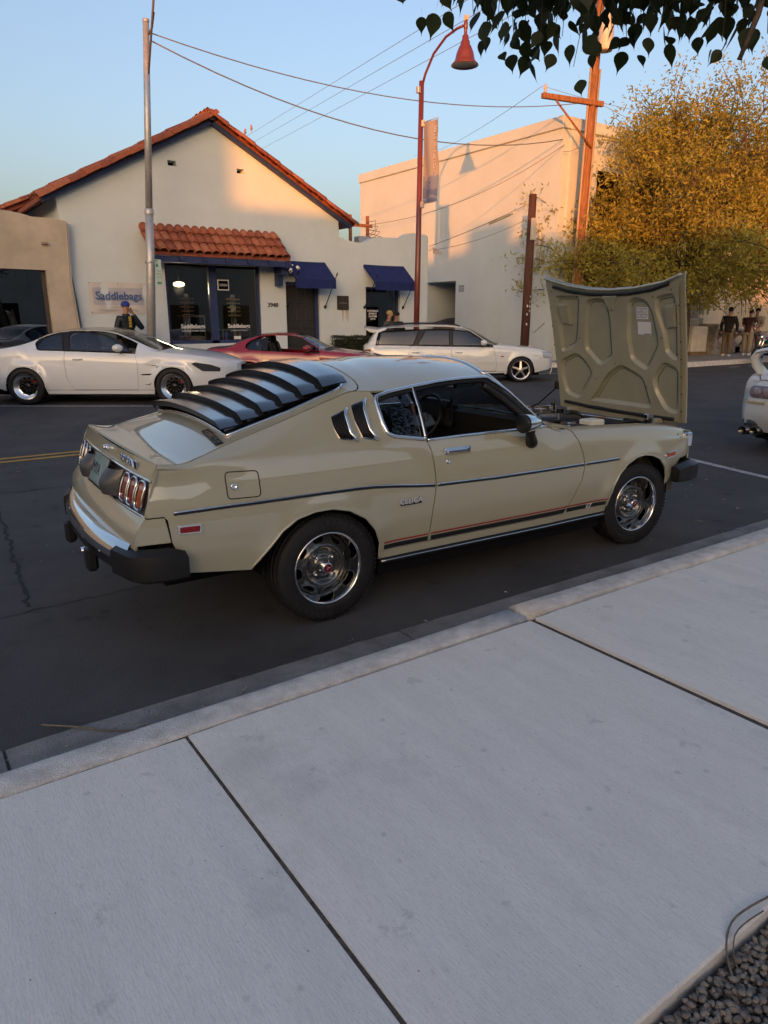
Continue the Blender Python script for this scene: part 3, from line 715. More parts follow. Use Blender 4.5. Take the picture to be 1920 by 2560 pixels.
    out_h = [(.625, .03), (.632, .30), (.640, .6), (.652, 1.0), (.668, 1.150), (.60, 1.132), (.50, 1.102), (.394, 1.072), (.2, 1.037), (0, 1.025), (-.2, 1.032), (-.394, 1.055), (-.50, 1.072), (-.60, 1.10), (-.668, 1.126), (-.66, 1.0), (-.655, .6), (-.65, .3), (-.64, .02), (-.4, -.012), (0, -.025), (.4, -.008)]
    hood = sheet('hood', HS, out_h, paint, car, (), 1, -.030, rim=.010, step=.05)
    # outer skin faces forward
    pk = {'tl': [(.565, 1.00), (.30, .985), (.315, .885), (.372, .575), (.545, .505), (.56, .80)],
          'ml': [(.24, .955), (.10, .965), (.035, .93), (.012, .81), (.012, .485), (.155, .405), (.30, .548), (.295, .655)],
          'mr': [(-.16, .93), (-.235, .965), (-.335, .945), (-.395, .865), (-.445, .60), (-.315, .39), (-.155, .475), (-.13, .665)],
          'tr': [(-.42, .965), (-.595, .995), (-.612, .877), (-.608, .482), (-.49, .54), (-.478, .673), (-.408, .879)],
          'bl': [(.572, .448), (.39, .525), (.29, .452), (.22, .340), (.392, .105), (.53, .15), (.575, .32)],
          'bm': [(.215, .180), (.09, .352), (-.055, .445), (-.278, .352), (-.36, .098), (.29, .108)],
          'br': [(-.355, .352), (-.465, .492), (-.615, .440), (-.600, .085), (-.476, .098), (-.375, .25)]}
    ins_ = [(p[0] * .955, .02 + (p[1] - .02) * .955 + .008) for p in out_h]
    loops = {k: roundpoly(v, .055, 5) for k, v in pk.items()}
    fr = sheet('hood_frame', HS, ins_, inner, hood, list(loops.values()), 1, .006, rim=0, step=.04)
    for k, lp in loops.items():
        L0 = dens(lp, .02); c = L0.mean(0); n = len(L0)
        def shrink(d):
            out = []
            for i in range(n):
                t = L0[(i + 1) % n] - L0[i - 1]; t = t / (np.linalg.norm(t) + 1e-9); q = np.array([-t[1], t[0]])
                if q @ (c - L0[i]) < 0: q = -q
                out.append(L0[i] + q * d)
            return np.array(out)
        rings = [(0, .006), (.004, .003), (.012, -.010), (.020, -.018), (.026, -.0205)]
        vs = []
        for d, hgt in rings: vs += [hm(p[0], p[1], hgt) for p in shrink(d)]
        m = len(rings); fs = [(j * n + i, j * n + (i + 1) % n, (j + 1) * n + (i + 1) % n, (j + 1) * n + i) for j in range(m - 1) for i in range(n)]
        fixn(MB().add(vs, fs, True).build('hood_pocket_wall', inner, hood))
        sheet('hood_pocket', HS, [tuple(p) for p in shrink(.024)], inner, hood, (), 1, -.0205, rim=0, step=.06)
        g = shrink(.034)
        MB().tube([hm(p[0], p[1], -.0195) for p in g[: int(n * .6)]], .0022, 4).build('sealant_bead', mat('dark_sealant', (.03, .028, .02), .6), hood)
    def strip(name, pts, r, m, hg=.012, ell=None): return MB().tube([hm(p[0], p[1], hg) for p in dens(pts, .04, False)], r, 6, ell=ell).build(name, m, hood)
    strip('hood_seal', [(.56, 1.07), (.40, 1.025), (.2, .995), (0, .985), (-.2, .99), (-.40, 1.015), (-.555, 1.055)], .013, M_black)
    strip('hood_seal', [(.54, .085), (.3, .06), (0, .045), (-.3, .042), (-.56, .05)], .014, M_black)
    strip('hood_lip', [(.655, 1.14), (.50, 1.094), (.394, 1.064), (.2, 1.03), (0, 1.018), (-.2, 1.024), (-.394, 1.047), (-.50, 1.064), (-.655, 1.116)], .009, paint, .0)
    for sg, base in ((1, [(.53, .934), (.431, .928), (.421, .739), (.52, .754)]), (-1, [(-.50, .90), (-.595, .91), (-.592, .735), (-.507, .72)])):
        c = np.mean(base, 0); b2 = [tuple(c + (np.array(p) - c) * .82) for p in base]
        vs = [hm(p[0], p[1], -.02) for p in base] + [hm(p[0], p[1], .022 if i < 2 else .006) for i, p in enumerate(b2)]
        fixn(MB().add(vs, [(0, 1, 5, 4), (1, 2, 6, 5), (2, 3, 7, 6), (3, 0, 4, 7), (4, 5, 6, 7)]).build('hood_scoop', inner, hood))
    mb = MB(); fixn(mb.add([hm(y, v, h_) for y, v, h_ in ((.075, .99, .01), (-.085, .99, .01), (-.03, .86, .01), (.02, .86, .01), (.06, .97, .024), (-.07, .97, .024), (-.022, .88, .018), (.012, .88, .018))], [(0, 1, 5, 4), (1, 2, 6, 5), (2, 3, 7, 6), (3, 0, 4, 7), (4, 5, 6, 7)]).build('hood_latch', inner, hood))
    MB().bbox(-.03, .03, -.010, .010, 0, .008, .004, frame_mat(hm(-.005, .955, .022), (0, 1, 0), a)).build('latch_slot', M_dark, hood)
    for y, v in [(.585, 1.03), (.25, 1.0), (-.24, 1.0), (-.57, 1.01), (.33, .98), (-.40, .96), (.34, .64), (.0, .44), (-.005, .86), (.2, .3), (-.30, .27), (-.46, .66)] + [(-.632, .9 - .13 * i) for i in range(7)] + [(.615, .9 - .16 * i) for i in range(5)]:
        MB().lathe([(0, .001), (.0055, .001)], 8, frame_mat(hm(y, v, .0075), (0, 1, 0), a)).build('hood_hole', M_dark, hood)
    ink = mat('sticker_ink', (.07, .09, .16), .5)
    for yc, vc, w_, h_, seed in ((-.277, .837, .053, .044, 1), (-.288, .722, .060, .049, 2)):
        Ms = frame_mat(hm(yc, vc, -.018), (0, -1, -.03), a)
        MB().bbox(-w_, w_, -h_, h_, 0, .0015, .0005, Ms).build('hood_sticker', mat('sticker_paper', (.62, .63, .66), .45), hood)
        if seed == 1:
            rnd = random.Random(seed); mb = MB()
            for r_ in range(7):
                x = -w_ * .88
                while x < w_ * .8:
                    l = rnd.uniform(.004, .016); y = h_ * .82 - r_ * h_ * .25
                    if rnd.random() < .85: mb.box(x, min(x + l, w_ * .88), y - .0032, y + .0012, .0017, .0022, Ms)
                    x += l + .003
            mb.build('sticker_print', ink, hood)
        else:
            MB().box(.0, w_ * .9, -h_ * .92, -h_ * .80, .0017, .0022, Ms).build('sticker_print', M_black, hood)
    for sg in (-1, 1):
        MB().bbox(3.03, 3.13, sg * .43 - .03, sg * .43 + .03, .755, .83, .01).build('hood_hinge', inner, hood)
    MB().tube([(2.60, .60, .80), (2.84, .615, .852), (3.075, .63, .985)], .0085, 8).build('hood_strut', M_black, hood)
    MB().bbox(3.06, 3.10, .60, .65, .97, 1.04, .008).build('strut_bracket', M_black, hood)
    # ---- engine bay
    bay = MB(); bay.box(1.72, 3.08, -.62, .62, .30, .42); bay.box(1.72, 1.76, -.66, .66, .42, .86); bay.box(3.04, 3.08, -.62, .62, .42, .76)
    bay.box(1.76, 3.04, -.64, -.60, .42, .83); bay.box(1.76, 3.04, .60, .64, .42, .83); eb = bay.build('engine_bay', mat('bay_paint', srgb(90, 84, 64), .5), car)
    for sg in (-1, 1):
        MB().add([(x, sg * y, z) for x, y, z in ((1.90, .672, .872), (2.256, .67, .862), (2.8, .655, .822), (3.04, .635, .78), (3.04, .60, .77), (2.8, .60, .80), (2.256, .61, .83), (1.90, .62, .845))], [(0, 1, 6, 7), (1, 2, 5, 6), (2, 3, 4, 5)]).build('bay_gutter', inner, eb)
    M_alu = mat('cast_alloy', (.32, .32, .32), .38, .9, var=.3, vscale=20)
    MB().bbox(2.0, 2.62, -.16, .16, .42, .80, .03).build('engine_block', M_alu, eb)
    MB().lathe([(0, .09), (.15, .088), (.17, .07), (.17, 0), (.15, -.01)], 28, Matrix.Translation((2.36, -.10, .775))).build('air_cleaner', M_black, eb)
    MB().bbox(2.05, 2.6, .0, .14, .79, .835, .015).build('rocker_cover', mat('black_enamel', (.02, .02, .02), .25, coat=.5), eb)
    MB().bbox(2.72, 2.92, -.56, -.36, .50, .80, .01).build('battery', M_black, eb)
    MB().bbox(2.26, 2.40, -.50, -.38, .76, .880, .008).build('fluid_tank', mat('tank_plastic', (.66, .66, .56), .45), eb)
    MB().bbox(2.05, 2.17, -.57, -.45, .74, .865, .01).build('fuse_box', M_black, eb)
    MB().bbox(2.90, 3.0, -.32, .32, .46, .79, .01).build('radiator', M_black, eb)
    for i, (p, r_, m_) in enumerate([([(1.80, .1, .80), (2.0, .28, .86), (2.3, .34, .84), (2.6, .2, .82)], .018, M_black), ([(1.80, -.2, .82), (2.0, -.3, .87), (2.2, -.25, .85), (2.36, -.1, .87)], .014, M_black), ([(2.6, .1, .80), (2.75, .15, .83), (2.92, .2, .78)], .024, M_black),
                           ([(1.80, .4, .80), (2.1, .48, .86), (2.5, .5, .82), (2.85, .45, .80)], .010, M_black), ([(1.80, -.45, .84), (1.95, -.5, .865), (2.15, -.47, .85), (2.5, -.40, .83)], .009, M_chrome), ([(1.85, .0, .85), (2.05, -.05, .88), (2.2, .05, .86), (2.45, .1, .86)], .012, M_alu), ([(2.62, -.3, .80), (2.8, -.45, .835), (2.95, -.40, .80)], .012, M_black)]):
        MB().tube(p, r_, 8).build('engine_hose', m_, eb)
    for i in range(30):
        rr = random.Random(i); x = rr.uniform(1.85, 2.9); y = rr.uniform(-.52, .5)
        MB().bbox(x, x + rr.uniform(.03, .09), y, y + rr.uniform(.03, .09), .78, rr.uniform(.82, .885), .006).build('engine_fitting', (M_black, M_alu, M_black, M_chrome)[i % 4], eb)
    # ---- cabin
    tub = MB(); tub.box(.38, 1.72, -.66, .66, .20, .26); tub.box(-.70, .37, -.45, .45, .36, .40); tub.box(1.62, 1.70, -.66, .66, .26, .84); tub.box(-.84, -.74, -.62, .62, .36, .84)
    for sg in (-1, 1): tub.box(.64, 1.62, sg * .715 - .012, sg * .715 + .012, .30, .90); tub.box(-.7, .62, sg * .69 - .012, sg * .69 + .012, .66, .88)
    tub.box(-.74, -.05, -.60, .60, .50, .62)
    tub.build('cabin_trim', M_int, car)
    fl = MB().box(.40, 2.10, -.60, .60, .17, .20).box(-.80, .39, -.55, .55, .30, .34).box(2.11, 3.0, -.55, .55, .26, .30).box(.32, 2.12, -.74, .74, .19, .25).build('floor_pan', M_dark, car)
    dash = MB()
    dp = [(1.655, .905), (1.62, .945), (1.57, .958), (1.51, .94), (1.51, .86), (1.53, .62), (1.655, .55)]
    dash.prism([(x, z) for x, z in dp], -.62, .62, Matrix(((1, 0, 0, 0), (0, 0, -1, 0), (0, 1, 0, 0), (0, 0, 0, 1))))
    ds = fixn(dash.build('dashboard', mat('dash_vinyl', (.022, .022, .022), .45, 0, .4, bump=.15, bscale=180), car))
    MB().bbox(1.47, 1.59, .13, .57, .80, 1.0, .03).build('instrument_hood', MATS['dash_vinyl'], ds)
    MB().bbox(.55, 1.4, -.09, .11, .26, .50, .03).build('centre_console', M_int, car)
    # steering wheel on the far side
    Ms = AX(Vector((-.90, 0, .42)), (1.43, .36, .868))
    sw = MB().tube([(.178 * math.cos(t), .178 * math.sin(t), 0) for t in np.linspace(0, 2 * PI, 40, endpoint=False)], .0125, 8, False, True, True)
    sw.v = [tuple(Ms @ Vector(v)) for v in sw.v]; so = sw.build('steering_wheel', mat('wheel_rim_black', (.035, .035, .035), .35), car)
    MB().prism(roundpoly([(-.16, -.03), (-.05, .03), (.05, .03), (.16, -.03), (.06, -.07), (-.06, -.07)], .02), -.018, .0, Ms).build('wheel_spoke', mat('spoke_grey', (.14, .14, .14), .35), so)
    MB().lathe([(0, .018), (.03, .015), (.038, 0)], 18, Ms).build('horn_boss', mat('horn_grey', (.25, .25, .25), .4), so)
    MB().cyl(Ms @ Vector((0, 0, 0)), Ms @ Vector((0, 0, -.22)), .03).build('steering_column', M_black, so)
    seat_m = mat('seat_vinyl', (.030, .020, .016), .5, 0, .4, var=.2, vscale=12)
    for sg in (-1, 1):
        y = sg * .35
        st = MB().bbox(.42, .92, y - .24, y + .24, .34, .48, .05).build('seat', seat_m, car)
        Mb = Matrix.Translation((.46, y, .44)) @ Matrix.Rotation(R(-20), 4, 'Y')
        MB().bbox(-.07, .06, -.23, .23, 0, .52, .05, Mb).build('seat_back', seat_m, st)
        MB().bbox(-.05, .04, -.13, .13, .54, .74, .045, Mb).build('head_rest', seat_m, st)
    MB().bbox(-.02, .06, -.50, .50, .55, .84, .03).build('rear_seat', seat_m, car)
    mir = MB().bbox(1.325, 1.35, -.12, .08, 1.125, 1.175, .008).build('rear_view_mirror', M_black, car)
    MB().box(1.322, 1.324, -.11, .07, 1.131, 1.169).build('mirror_glass', M_chrome, mir)
    MB().tube([(1.335, -.08, 1.13), (1.335, -.08, 1.06)], .0015, 4).build('pendant_string', M_black, mir)
    MB().tube([(1.335, -.08, 1.06), (1.335, -.08, 1.04), (1.335, -.08, .90)], [.006, .010, .013], 8).build('pendant_tassel', mat('tassel_blue', (.015, .02, .05), .7), mir)
    MB().tube([(.60, -.655, 1.12), (.62, -.66, .95), (.66, -.665, .75), (.70, -.66, .5)], .02, 6, ell=(.25, 1)).build('seat_belt', mat('belt_brown', (.045, .022, .016), .7), car)
    # door mirror
    for sg in (-1, 1):
        hb = MB().lathe([(0, .14), (.022, .135), (.042, .105), (.056, .06), (.062, .01), (.062, 0), (.056, -.004)], 24, Matrix.Translation((1.225, sg * .893, .988)) @ Matrix.Rotation(R(90), 4, 'Y') @ Matrix.Scale(.88, 4, (1, 0, 0)))
        mo = hb.build('door_mirror', M_chrome, car)
        MB().lathe([(0, -.014), (.056, -.014), (.0635, -.006), (.0635, .006)], 24, Matrix.Translation((1.222, sg * .893, .988)) @ Matrix.Rotation(R(90), 4, 'Y') @ Matrix.Scale(.88, 4, (1, 0, 0))).build('mirror_rim', M_black, mo)
        MB().tube([(1.295, sg * .885, .95), (1.315, sg * .86, .915), (1.385, sg * .806, .862), (1.395, sg * .792, .850)], [.026, .028, .034, .040], 12).build('mirror_stalk', M_black, mo)
    # ---- wheels
    Rt, Rr = .300, .192
    ty = tyre_mesh(Rt, .185, Rr).mesh('tyre', M_rubber)
    rimm = mat('rim_gunmetal', (.12, .122, .12), .20, .75, .5, coat=.5)
    dsc = Disc([(0, .032), (.045, .032), (.060, .020), (.085, .016), (.098, .034), (.112, .040), (.135, .024), (.160, .006), (.172, -.004), (.18, -.01)])
    slots = []
    for k in range(8):
        th = R(45 * k + 10); c, s_ = math.cos(th), math.sin(th)
        tr = roundpoly([(.130, -.026), (.162, -.040), (.162, .040), (.130, .026)], .012, 3); slots.append([(p[0] * c - p[1] * s_, p[0] * s_ + p[1] * c) for p in tr])
    for i, (x, sd) in enumerate(((0, -1), (2.495, -1), (0, 1), (2.495, 1))):
        wh = sheet('wheel', dsc, circ(.172, 60), rimm, car, slots, 1, 0, step=.014, rim=.014)
        wh.matrix_local = wheel_mat((x, sd * .672, Rt - .001), sd, R(-5) if x else 0)
        wh.name = 'wheel'
        link('tyre', ty, wh)
        MB().lathe([(.1995, .078), (.201, .086), (.1985, .0905), (.193, .090), (.189, .084), (.187, .07), (.180, .045), (.177, .02), (.174, -.004), (.168, -.03), (.168, -.075)], 56).build('trim_ring', M_chrome, wh)
        MB().lathe([(.17, -.03), (0, -.03)], 20).build('brake_backing', M_dark, wh)
        for k in range(8):
            MB().tube([(p[0], p[1], float(dsc.h(np.array([math.hypot(*p)]))[0]) + .001) for p in slots[k]], .0024, 5, False, True, True).build('slot_edge', rimm, wh)
        cc = MB().lathe([(.040, .03), (.038, .050), (.033, .056), (.031, .075), (.027, .080), (.0225, .080)], 28).build('centre_cap', M_chrome, wh)
        MB().lathe([(0, .079), (.0235, .078)], 24).build('cap_badge', mat('cap_red', (.16, .006, .012), .25, coat=1), cc)
        MB().tube([(0, 0, .080), (.018, .004, .080)], .0016, 4).tube([(0, 0, .080), (-.006, -.016, .080)], .0012, 4).tube([(0, 0, .080), (-.010, .012, .080)], .0012, 4).build('cap_emblem', M_chrome, cc)
        for k in range(4):
            th = R(90 * k + 40); MB().lathe([(.010, .015), (.009, .036), (.005, .042), (0, .043)], 8, Matrix.Translation((.066 * math.cos(th), .066 * math.sin(th), 0))).build('wheel_nut', M_chrome, wh)
        if sd == -1:
            mb = MB(); word = 'KINERGY'
            for st, wd in ((112, word), (292, 'HANKOOK')):
                for k, chh in enumerate(wd):
                    v, f = text_data(chh, .030, ext=.0012); th = R(st - 8.5 * k - 22)
                    mb.add(v, f, False, Matrix.Rotation(th - R(90), 4, 'Z') @ Matrix.Translation((0, .252, .0918)))
            mb.build('tyre_lettering', mat('tyre_letter', (.03, .03, .034), .5), wh)['kind'] = 'stuff'
        ar = (0, PI) if sd == -1 else (PI, 2 * PI)
        MB().lathe([(.365, -.20), (.365, .06)], 28, wheel_mat((x, sd * .672, Rt + .02), sd), arc=ar).lathe([(0, -.20), (.365, -.20)], 28, wheel_mat((x, sd * .672, Rt + .02), sd), arc=ar).build('wheel_housing', M_dark, car)
    MB().tube([(-.80, .42, .26), (-1.02, .42, .25)], .024, 10).build('exhaust_pipe', M_chrome, car)
    return car
# ================================================================== ground, road, pavements
M_asph = mat('asphalt', (0.066, 0.066, 0.068), 0.85, 0, 0.35, var=0.28, vscale=1.1, bump=0.55, bscale=170)
def add_speckle(m, col, scale, thr, amt=1.0):
    """small stones / spots scattered over a material"""
    t = m.node_tree; p = t.nodes['Principled BSDF']; src = p.inputs['Base Color'].links[0].from_socket if p.inputs['Base Color'].links else None
    tc = t.nodes.new('ShaderNodeTexCoord'); v = t.nodes.new('ShaderNodeTexVoronoi'); v.inputs['Scale'].default_value = scale
    t.links.new(tc.outputs['Object'], v.inputs['Vector'])
    r = t.nodes.new('ShaderNodeMapRange'); r.inputs[1].default_value = thr; r.inputs[2].default_value = thr * .6; r.inputs[3].default_value = 0; r.inputs[4].default_value = amt
    t.links.new(v.outputs['Distance'], r.inputs[0])
    n = t.nodes.new('ShaderNodeTexNoise'); n.inputs['Scale'].default_value = scale * .37; t.links.new(tc.outputs['Object'], n.inputs['Vector'])
    g = t.nodes.new('ShaderNodeMapRange'); g.inputs[1].default_value = .52; g.inputs[2].default_value = .62; t.links.new(n.outputs['Fac'], g.inputs[0])
    mu = t.nodes.new('ShaderNodeMath'); mu.operation = 'MULTIPLY'; t.links.new(r.outputs[0], mu.inputs[0]); t.links.new(g.outputs[0], mu.inputs[1])
    mx = t.nodes.new('ShaderNodeMix'); mx.data_type = 'RGBA'; t.links.new(mu.outputs[0], mx.inputs[0])
    if src: t.links.new(src, mx.inputs[6])
    else: mx.inputs[6].default_value = p.inputs['Base Color'].default_value
    mx.inputs[7].default_value = (*col, 1); t.links.new(mx.outputs[2], p.inputs['Base Color'])
add_speckle(M_asph, (.16, .155, .15), 95, .20, .8)
add_speckle(M_asph, (.015, .015, .016), 6, .30, .5)
M_conc = mat('concrete', (0.69, 0.67, 0.625), 0.85, 0, 0.3, var=0.06, vscale=2.6, bump=0.16, bscale=40, stretch=(4, .8, 1))
def add_stain(m, col, scale, lo, hi, amt, stretch=(1, 1, 1), detail=6):
    """irregular noise-shaped marks"""
    t = m.node_tree; p = t.nodes['Principled BSDF']; src = p.inputs['Base Color'].links[0].from_socket
    tc = t.nodes.new('ShaderNodeTexCoord'); mp = t.nodes.new('ShaderNodeMapping'); mp.inputs['Scale'].default_value = stretch; n = t.nodes.new('ShaderNodeTexNoise'); n.inputs['Scale'].default_value = scale; n.inputs['Detail'].default_value = detail; n.inputs['Roughness'].default_value = .65
    t.links.new(tc.outputs['Object'], mp.inputs['Vector']); t.links.new(mp.outputs['Vector'], n.inputs['Vector'])
    r = t.nodes.new('ShaderNodeMapRange'); r.inputs[1].default_value = lo; r.inputs[2].default_value = hi; r.inputs[3].default_value = 0; r.inputs[4].default_value = amt
    t.links.new(n.outputs['Fac'], r.inputs[0]); mx = t.nodes.new('ShaderNodeMix'); mx.data_type = 'RGBA'; t.links.new(r.outputs[0], mx.inputs[0]); t.links.new(src, mx.inputs[6]); mx.inputs[7].default_value = (*col, 1); t.links.new(mx.outputs[2], p.inputs['Base Color'])
add_stain(M_conc, (.50, .48, .46), 90, .48, .68, .35, (2.0, .3, 1), 3)      # broom streaks
add_stain(M_conc, (.42, .40, .38), 240, .52, .70, .5)                        # grit
add_stain(M_conc, (.33, .32, .31), 1.7, .56, .74, .45); add_stain(M_conc, (.36, .35, .34), 6.5, .63, .68, .40); add_stain(M_conc, (.70, .69, .66), 4.0, .60, .75, .35)
add_speckle(M_conc, (.05, .045, .04), 34, .085, .95); add_speckle(M_conc, (.10, .09, .08), 75, .11, .8); add_speckle(M_conc, (.30, .29, .28), 11, .15, .35)
add_stain(M_asph, (.115, .113, .11), 320, .54, .66, .75); add_stain(M_asph, (.045, .045, .046), 3.2, .54, .74, .4); add_stain(M_asph, (.16, .155, .15), 700, .60, .68, .8)
M_curb = mat('kerb_concrete', (0.58, 0.565, 0.54), 0.9, 0, 0.3, var=0.22, vscale=11, bump=0.6, bscale=120)
add_speckle(M_curb, (.10, .10, .10), 120, .22, .7)
M_gut = mat('gutter_concrete', (0.21, 0.205, 0.20), 0.9, 0, 0.3, var=0.35, vscale=3.5, bump=0.4, bscale=80)
add_speckle(M_gut, (.05, .05, .05), 40, .2, .8)
def struct(o): return tag(o, kind='structure')
struct(MB().box(-400, 500, -300, 600, -.6, -.004).build('ground', mat('dry_ground', (.16, .13, .10), .95, var=.3, vscale=.4)))
rd = struct(MB().grid(lambda u, v: (-150 + 330 * u, 2.6 + 16.5 * v, 0), 40, 6).build('road', M_asph))
# patched cracks in the asphalt
M_crack = mat('crack_filler', (.010, .010, .010), .8)
for path, w in (([(.66, 6.9), (.62, 6.05), (.60, 5.6), (.56, 5.26), (.545, 4.9), (.52, 4.56), (.50, 4.16)], .014), ([(-.6, 4.10), (.34, 4.13), (.65, 4.16), (1.01, 4.15), (1.6, 4.2)], .006), ([(7.2, 5.6), (8.2, 5.9), (9.6, 6.6), (11, 6.9)], .012), ([(-1, 7.2), (.8, 7.3), (2, 7.25), (4, 7.4)], .008), ([(6, 4.2), (6.6, 4.9), (7.5, 5.2), (8.6, 5.3)], .008)):
    rr = random.Random(int(w * 1e5) + len(path)); pts = []
    for a, b in zip(path[:-1], path[1:]):
        for k in range(8): pts.append((a[0] + (b[0] - a[0]) * k / 8 + rr.gauss(0, .012), a[1] + (b[1] - a[1]) * k / 8 + rr.gauss(0, .012)))
    mb = MB(); n = len(pts); vs = []
    for i, p in enumerate(pts):
        q = pts[min(i + 1, n - 1)]; o = pts[max(i - 1, 0)]; d = Vector((q[0] - o[0], q[1] - o[1])).normalized(); ww = w * rr.uniform(.3, 1)
        vs += [(p[0] - d.y * ww, p[1] + d.x * ww, .0035), (p[0] + d.y * ww, p[1] - d.x * ww, .0035)]
    mb.add(vs, [(2 * i, 2 * i + 1, 2 * i + 3, 2 * i + 2) for i in range(n - 1)]).build('road_crack', M_crack, rd)
def paint_mat(name, col):
    m = mat(name, col, .7, 0, .3, var=.35, vscale=14, bump=.3, bscale=150); add_speckle(m, (.06, .06, .06), 40, .35, .8); return m
M_yel = paint_mat('yellow_road_paint', (.42, .25, .055)); M_wl = paint_mat('white_road_paint', (.42, .42, .42))
def strip2(pts, w, z, m, name):
    mb = MB(); vs = []; n = len(pts)
    for i, p in enumerate(pts):
        q = pts[min(i + 1, n - 1)]; o = pts[max(i - 1, 0)]; d = Vector((q[0] - o[0], q[1] - o[1])).normalized()
        vs += [(p[0] - d.y * w / 2, p[1] + d.x * w / 2, z), (p[0] + d.y * w / 2, p[1] - d.x * w / 2, z)]
    return mb.add(vs, [(2 * i, 2 * i + 1, 2 * i + 3, 2 * i + 2) for i in range(n - 1)]).build(name, m, rd)
for y in (8.94, 9.16): strip2([(x, y + .0) for x in np.linspace(-60, 6.5, 41)], .10, .005, M_yel, 'centre_line')
for k in range(-2, 4):                       # far angled stalls
    x0 = 2.09 + 4.62 * k; dx, dy = math.cos(R(-35.1)), math.sin(R(-35.1))
    strip2([(x0 - dx * 3.2, 14.64 - dy * 3.2), (x0 + dx * 2.6, 14.64 + dy * 2.6)], .10, .005, M_wl, 'stall_line')
strip2([(7.62, 4.98), (7.24, 3.4), (7.10, 2.78)], .10, .005, M_wl, 'stall_line')
strip2([(7.35, 5.0), (7.9, 5.0)], .10, .0055, M_wl, 'stall_line')
strip2([(23.0, 13.0), (23.6, 13.0)], .12, .005, M_wl, 'lane_mark'); strip2([(24.1, 12.95), (24.8, 12.95)], .12, .005, M_wl, 'lane_mark')
# near kerb, gutter and pavement, slab by slab
pv = struct(MB().box(-40, 60, .64, 2.215, -.02, .085).build('pavement', mat('joint_dirt', (.045, .042, .04), .95, var=.3, vscale=20)))
XJ = [-7.5, -5.9, -4.3, -2.6, -.95, .70, 2.45, 3.74, 5.3, 7.0, 8.6, 10.2, 11.9, 13.5, 15.2, 16.8, 18.5]
def slab(x0, x1, y0, y1, z0, z1, seed, tilt=0.004, b=.006, wav=0.0):
    rr = random.Random(seed); dz = [rr.uniform(-tilt, tilt) for _ in range(4)]
    n = max(2, int((x1 - x0) / .12)); vs = []; fs = []
    ys = [y0, y0 + b, y0 + (y1 - y0) * .5, y1 - b, y1]
    for i in range(n + 1):
        u = i / n; x = x0 + (x1 - x0) * u; e = b if 0 < i < n else 0
        for j, y in enumerate(ys):
            v = (y - y0) / (y1 - y0); z = z1 + (dz[0] * (1 - u) + dz[1] * u) * (1 - v) + (dz[2] * (1 - u) + dz[3] * u) * v
            if j in (0, 4) or i in (0, n): z -= b
            vs.append((x, y + (rr.uniform(-wav, wav) if j in (0, 4) else 0), z))
    m = len(ys); fs = [(i * m + j, (i + 1) * m + j, (i + 1) * m + j + 1, i * m + j + 1) for i in range(n) for j in range(m - 1)]
    ring = [j for j in range(m)][::-1] + [i * m for i in range(1, n + 1)] + [n * m + j for j in range(1, m)] + [i * m + m - 1 for i in range(n - 1, 0, -1)]
    b0 = len(vs)
    for r_ in ring: vs.append((vs[r_][0], vs[r_][1], z0))
    L = len(ring); fs += [(ring[k], ring[(k + 1) % L], b0 + (k + 1) % L, b0 + k) for k in range(L)]
    return MB().add(vs, fs, False)
ydev = lambda x: float(np.interp(x, [.1, .98, 1.72, 2.44, 3.4, 4.7], [2.222, 2.245, 2.262, 2.28, 2.245, 2.23]))
for i, (a, b_) in enumerate(zip(XJ[:-1], XJ[1:])):
    up = .010 if a >= 2.4 and a < 3 else 0; ga = .017 if abs(a - 2.45) < .01 else .006; gb = .017 if abs(b_ - 2.45) < .01 else .006
    fixn(slab(a + ga, b_ - gb, .64, 2.222, .05, .150 + up, i).build('pavement_slab', M_conc, pv))
M_fill = mat('joint_filler', (.030, .028, .026), .95, var=.5, vscale=60, var2=(.10, .09, .08))
for x in XJ: MB().box(x - (.016 if abs(x - 2.45) < .01 else .0055), x + (.016 if abs(x - 2.45) < .01 else .0055), .645, 2.218, .09, .141).build('joint_filler', M_fill, pv)
MB().box(-7, 18, 2.2225, 2.236, .09, .140).build('joint_filler', M_fill, pv)
KJ = [-7, -3.9, -.8, 2.455, 5.6, 8.7, 11.8, 15]
for i, (a, b_) in enumerate(zip(KJ[:-1], KJ[1:])):
    g = .010; up = .014 if abs(a - 2.455) < .1 else 0
    nseg = 14; vs = []; pr = [(-.150, .02), (-.150, .146), (-.142, .153), (-.02, .147), (-.004, .140), (.004, .125), (.010, .02)]
    for k in range(nseg + 1):
        x = a + g + (b_ - a - 2 * g) * k / nseg; rr = random.Random(i * 50 + k)
        for o, z in pr: vs.append((x, 2.385 + o + (ydev(x) - 2.24) * .5 + rr.uniform(-.003, .003), z + up + rr.uniform(-.0015, .0015)))
    n = len(pr); fs = [(k * n + j, (k + 1) * n + j, (k + 1) * n + j + 1, k * n + j + 1) for k in range(nseg) for j in range(n - 1)] + [tuple(range(n)), tuple(nseg * n + j for j in range(n))]
    fixn(MB().add(vs, fs, True).build('kerb_stone', M_curb, pv))
GJ = [-7, -3.9, -2.2, .17, 2.02, 5.22, 8.4, 11.6, 15]
for i, (a, b_) in enumerate(zip(GJ[:-1], GJ[1:])):
    fixn(slab(a + .006, b_ - .006, 2.36, 2.745, -.05, .010, 100 + i, .002, .004, .012).build('gutter_slab', M_gut, pv))
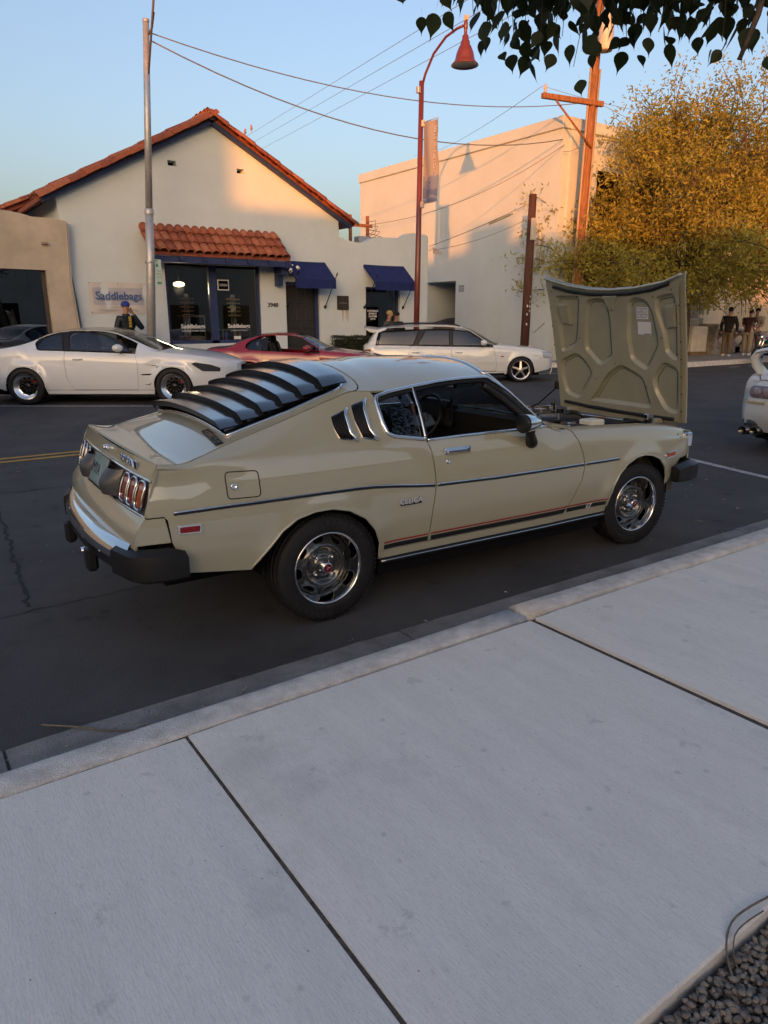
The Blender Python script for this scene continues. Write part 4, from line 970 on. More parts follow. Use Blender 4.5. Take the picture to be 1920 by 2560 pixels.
# gravel bed behind the pavement
M_soil = mat('gravel_soil', (.15, .13, .115), .95, var=.6, vscale=60, bump=.8, bscale=60)
gb = struct(MB().box(-40, 60, -3.0, .63, -.02, .106).build('gravel_bed_soil', M_soil))
M_peb = mat('pebbles', (.27, .235, .20), .8, 0, .35, var=.5, vscale=22, var2=(.11, .10, .09), bump=.3, bscale=200)
def gravel():
    rr = random.Random(3); base = []
    mb = MB(); cnt = 0
    tmpl = []
    for k in range(10):
        vs = []; q = random.Random(k)
        for ph in (0.5, 1.15, 1.75, 2.5):
            for j in range(6): th = j / 6 * 2 * PI + ph; r_ = math.sin(ph) * q.uniform(.75, 1.2); vs.append((r_ * math.cos(th), r_ * math.sin(th) * q.uniform(.6, .95), math.cos(ph) * .65))
        vs += [(0, 0, .68), (0, 0, -.68)]
        fs = [(r * 6 + j, r * 6 + (j + 1) % 6, (r + 1) * 6 + (j + 1) % 6, (r + 1) * 6 + j) for r in range(3) for j in range(6)]
        fs += [(j, 24, (j + 1) % 6) for j in range(6)] + [(18 + j, 18 + (j + 1) % 6, 25) for j in range(6)]
        tmpl.append((vs, fs))
    for i in range(11000):
        x = rr.uniform(.90, 2.3); y = rr.uniform(.10, .622); sc = rr.uniform(.005, .0115) * (1.25 if rr.random() < .12 else 1)
        M = Matrix.Translation((x, y, .106 + rr.uniform(0, .026))) @ Matrix.Rotation(rr.uniform(0, 6.3), 4, 'Z') @ Matrix.Rotation(rr.uniform(-.7, .7), 4, 'X') @ Matrix.Scale(sc, 4)
        v, f = tmpl[rr.randrange(10)]; mb.add(v, f, True, M)
    return mb
g_o = tag(gravel().build('gravel', M_peb), 'loose grey brown pebbles beside the pavement edge', 'gravel', kind='stuff')
def smooth_path(pts, n=6):
    P = [np.array(p, float) for p in pts]; out = []
    for i in range(len(P) - 1):
        a, b, c, d = P[max(i - 1, 0)], P[i], P[i + 1], P[min(i + 2, len(P) - 1)]
        for k in range(n): t = k / n; out.append(tuple(.5 * (2 * b + (c - a) * t + (2 * a - 5 * b + 4 * c - d) * t * t + (3 * b - a - 3 * c + d) * t ** 3)))
    return out + [tuple(P[-1])]
M_twig = mat('dry_twig', (.16, .13, .10), .8, var=.3, vscale=40)
for pts, r_, lab in (([(1.66, .655, .158), (1.50, .665, .160), (1.40, .61, .135), (1.38, .53, .10), (1.42, .42, .098), (1.50, .25, .096)], .0026, 'longest dry twig arching over the pavement edge onto the gravel'),
                ([(1.26, .60, .118), (1.36, .545, .115), (1.47, .50, .105), (1.53, .50, .10)], .0022, 'thin straight twig lying across the gravel by the pavement'),
                ([(1.60, .64, .157), (1.47, .64, .158), (1.41, .58, .12), (1.43, .47, .10), (1.45, .40, .10)], .0018, 'finest curled twig beside the pavement corner')):
    tag(MB().tube(smooth_path(pts), r_, 6).build('twig', M_twig), lab, 'twig', 'fallen twigs')
tag(MB().tube(smooth_path([(.32, 2.84, .012), (.42, 2.74, .02), (.55, 2.62, .018), (.68, 2.54, .02), (.80, 2.45, .03)]), .004, 6).build('twig', M_twig), 'long bent twig lying across the gutter at the left', 'twig', 'fallen twigs')
tag(MB().tube(smooth_path([(3.85, 2.42, .014), (3.80, 2.50, .02), (3.95, 2.56, .02), (4.2, 2.56, .02), (4.38, 2.50, .02)]), .003, 6).build('twig', M_twig), 'curved pale twig in the gutter ahead of the coupe', 'twig', 'fallen twigs')
def litter():
    rr = random.Random(9); mb = MB()
    for i in range(420):
        u = rr.random()
        if u < .40: x, y, z = rr.uniform(-.5, 6.5), 2.42 + abs(rr.gauss(0, .16)), .013
        elif u < .8: x, y, z = rr.uniform(4.6, 8.5), rr.uniform(2.8, 6.5), .004
        else: x, y, z = rr.uniform(-1, 5), rr.uniform(4.5, 8.5), .004
        s_ = rr.uniform(.004, .012); M = Matrix.Translation((x, y, z + s_ * .3)) @ Matrix.Rotation(rr.uniform(0, 6.3), 4, 'Z') @ Matrix.Rotation(rr.gauss(0, .5), 4, 'X')
        if rr.random() < .25: mb.box(-s_ * 3.5, s_ * 3.5, -.0016, .0016, 0, .003, M)
        else: mb.add([(-s_, 0, 0), (0, -s_ * .5, .002), (s_, 0, 0), (0, s_ * .5, .002)], [(0, 1, 2, 3)], False, M)
    return mb
tag(litter().build('road_litter', mat('dry_litter', (.36, .31, .24), .85, var=.6, vscale=30)), 'dry leaf bits and grit scattered over road and gutter', 'litter', kind='stuff')
# ------------------------------------------------------------------ far pavement
fp = [(-60, 17.0), (16.6, 17.0), (17.6, 16.8), (18.5, 16.1), (19.2, 15.0), (19.8, 14.2), (20.8, 13.85), (60, 13.8), (60, 40), (-60, 40)]
fpv = struct(MB().prism(fp, -.05, .15).build('pavement', mat('far_pavement', (.27, .265, .26), .88, var=.18, vscale=1.2)))
kp = fp[:8]
kb = MB(); vs = []
for i, p in enumerate(kp):
    q = kp[min(i + 1, 7)]; o = kp[max(i - 1, 0)]; d = Vector((q[0] - o[0], q[1] - o[1])).normalized()
    for off, z in ((.02, 0.0), (.012, .145), (0, .157), (-.13, .157), (-.13, .10)): vs.append((p[0] + d.y * off, p[1] - d.x * off, z))
kb.add(vs, [(i * 5 + j, i * 5 + j + 1, (i + 1) * 5 + j + 1, (i + 1) * 5 + j) for i in range(7) for j in range(4)]).build('kerb', M_curb, fpv)
# ================================================================== the gabled shop
M_stucco = mat('cream_stucco', (0.60, 0.66, 0.675), 0.9, 0, 0.2, var=0.05, vscale=1.3, bump=0.22, bscale=9)
M_navy = mat('navy_trim', (0.030, 0.045, 0.125), 0.5, 0, 0.4, var=.15, vscale=8)
M_tile = [mat('clay_tile_a', (0.34, 0.105, 0.055), .8, 0, .3, var=.25, vscale=7, bump=.3, bscale=60), mat('clay_tile_b', (0.28, 0.085, 0.05), .8, 0, .3, var=.3, vscale=7, bump=.3, bscale=60), mat('clay_tile_c', (0.38, 0.135, 0.075), .8, 0, .3, var=.22, vscale=7, bump=.3, bscale=60)]
M_tan = mat('tan_stucco', (0.48, 0.415, 0.335), 0.9, 0, 0.2, var=.16, vscale=1.6, bump=.3, bscale=7)
M_shopglass = glass('shop_glass', (.80, .82, .82), .04)
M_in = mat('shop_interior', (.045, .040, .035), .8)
def wall_holes(name, outer, holes, y0, y1, m, parent, step=.5):
    """upright wall in the XZ plane with openings and reveals"""
    P, T = tri_fill(outer, holes, step); mb = MB()
    mb.add([(p[0], y0, p[1]) for p in P], [tuple(map(int, t)) for t in T]); mb.add([(p[0], y1, p[1]) for p in P], [tuple(map(int, t[::-1])) for t in T])
    for lp in [outer] + list(holes):
        n = len(lp); mb.add([(p[0], y0, p[1]) for p in lp] + [(p[0], y1, p[1]) for p in lp], [(i, (i + 1) % n, n + (i + 1) % n, n + i) for i in range(n)])
    return fixn(mb.build(name, m, parent))
def tile_mesh(L, w, h, m, k):
    vs = []; fs = []; n = 8
    for i, (u, sc) in enumerate(((0, 1.06), (.04, 1.06), (1, .90))):
        for j in range(n + 1):
            th = PI * j / n
            vs.append((u * L, -math.cos(th) * w / 2 * sc, math.sin(th) * h * sc))
    W = n + 1; fs = [(i * W + j, i * W + j + 1, (i + 1) * W + j + 1, (i + 1) * W + j) for i in range(2) for j in range(n)]
    b = len(vs)
    for j in range(n + 1):
        th = PI * j / n; vs.append((0, -math.cos(th) * w / 2 * .84, math.sin(th) * h * .80)); 
    for j in range(n + 1):
        th = PI * j / n; vs.append((L * .5, -math.cos(th) * w / 2 * .82, math.sin(th) * h * .78))
    fs += [(j, b + j, b + j + 1, j + 1) for j in range(n)] + [(b + j, b + W + j, b + W + j + 1, b + j + 1) for j in range(n)]
    return MB().add(vs, fs, True).mesh('roof_tile', m)
TILES = [tile_mesh(.46, .235, .10, m, k) for k, m in enumerate(M_tile)]
def put_tile(parent, pos, dirv, upv, sc=1.0, rnd=random, name='roof_tile'):
    """dirv: uphill direction of the tile"""
    o = link(name, TILES[rnd.randrange(3)], parent)
    x = Vector(dirv).normalized(); z = Vector(upv); y = z.cross(x).normalized(); z = x.cross(y)
    j = rnd.uniform(-.03, .03)
    M = Matrix((x, y, z)).transposed().to_4x4(); M.translation = Vector(pos)
    o.matrix_local = M @ Matrix.Rotation(j, 4, 'Z') @ Matrix.Scale(sc, 4)
    return o
def build_shop():
    sh = empty('shop_building', (7.7, 18.5, .15), 0, 'cream stucco shop with a gabled red tile roof and navy trim', 'shop')
    ox, oy, oz = 7.7, 18.5, .15
    def loc(o): o.location = (-ox, -oy, -oz); return o
    y0, y1 = 18.5, 18.82
    W1 = [(6.25, .92), (8.85, .92), (8.85, 2.92), (6.25, 2.90)]; DR = [(9.62, .12), (10.70, .12), (10.70, 2.55), (9.62, 2.55)]; W2 = [(12.29, .90), (13.55, .90), (13.55, 2.47), (12.29, 2.47)]
    V1 = [(6.53, 5.16), (6.75, 5.16), (6.75, 5.28), (6.53, 5.28)]; V2 = [(8.33, 5.17), (8.53, 5.17), (8.53, 5.28), (8.33, 5.28)]
    outl = [(4.26, .05), (4.10, 2.0), (3.86, 4.36), (3.9, 4.42), (7.66, 6.26), (11.36, 4.33), (11.38, 3.80), (11.9, 3.70), (12.15, 3.69), (12.35, 3.74), (12.55, 3.85), (12.75, 3.89), (13.5, 3.90), (13.68, 3.95), (13.85, 4.05), (14.05, 4.08), (14.58, 4.05), (14.63, 3.98), (14.63, .05)]
    loc(wall_holes('front_wall', outl, [W1, DR, W2, V1, V2], y0, y1, M_stucco, sh))
    # side and back walls, low roof of the right wing
    loc(MB().box(3.95, 4.2, 18.83, 30, .05, 4.3).box(11.15, 11.36, 18.83, 30, .05, 4.3).build('side_wall', M_stucco, sh))
    loc(MB().box(14.38, 14.625, 18.83, 27, .05, 3.95).box(11.37, 14.37, 18.83, 27, 3.35, 3.5).build('wing_wall', M_stucco, sh))
    for V in (V1, V2): loc(MB().box(V[0][0], V[1][0], 18.80, 18.81, V[0][1], V[2][1]).build('gable_vent', M_dark, sh))
    # roof planes
    sl = Vector((7.66 - 3.55, 0, 6.36 - 4.20)).normalized(); sr = Vector((7.66 - 11.72, 0, 6.36 - 4.18)).normalized()
    ul = Vector((-sl.z, 0, sl.x)); ur = Vector((sr.z, 0, -sr.x)); ur = ur if ur.z > 0 else -ur
    rf = loc(fixn(MB().add([(3.5, 18.40, 4.20), (7.66, 18.40, 6.38), (7.66, 30, 6.38), (3.5, 30, 4.20), (3.5, 18.40, 4.10), (7.66, 18.40, 6.28), (7.66, 30, 6.28), (3.5, 30, 4.10)], [(0, 1, 2, 3), (4, 5, 6, 7), (0, 1, 5, 4), (3, 2, 6, 7), (0, 3, 7, 4)])
           .add([(11.75, 18.40, 4.18), (7.66, 18.40, 6.38), (7.66, 30, 6.38), (11.75, 30, 4.18), (11.75, 18.40, 4.08), (7.66, 18.40, 6.28), (7.66, 30, 6.28), (11.75, 30, 4.08)], [(0, 1, 2, 3), (4, 5, 6, 7), (0, 1, 5, 4), (3, 2, 6, 7), (0, 3, 7, 4)]).build('roof', M_tile[1], sh)))
    for a, b in (((3.52, 4.17), (7.66, 6.33)), ((11.74, 4.15), (7.66, 6.33))):
        d = Vector((b[0] - a[0], 0, b[1] - a[1])).normalized(); n = Vector((-d.z, 0, d.x)); n = n if n.z > 0 else -n
        A = Vector((a[0], 18.33, a[1])) - n * .03; B = Vector((b[0], 18.33, b[1])) - n * .03
        c = [A, B, B - n * .085, A - n * .085]; 
        fixn(loc(MB().add([tuple(p) for p in c] + [tuple(p + Vector((0, .16, 0))) for p in c], [(0, 1, 2, 3), (4, 5, 6, 7), (0, 1, 5, 4), (1, 2, 6, 5), (2, 3, 7, 6), (3, 0, 4, 7)]).build('verge_board', M_navy, sh)))
    rnd = random.Random(5); O = Vector((ox, oy, oz))
    for side, base, d, u, L in ((0, Vector((3.48, 0, 4.22)), sl, ul, 4.72), (1, Vector((11.80, 0, 4.19)), sr, ur, 4.72)):
        n = 12
        for row, yy in enumerate((18.29, 18.56, 18.83, 19.10)):
            for k in range(n):
                p = base + d * (k * L / n) + u * (.012 * (k % 2)) + Vector((0, yy + rnd.uniform(-.012, .012), 0)) + u * (.02 if row == 0 else 0)
                put_tile(sh, p - O + (Vector((0, 0, -.02)) if row else Vector((0, 0, -.105))), d, u, 1.28 if row == 0 else 1.15, rnd)
    for k in range(8):                          # ridge
        put_tile(sh, Vector((7.66, 18.30 + .40 * k, 6.40)) - O, (0, 1, 0), (0, 0, 1), 1.15, rnd, 'ridge_tile')
    MB().ball((7.66 - ox, 18.33 - oy, 6.40 - oz), .13, 10, 7, (1, .4, 1)).build('ridge_mortar', mat('mortar', (.33, .27, .22), .9, var=.3, vscale=12), sh)
    # lower roof of the set-back left wing
    lr = loc(fixn(MB().add([(2.2, 21.2, 3.78), (4.3, 21.2, 4.72), (4.3, 30, 4.72), (2.2, 30, 3.78), (2.2, 21.2, 3.66), (4.3, 21.2, 4.60), (4.3, 30, 4.60), (2.2, 30, 3.66)], [(0, 1, 2, 3), (4, 5, 6, 7), (0, 1, 5, 4), (3, 2, 6, 7), (0, 3, 7, 4)]).build('wing_roof', M_tile[1], sh)))
    d = Vector((2.1, 0, .94)).normalized(); u = Vector((-d.z, 0, d.x))
    for row in range(2):
        for k in range(6): put_tile(sh, Vector((2.22, 21.2 + .26 * row, 3.80)) + d * (.38 * k) - O, d, u, 1.0, rnd)
    loc(MB().box(2.6, 4.0, 21.4, 21.7, .1, 4.0).build('wing_wall', M_tan, sh))
    # ---- tiled canopy over the window
    can = empty('window_canopy'); can.parent = sh
    d = Vector((0, .78, .56)).normalized(); u = Vector((0, -d.z, d.y))
    for c in range(17):
        x = 5.80 + .218 * c
        for r_ in range(3):
            p = Vector((x, 17.74, 3.10)) + d * (.36 * r_ + rnd.uniform(-.02, .02)) + u * (.028 * r_)
            o = put_tile(can, p - O, d, u, 1.0, rnd, 'canopy_tile')
    loc(fixn(MB().add([(5.74, 17.80, 3.03), (9.42, 17.80, 3.03), (9.42, 18.49, 3.55), (5.74, 18.49, 3.55), (5.74, 17.80, 3.10), (9.42, 17.80, 3.10), (9.42, 18.49, 3.62), (5.74, 18.49, 3.62)], [(0, 1, 2, 3), (4, 5, 6, 7), (0, 1, 5, 4), (2, 3, 7, 6), (0, 3, 7, 4), (1, 2, 6, 5)]).build('canopy_deck', M_tile[1], can)))
    loc(MB().box(5.74, 9.44, 17.82, 17.94, 2.88, 3.02).build('canopy_beam', M_navy, can))
    for k in range(7): loc(MB().box(5.82 + .59 * k, 5.90 + .59 * k, 17.76, 18.49, 2.93, 3.025).build('rafter', M_navy, can))
    loc(fixn(MB().prism([(18.49, 2.42), (18.49, 3.02), (17.80, 3.02), (17.80, 2.86), (18.02, 2.84), (18.05, 2.70), (18.24, 2.68), (18.27, 2.42)], 9.28, 9.42, Matrix(((0, 0, 1, 0), (1, 0, 0, 0), (0, 1, 0, 0), (0, 0, 0, 1)))).build('canopy_bracket', M_navy, can)))
    sp = loc(MB().tube([(9.45, 17.85, 2.95), (9.50, 17.80, 2.93)], .02, 8).build('spot_lamp', M_white, can))
    for dx, dz in ((-.10, -.02), (.08, .05)): loc(MB().lathe([(.0, 0), (.035, .0), (.05, .10), (.03, .09)], 12, AX((dx * 4, -.6, -.7), (9.52 + dx, 17.78, 2.86 + dz))).build('spot_lamp', M_white, can))
    # ---- shop window
    wn = empty('shop_window'); wn.parent = sh
    fr = MB()
    for a, b, c, e in ((6.25, 6.31, .92, 2.90), (8.79, 8.85, .92, 2.91), (7.42, 7.62, .92, 2.90)): loc(MB().box(a, b, 18.56, 18.68, c, e).build('window_frame', M_navy, wn))
    loc(MB().box(6.31, 8.79, 18.56, 18.68, .92, 1.0).build('window_frame', M_navy, wn)); loc(MB().box(6.31, 8.79, 18.57, 18.67, 2.85, 2.90).build('window_frame', M_dark, wn))
    for a, b in ((6.312, 7.418), (7.622, 8.788)): loc(MB().box(a, b, 18.615, 18.625, 1.002, 2.848).build('pane', M_shopglass, wn))
    ink = mat('white_lettering', (.72, .72, .72), .5)
    for xc, s2 in ((6.93, 'Studio Bags & Leather Goods'), (8.22, 'Jewelry & Accessories')):
        loc(lettering('Saddlebags', .150, frame_mat((xc, 18.608, 1.36), (1, 0, 0), (0, 0, 1)), ink, wn, ext=.001, bold=.003)); loc(lettering(s2, .052, frame_mat((xc, 18.608, 1.25), (1, 0, 0), (0, 0, 1)), ink, wn, ext=.001))
    sg = loc(MB().box(7.66, 7.98, 18.585, 18.595, 2.28, 2.55).build('window_sign', M_white, wn)); loc(MB().box(7.685, 7.955, 18.580, 18.584, 2.305, 2.525).build('sign_face', M_dark, wn)); loc(lettering('OPEN', .085, frame_mat((7.82, 18.578, 2.41), (1, 0, 0), (0, 0, 1)), ink, wn, ext=.0006))
    loc(MB().box(8.05, 8.25, 18.59, 18.60, 1.02, 1.10).build('card_notice', M_white, wn))
    # shop floor behind the glass
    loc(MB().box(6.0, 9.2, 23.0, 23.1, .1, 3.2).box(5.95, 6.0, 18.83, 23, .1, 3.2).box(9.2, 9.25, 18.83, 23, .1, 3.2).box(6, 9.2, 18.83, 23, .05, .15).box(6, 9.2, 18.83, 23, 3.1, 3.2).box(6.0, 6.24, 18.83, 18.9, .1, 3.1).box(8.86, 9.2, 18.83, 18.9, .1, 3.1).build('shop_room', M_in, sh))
    # ---- door
    dr = loc(MB().box(9.66, 10.60, 18.66, 18.71, .16, 2.46).build('door', mat('charcoal_door', (.030, .029, .028), .5, var=.2, vscale=9), sh))
    for r_, (z0, z1) in enumerate(((.25, .55), (.62, .74), (.81, 1.22), (1.29, 1.42), (1.49, 1.9), (1.97, 2.10), (2.17, 2.40))):
        for c in range(3 if z1 - z0 > .2 else 2):
            w = .84 / (3 if z1 - z0 > .2 else 2); xa = 9.71 + c * w + .02
            MB().bbox(xa, xa + w - .04, 18.640, 18.662, z0, z1, .012).build('door_panel', MATS['charcoal_door'], dr)
    for a, b, c, e in ((9.62, 9.66, .16, 2.55), (10.60, 10.70, .16, 2.55), (9.66, 10.60, 2.46, 2.55)): loc(MB().box(a + .001, b - .001, 18.58, 18.70, c, e - .001).build('door_frame', M_navy, sh))
    # ---- second window
    w2 = empty('side_window'); w2.parent = sh
    for a, b, c, e in ((12.29, 12.34, .90, 2.47), (13.48, 13.55, .90, 2.47), (12.34, 13.48, .90, .96), (12.34, 13.48, 2.42, 2.47)): loc(MB().box(a + .001, b - .001, 18.58, 18.68, c + .001, e - .001).build('window_frame', M_navy, w2))
    loc(MB().box(12.342, 13.478, 18.625, 18.635, .962, 2.418).build('pane', M_shopglass, w2))
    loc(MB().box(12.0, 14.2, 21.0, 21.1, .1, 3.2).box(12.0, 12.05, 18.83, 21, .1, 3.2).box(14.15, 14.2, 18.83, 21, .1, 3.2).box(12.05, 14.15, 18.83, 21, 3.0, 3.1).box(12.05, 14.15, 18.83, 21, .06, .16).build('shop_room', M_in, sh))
    for k, (t, zz) in enumerate((('HANDBAGS', 1.78), ('JEWELRY', 1.70), ('LEATHER', 1.62), ('GIFTS', 1.54))): loc(lettering(t, .075, frame_mat((12.62, 18.618, zz), (1, 0, 0), (0, 0, 1)), ink, w2, ext=.0006, bold=.002))
    loc(lettering('3940', .165, frame_mat((9.20, 18.485, 1.915), (1, 0, 0), (0, 0, 1)), mat('dark_numbers', (.06, .055, .05), .6), sh, ext=.012))
    pq = loc(MB().bbox(11.27, 11.66, 18.455, 18.492, 1.81, 2.20, .006).build('wall_plaque', mat('rusted_plaque', (.055, .045, .040), .7, .3, var=.4, vscale=6), sh)); loc(lettering('Saddlebags', .060, frame_mat((11.465, 18.452, 2.0), (1, 0, 0), (0, 0, 1)), mat('plaque_letters', (.25, .23, .20), .6), pq, ext=.002)); pq.children[0].location = (0, 0, 0)
    M_rust = mat('rust_streak', (.42, .22, .09), .9, var=.5, vscale=9, var2=(.56, .46, .34), stretch=(6, 1, 1))
    for x, l in ((11.45, .30), (11.56, .24), (11.62, .34)): loc(fixn(MB().add([(x, 18.497, 1.80), (x + .05, 18.497, 1.80), (x + .035, 18.497, 1.80 - l), (x + .02, 18.497, 1.80 - l)], [(0, 1, 2, 3)]).build('rust_streak', M_rust, sh)))
    return sh
SHOP = build_shop()
# canvas awnings, each with two spear struts
M_canvas = mat('navy_canvas', (0.018, 0.028, 0.115), 0.75, 0, .2, var=.15, vscale=5)
for x0, x1, lab in ((9.62, 10.88, 'navy canvas awning over the dark panelled shop door'), (12.20, 13.67, 'navy canvas awning over the small side window')):
    cx = (x0 + x1) / 2; aw = empty('canvas_awning', (cx, 18.5, 3.0), 0, lab, 'awning', 'navy canvas awnings')
    a, b = x0 - cx, x1 - cx
    cv = MB(); n = 8
    for i in range(1): pass
    top = lambda u, v: (a + (b - a) * u, -.02 - .60 * v, .10 - .50 * v - .03 * math.sin(PI * v) - .008 * math.sin(PI * u * 1) )
    cv.grid(top, 8, 6); cv.add([(a, -.62, -.40), (b, -.62, -.40), (b, -.63, -.64), (a, -.63, -.64)], [(0, 1, 2, 3)])
    cv.add([(a, -.02, .10), (a, -.62, -.40), (a, -.62, -.44), (a, -.02, .02)], [(0, 1, 2, 3)]); cv.add([(b, -.02, .10), (b, -.62, -.40), (b, -.62, -.44), (b, -.02, .02)], [(0, 1, 2, 3)])
    cv.build('canopy', M_canvas, aw)
    for x in (a + .02, b - .02):
        sp = MB().tube([(x, -.70, -.27), (x, -.03, -1.13)], .013, 6).lathe([(0, .14), (.026, .05), (0, -.02)], 8, AX((0, -.6, .78), (x, -.68, -.30))).lathe([(0, .10), (.045, .02), (0, -.07)], 6, AX((0, .6, -.78), (x, -.05, -1.10)))
        sp.build('spear_strut', mat('wrought_iron', (.012, .012, .013), .5), aw)
# vinyl banner on the wall
bn = empty('shop_banner', (5.06, 18.47, 2.04), 0, 'white vinyl banner with blue lettering tied to the stucco wall', 'banner')
M_vinyl = mat('banner_vinyl', (.60, .565, .53), .6, 0, .4, var=.08, vscale=3)
def ban(u, v): return (-.68 + 1.36 * u, .02 - .018 * math.sin(9 * u + 3 * v) * math.sin(PI * v) - .01 * math.sin(17 * u), -.36 + .72 * v + .015 * math.sin(PI * u) * (v - .5))
MB().grid(ban, 24, 10).build('sheet', M_vinyl, bn)
M_wood = mat('printed_wood', (.50, .49, .52), .6, var=.3, vscale=5, var2=(.36, .36, .42), stretch=(1, 1, 14))
MB().grid(lambda u, v: (-.60 + 1.22 * u, ban(.06 + .9 * u, .28 + .54 * v)[1] - .004, -.16 + .40 * v), 20, 6).build('printed_panel', M_wood, bn)
M_blue = mat('blue_print', (.055, .12, .30), .6); M_grey = mat('grey_print', (.28, .25, .25), .6)
lettering('Saddlebags', .255, frame_mat((.0, -.028, .045), (1, 0, 0), (0, 0, 1)), M_blue, bn, ext=.001, bold=.004)
lettering('STUDIO BAGS', .055, frame_mat((-.05, -.026, -.215), (1, 0, 0), (0, 0, 1)), M_grey, bn, ext=.001); lettering('TOTES, JEWELRY & LEATHER GOODS', .055, frame_mat((-.02, -.026, -.285), (1, 0, 0), (0, 0, 1)), M_grey, bn, ext=.001)
for x, z in ((-.66, .34), (.66, .34), (-.66, -.34), (.66, -.34), (0, .345)): MB().ball((x, -.005, z), .012, 8, 5).build('eyelet', M_chrome, bn)
# things inside the shop windows
lp = empty('pendant_lamp', (7.05, 19.8, 2.46), 0, 'lit round pendant lamp glowing inside the shop window', 'lamp')
MB().ball((0, 0, 0), .15, 16, 10, (1, 1, .45)).build('lamp_shade', mat('lit_shade', (.8, .7, .45), .5, emit=(1, .78, .35), estr=3.0), lp); MB().tube([(0, 0, .05), (0, 0, .62)], .008, 6).build('lamp_cord', M_black, lp)
_l = bpy.data.lights.new('pendant_bulb', 'POINT'); _l.energy = 9; _l.color = (1, .75, .45); _l.shadow_soft_size = .15; _o = bpy.data.objects.new('pendant_bulb', _l); COL.objects.link(_o); _o.parent = lp; _o.location = (0, 0, -.12)
M_steel = mat('brushed_steel', (.55, .55, .54), .3, .9); M_wd = mat('display_wood', (.30, .20, .12), .6)
for x, m, lab, z0 in ((6.86, mat('bracelet_brown', (.30, .17, .13), .6), 'steel display stand with brown bracelet bars in left pane', .3), (8.16, mat('bracelet_gold', (.55, .42, .20), .5), 'display stand with golden bracelet bars in right pane', 1.55)):
    ds = empty('display_stand', (x, 18.80, 1.0), 0, lab, 'display stand', 'bracelet stands in the window')
    for dx in (-.06, -.02, .02, .06): MB().tube([(dx, 0, -.85 if z0 < 1 else .35), (dx, 0, 1.10 if z0 < 1 else 1.1)], .010, 6).build('post', M_steel, ds)
    for k in range(5): MB().tube([(-.19 + .01 * k, -.03, 1.06 - .105 * k), (.19 - .01 * (k % 2), -.03, 1.06 - .105 * k)], .020, 8).build('bracelet_bar', m, ds)
    if z0 > 1: MB().tube([(0, 0, -.85), (0, 0, .36)], .02, 8).bbox(-.12, .12, -.10, .10, .34, .37, .005).build('pedestal', M_steel, ds)
    MB().bbox(-.05, .05, -.03, .03, 1.10, 1.18, .008).build('stand_cap', M_steel, ds)
dc = empty('display_cabinet', (7.12, 19.15, .15), 0, 'glazed wooden display cabinet behind the left shop pane', 'cabinet')
MB().bbox(-.30, .28, -.2, .25, 0, .95, .01).build('cabinet_base', mat('pale_wood', (.36, .30, .22), .6), dc)
for x in (-.29, .27): MB().box(x - .015, x + .015, -.19, -.16, .95, 1.45).build('cabinet_post', MATS['pale_wood'], dc)
MB().box(-.30, .28, -.2, .25, 1.45, 1.49).build('cabinet_top', MATS['pale_wood'], dc); MB().box(-.27, .255, -.186, -.180, .955, 1.445).build('pane', M_shopglass, dc)
jb = empty('jewellery_table', (8.25, 19.1, .15), 0, 'small glass topped table holding jewellery in right pane', 'table')
MB().box(-.42, .42, -.25, .25, 1.10, 1.13).build('table_top', M_steel, jb)
for x in (-.40, .40): MB().box(x - .012, x + .012, -.24, -.22, 0, 1.10).build('leg', M_steel, jb)
for x, c in ((-.25, (.1, .12, .7)), (.02, (.45, .28, .12)), (.14, (.5, .32, .14))): MB().lathe([(.05, 0), (.03, .12), (.055, .20), (.02, .26)], 10, Matrix.Translation((x, -.1, .80))).build('trinket', mat('trinket_%d' % int(c[2] * 100), c, .4), jb)
# ------------------------------------------------------------------ tan building at the left
tb = empty('tan_building', (0, 18.3, .15), 0, 'low tan stucco building with one dark window at left edge', 'building')
def tl(o): o.location = (0, -18.3, -.15); return o
tl(wall_holes('front_wall', [(-30, .05), (-30, 4.0), (1.5, 3.9), (2.7, 3.84), (3.05, 3.80), (3.30, 3.74), (3.75, 3.73), (4.00, 3.70), (4.04, 3.62), (3.99, 2.4), (4.06, 1.3), (4.10, .05)], [[(-.6, .7), (3.47, .7), (3.46, 2.62), (-.6, 2.66)]], 18.30, 18.62, M_tan, tb))
tl(MB().box(-30, 3.9, 18.63, 19.4, 3.2, 3.4).build('roof_slab', M_tan, tb))
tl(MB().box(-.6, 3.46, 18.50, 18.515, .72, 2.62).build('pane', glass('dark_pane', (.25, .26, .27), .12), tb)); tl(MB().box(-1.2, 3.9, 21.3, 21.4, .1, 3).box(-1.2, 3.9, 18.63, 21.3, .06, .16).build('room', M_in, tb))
tl(MB().box(-.6, 3.46, 18.44, 18.56, .70, .78).build('window_frame', mat('bronze_frame', (.06, .05, .045), .5), tb)); tl(MB().box(3.38, 3.46, 18.45, 18.55, .78, 2.62).build('window_frame', MATS['bronze_frame'], tb))
tl(MB().bbox(3.42, 3.55, 18.22, 18.30, 3.16, 3.22, .01).build('wall_spout', mat('spout_clay', (.30, .22, .16), .8), tb))
MB().tube([(4.02, -.012, .1), (3.99, -.012, 1.2), (3.94, -.012, 2.25), (3.99, -.012, 3.5)], .012, 6).build('conduit', M_tan, tb)
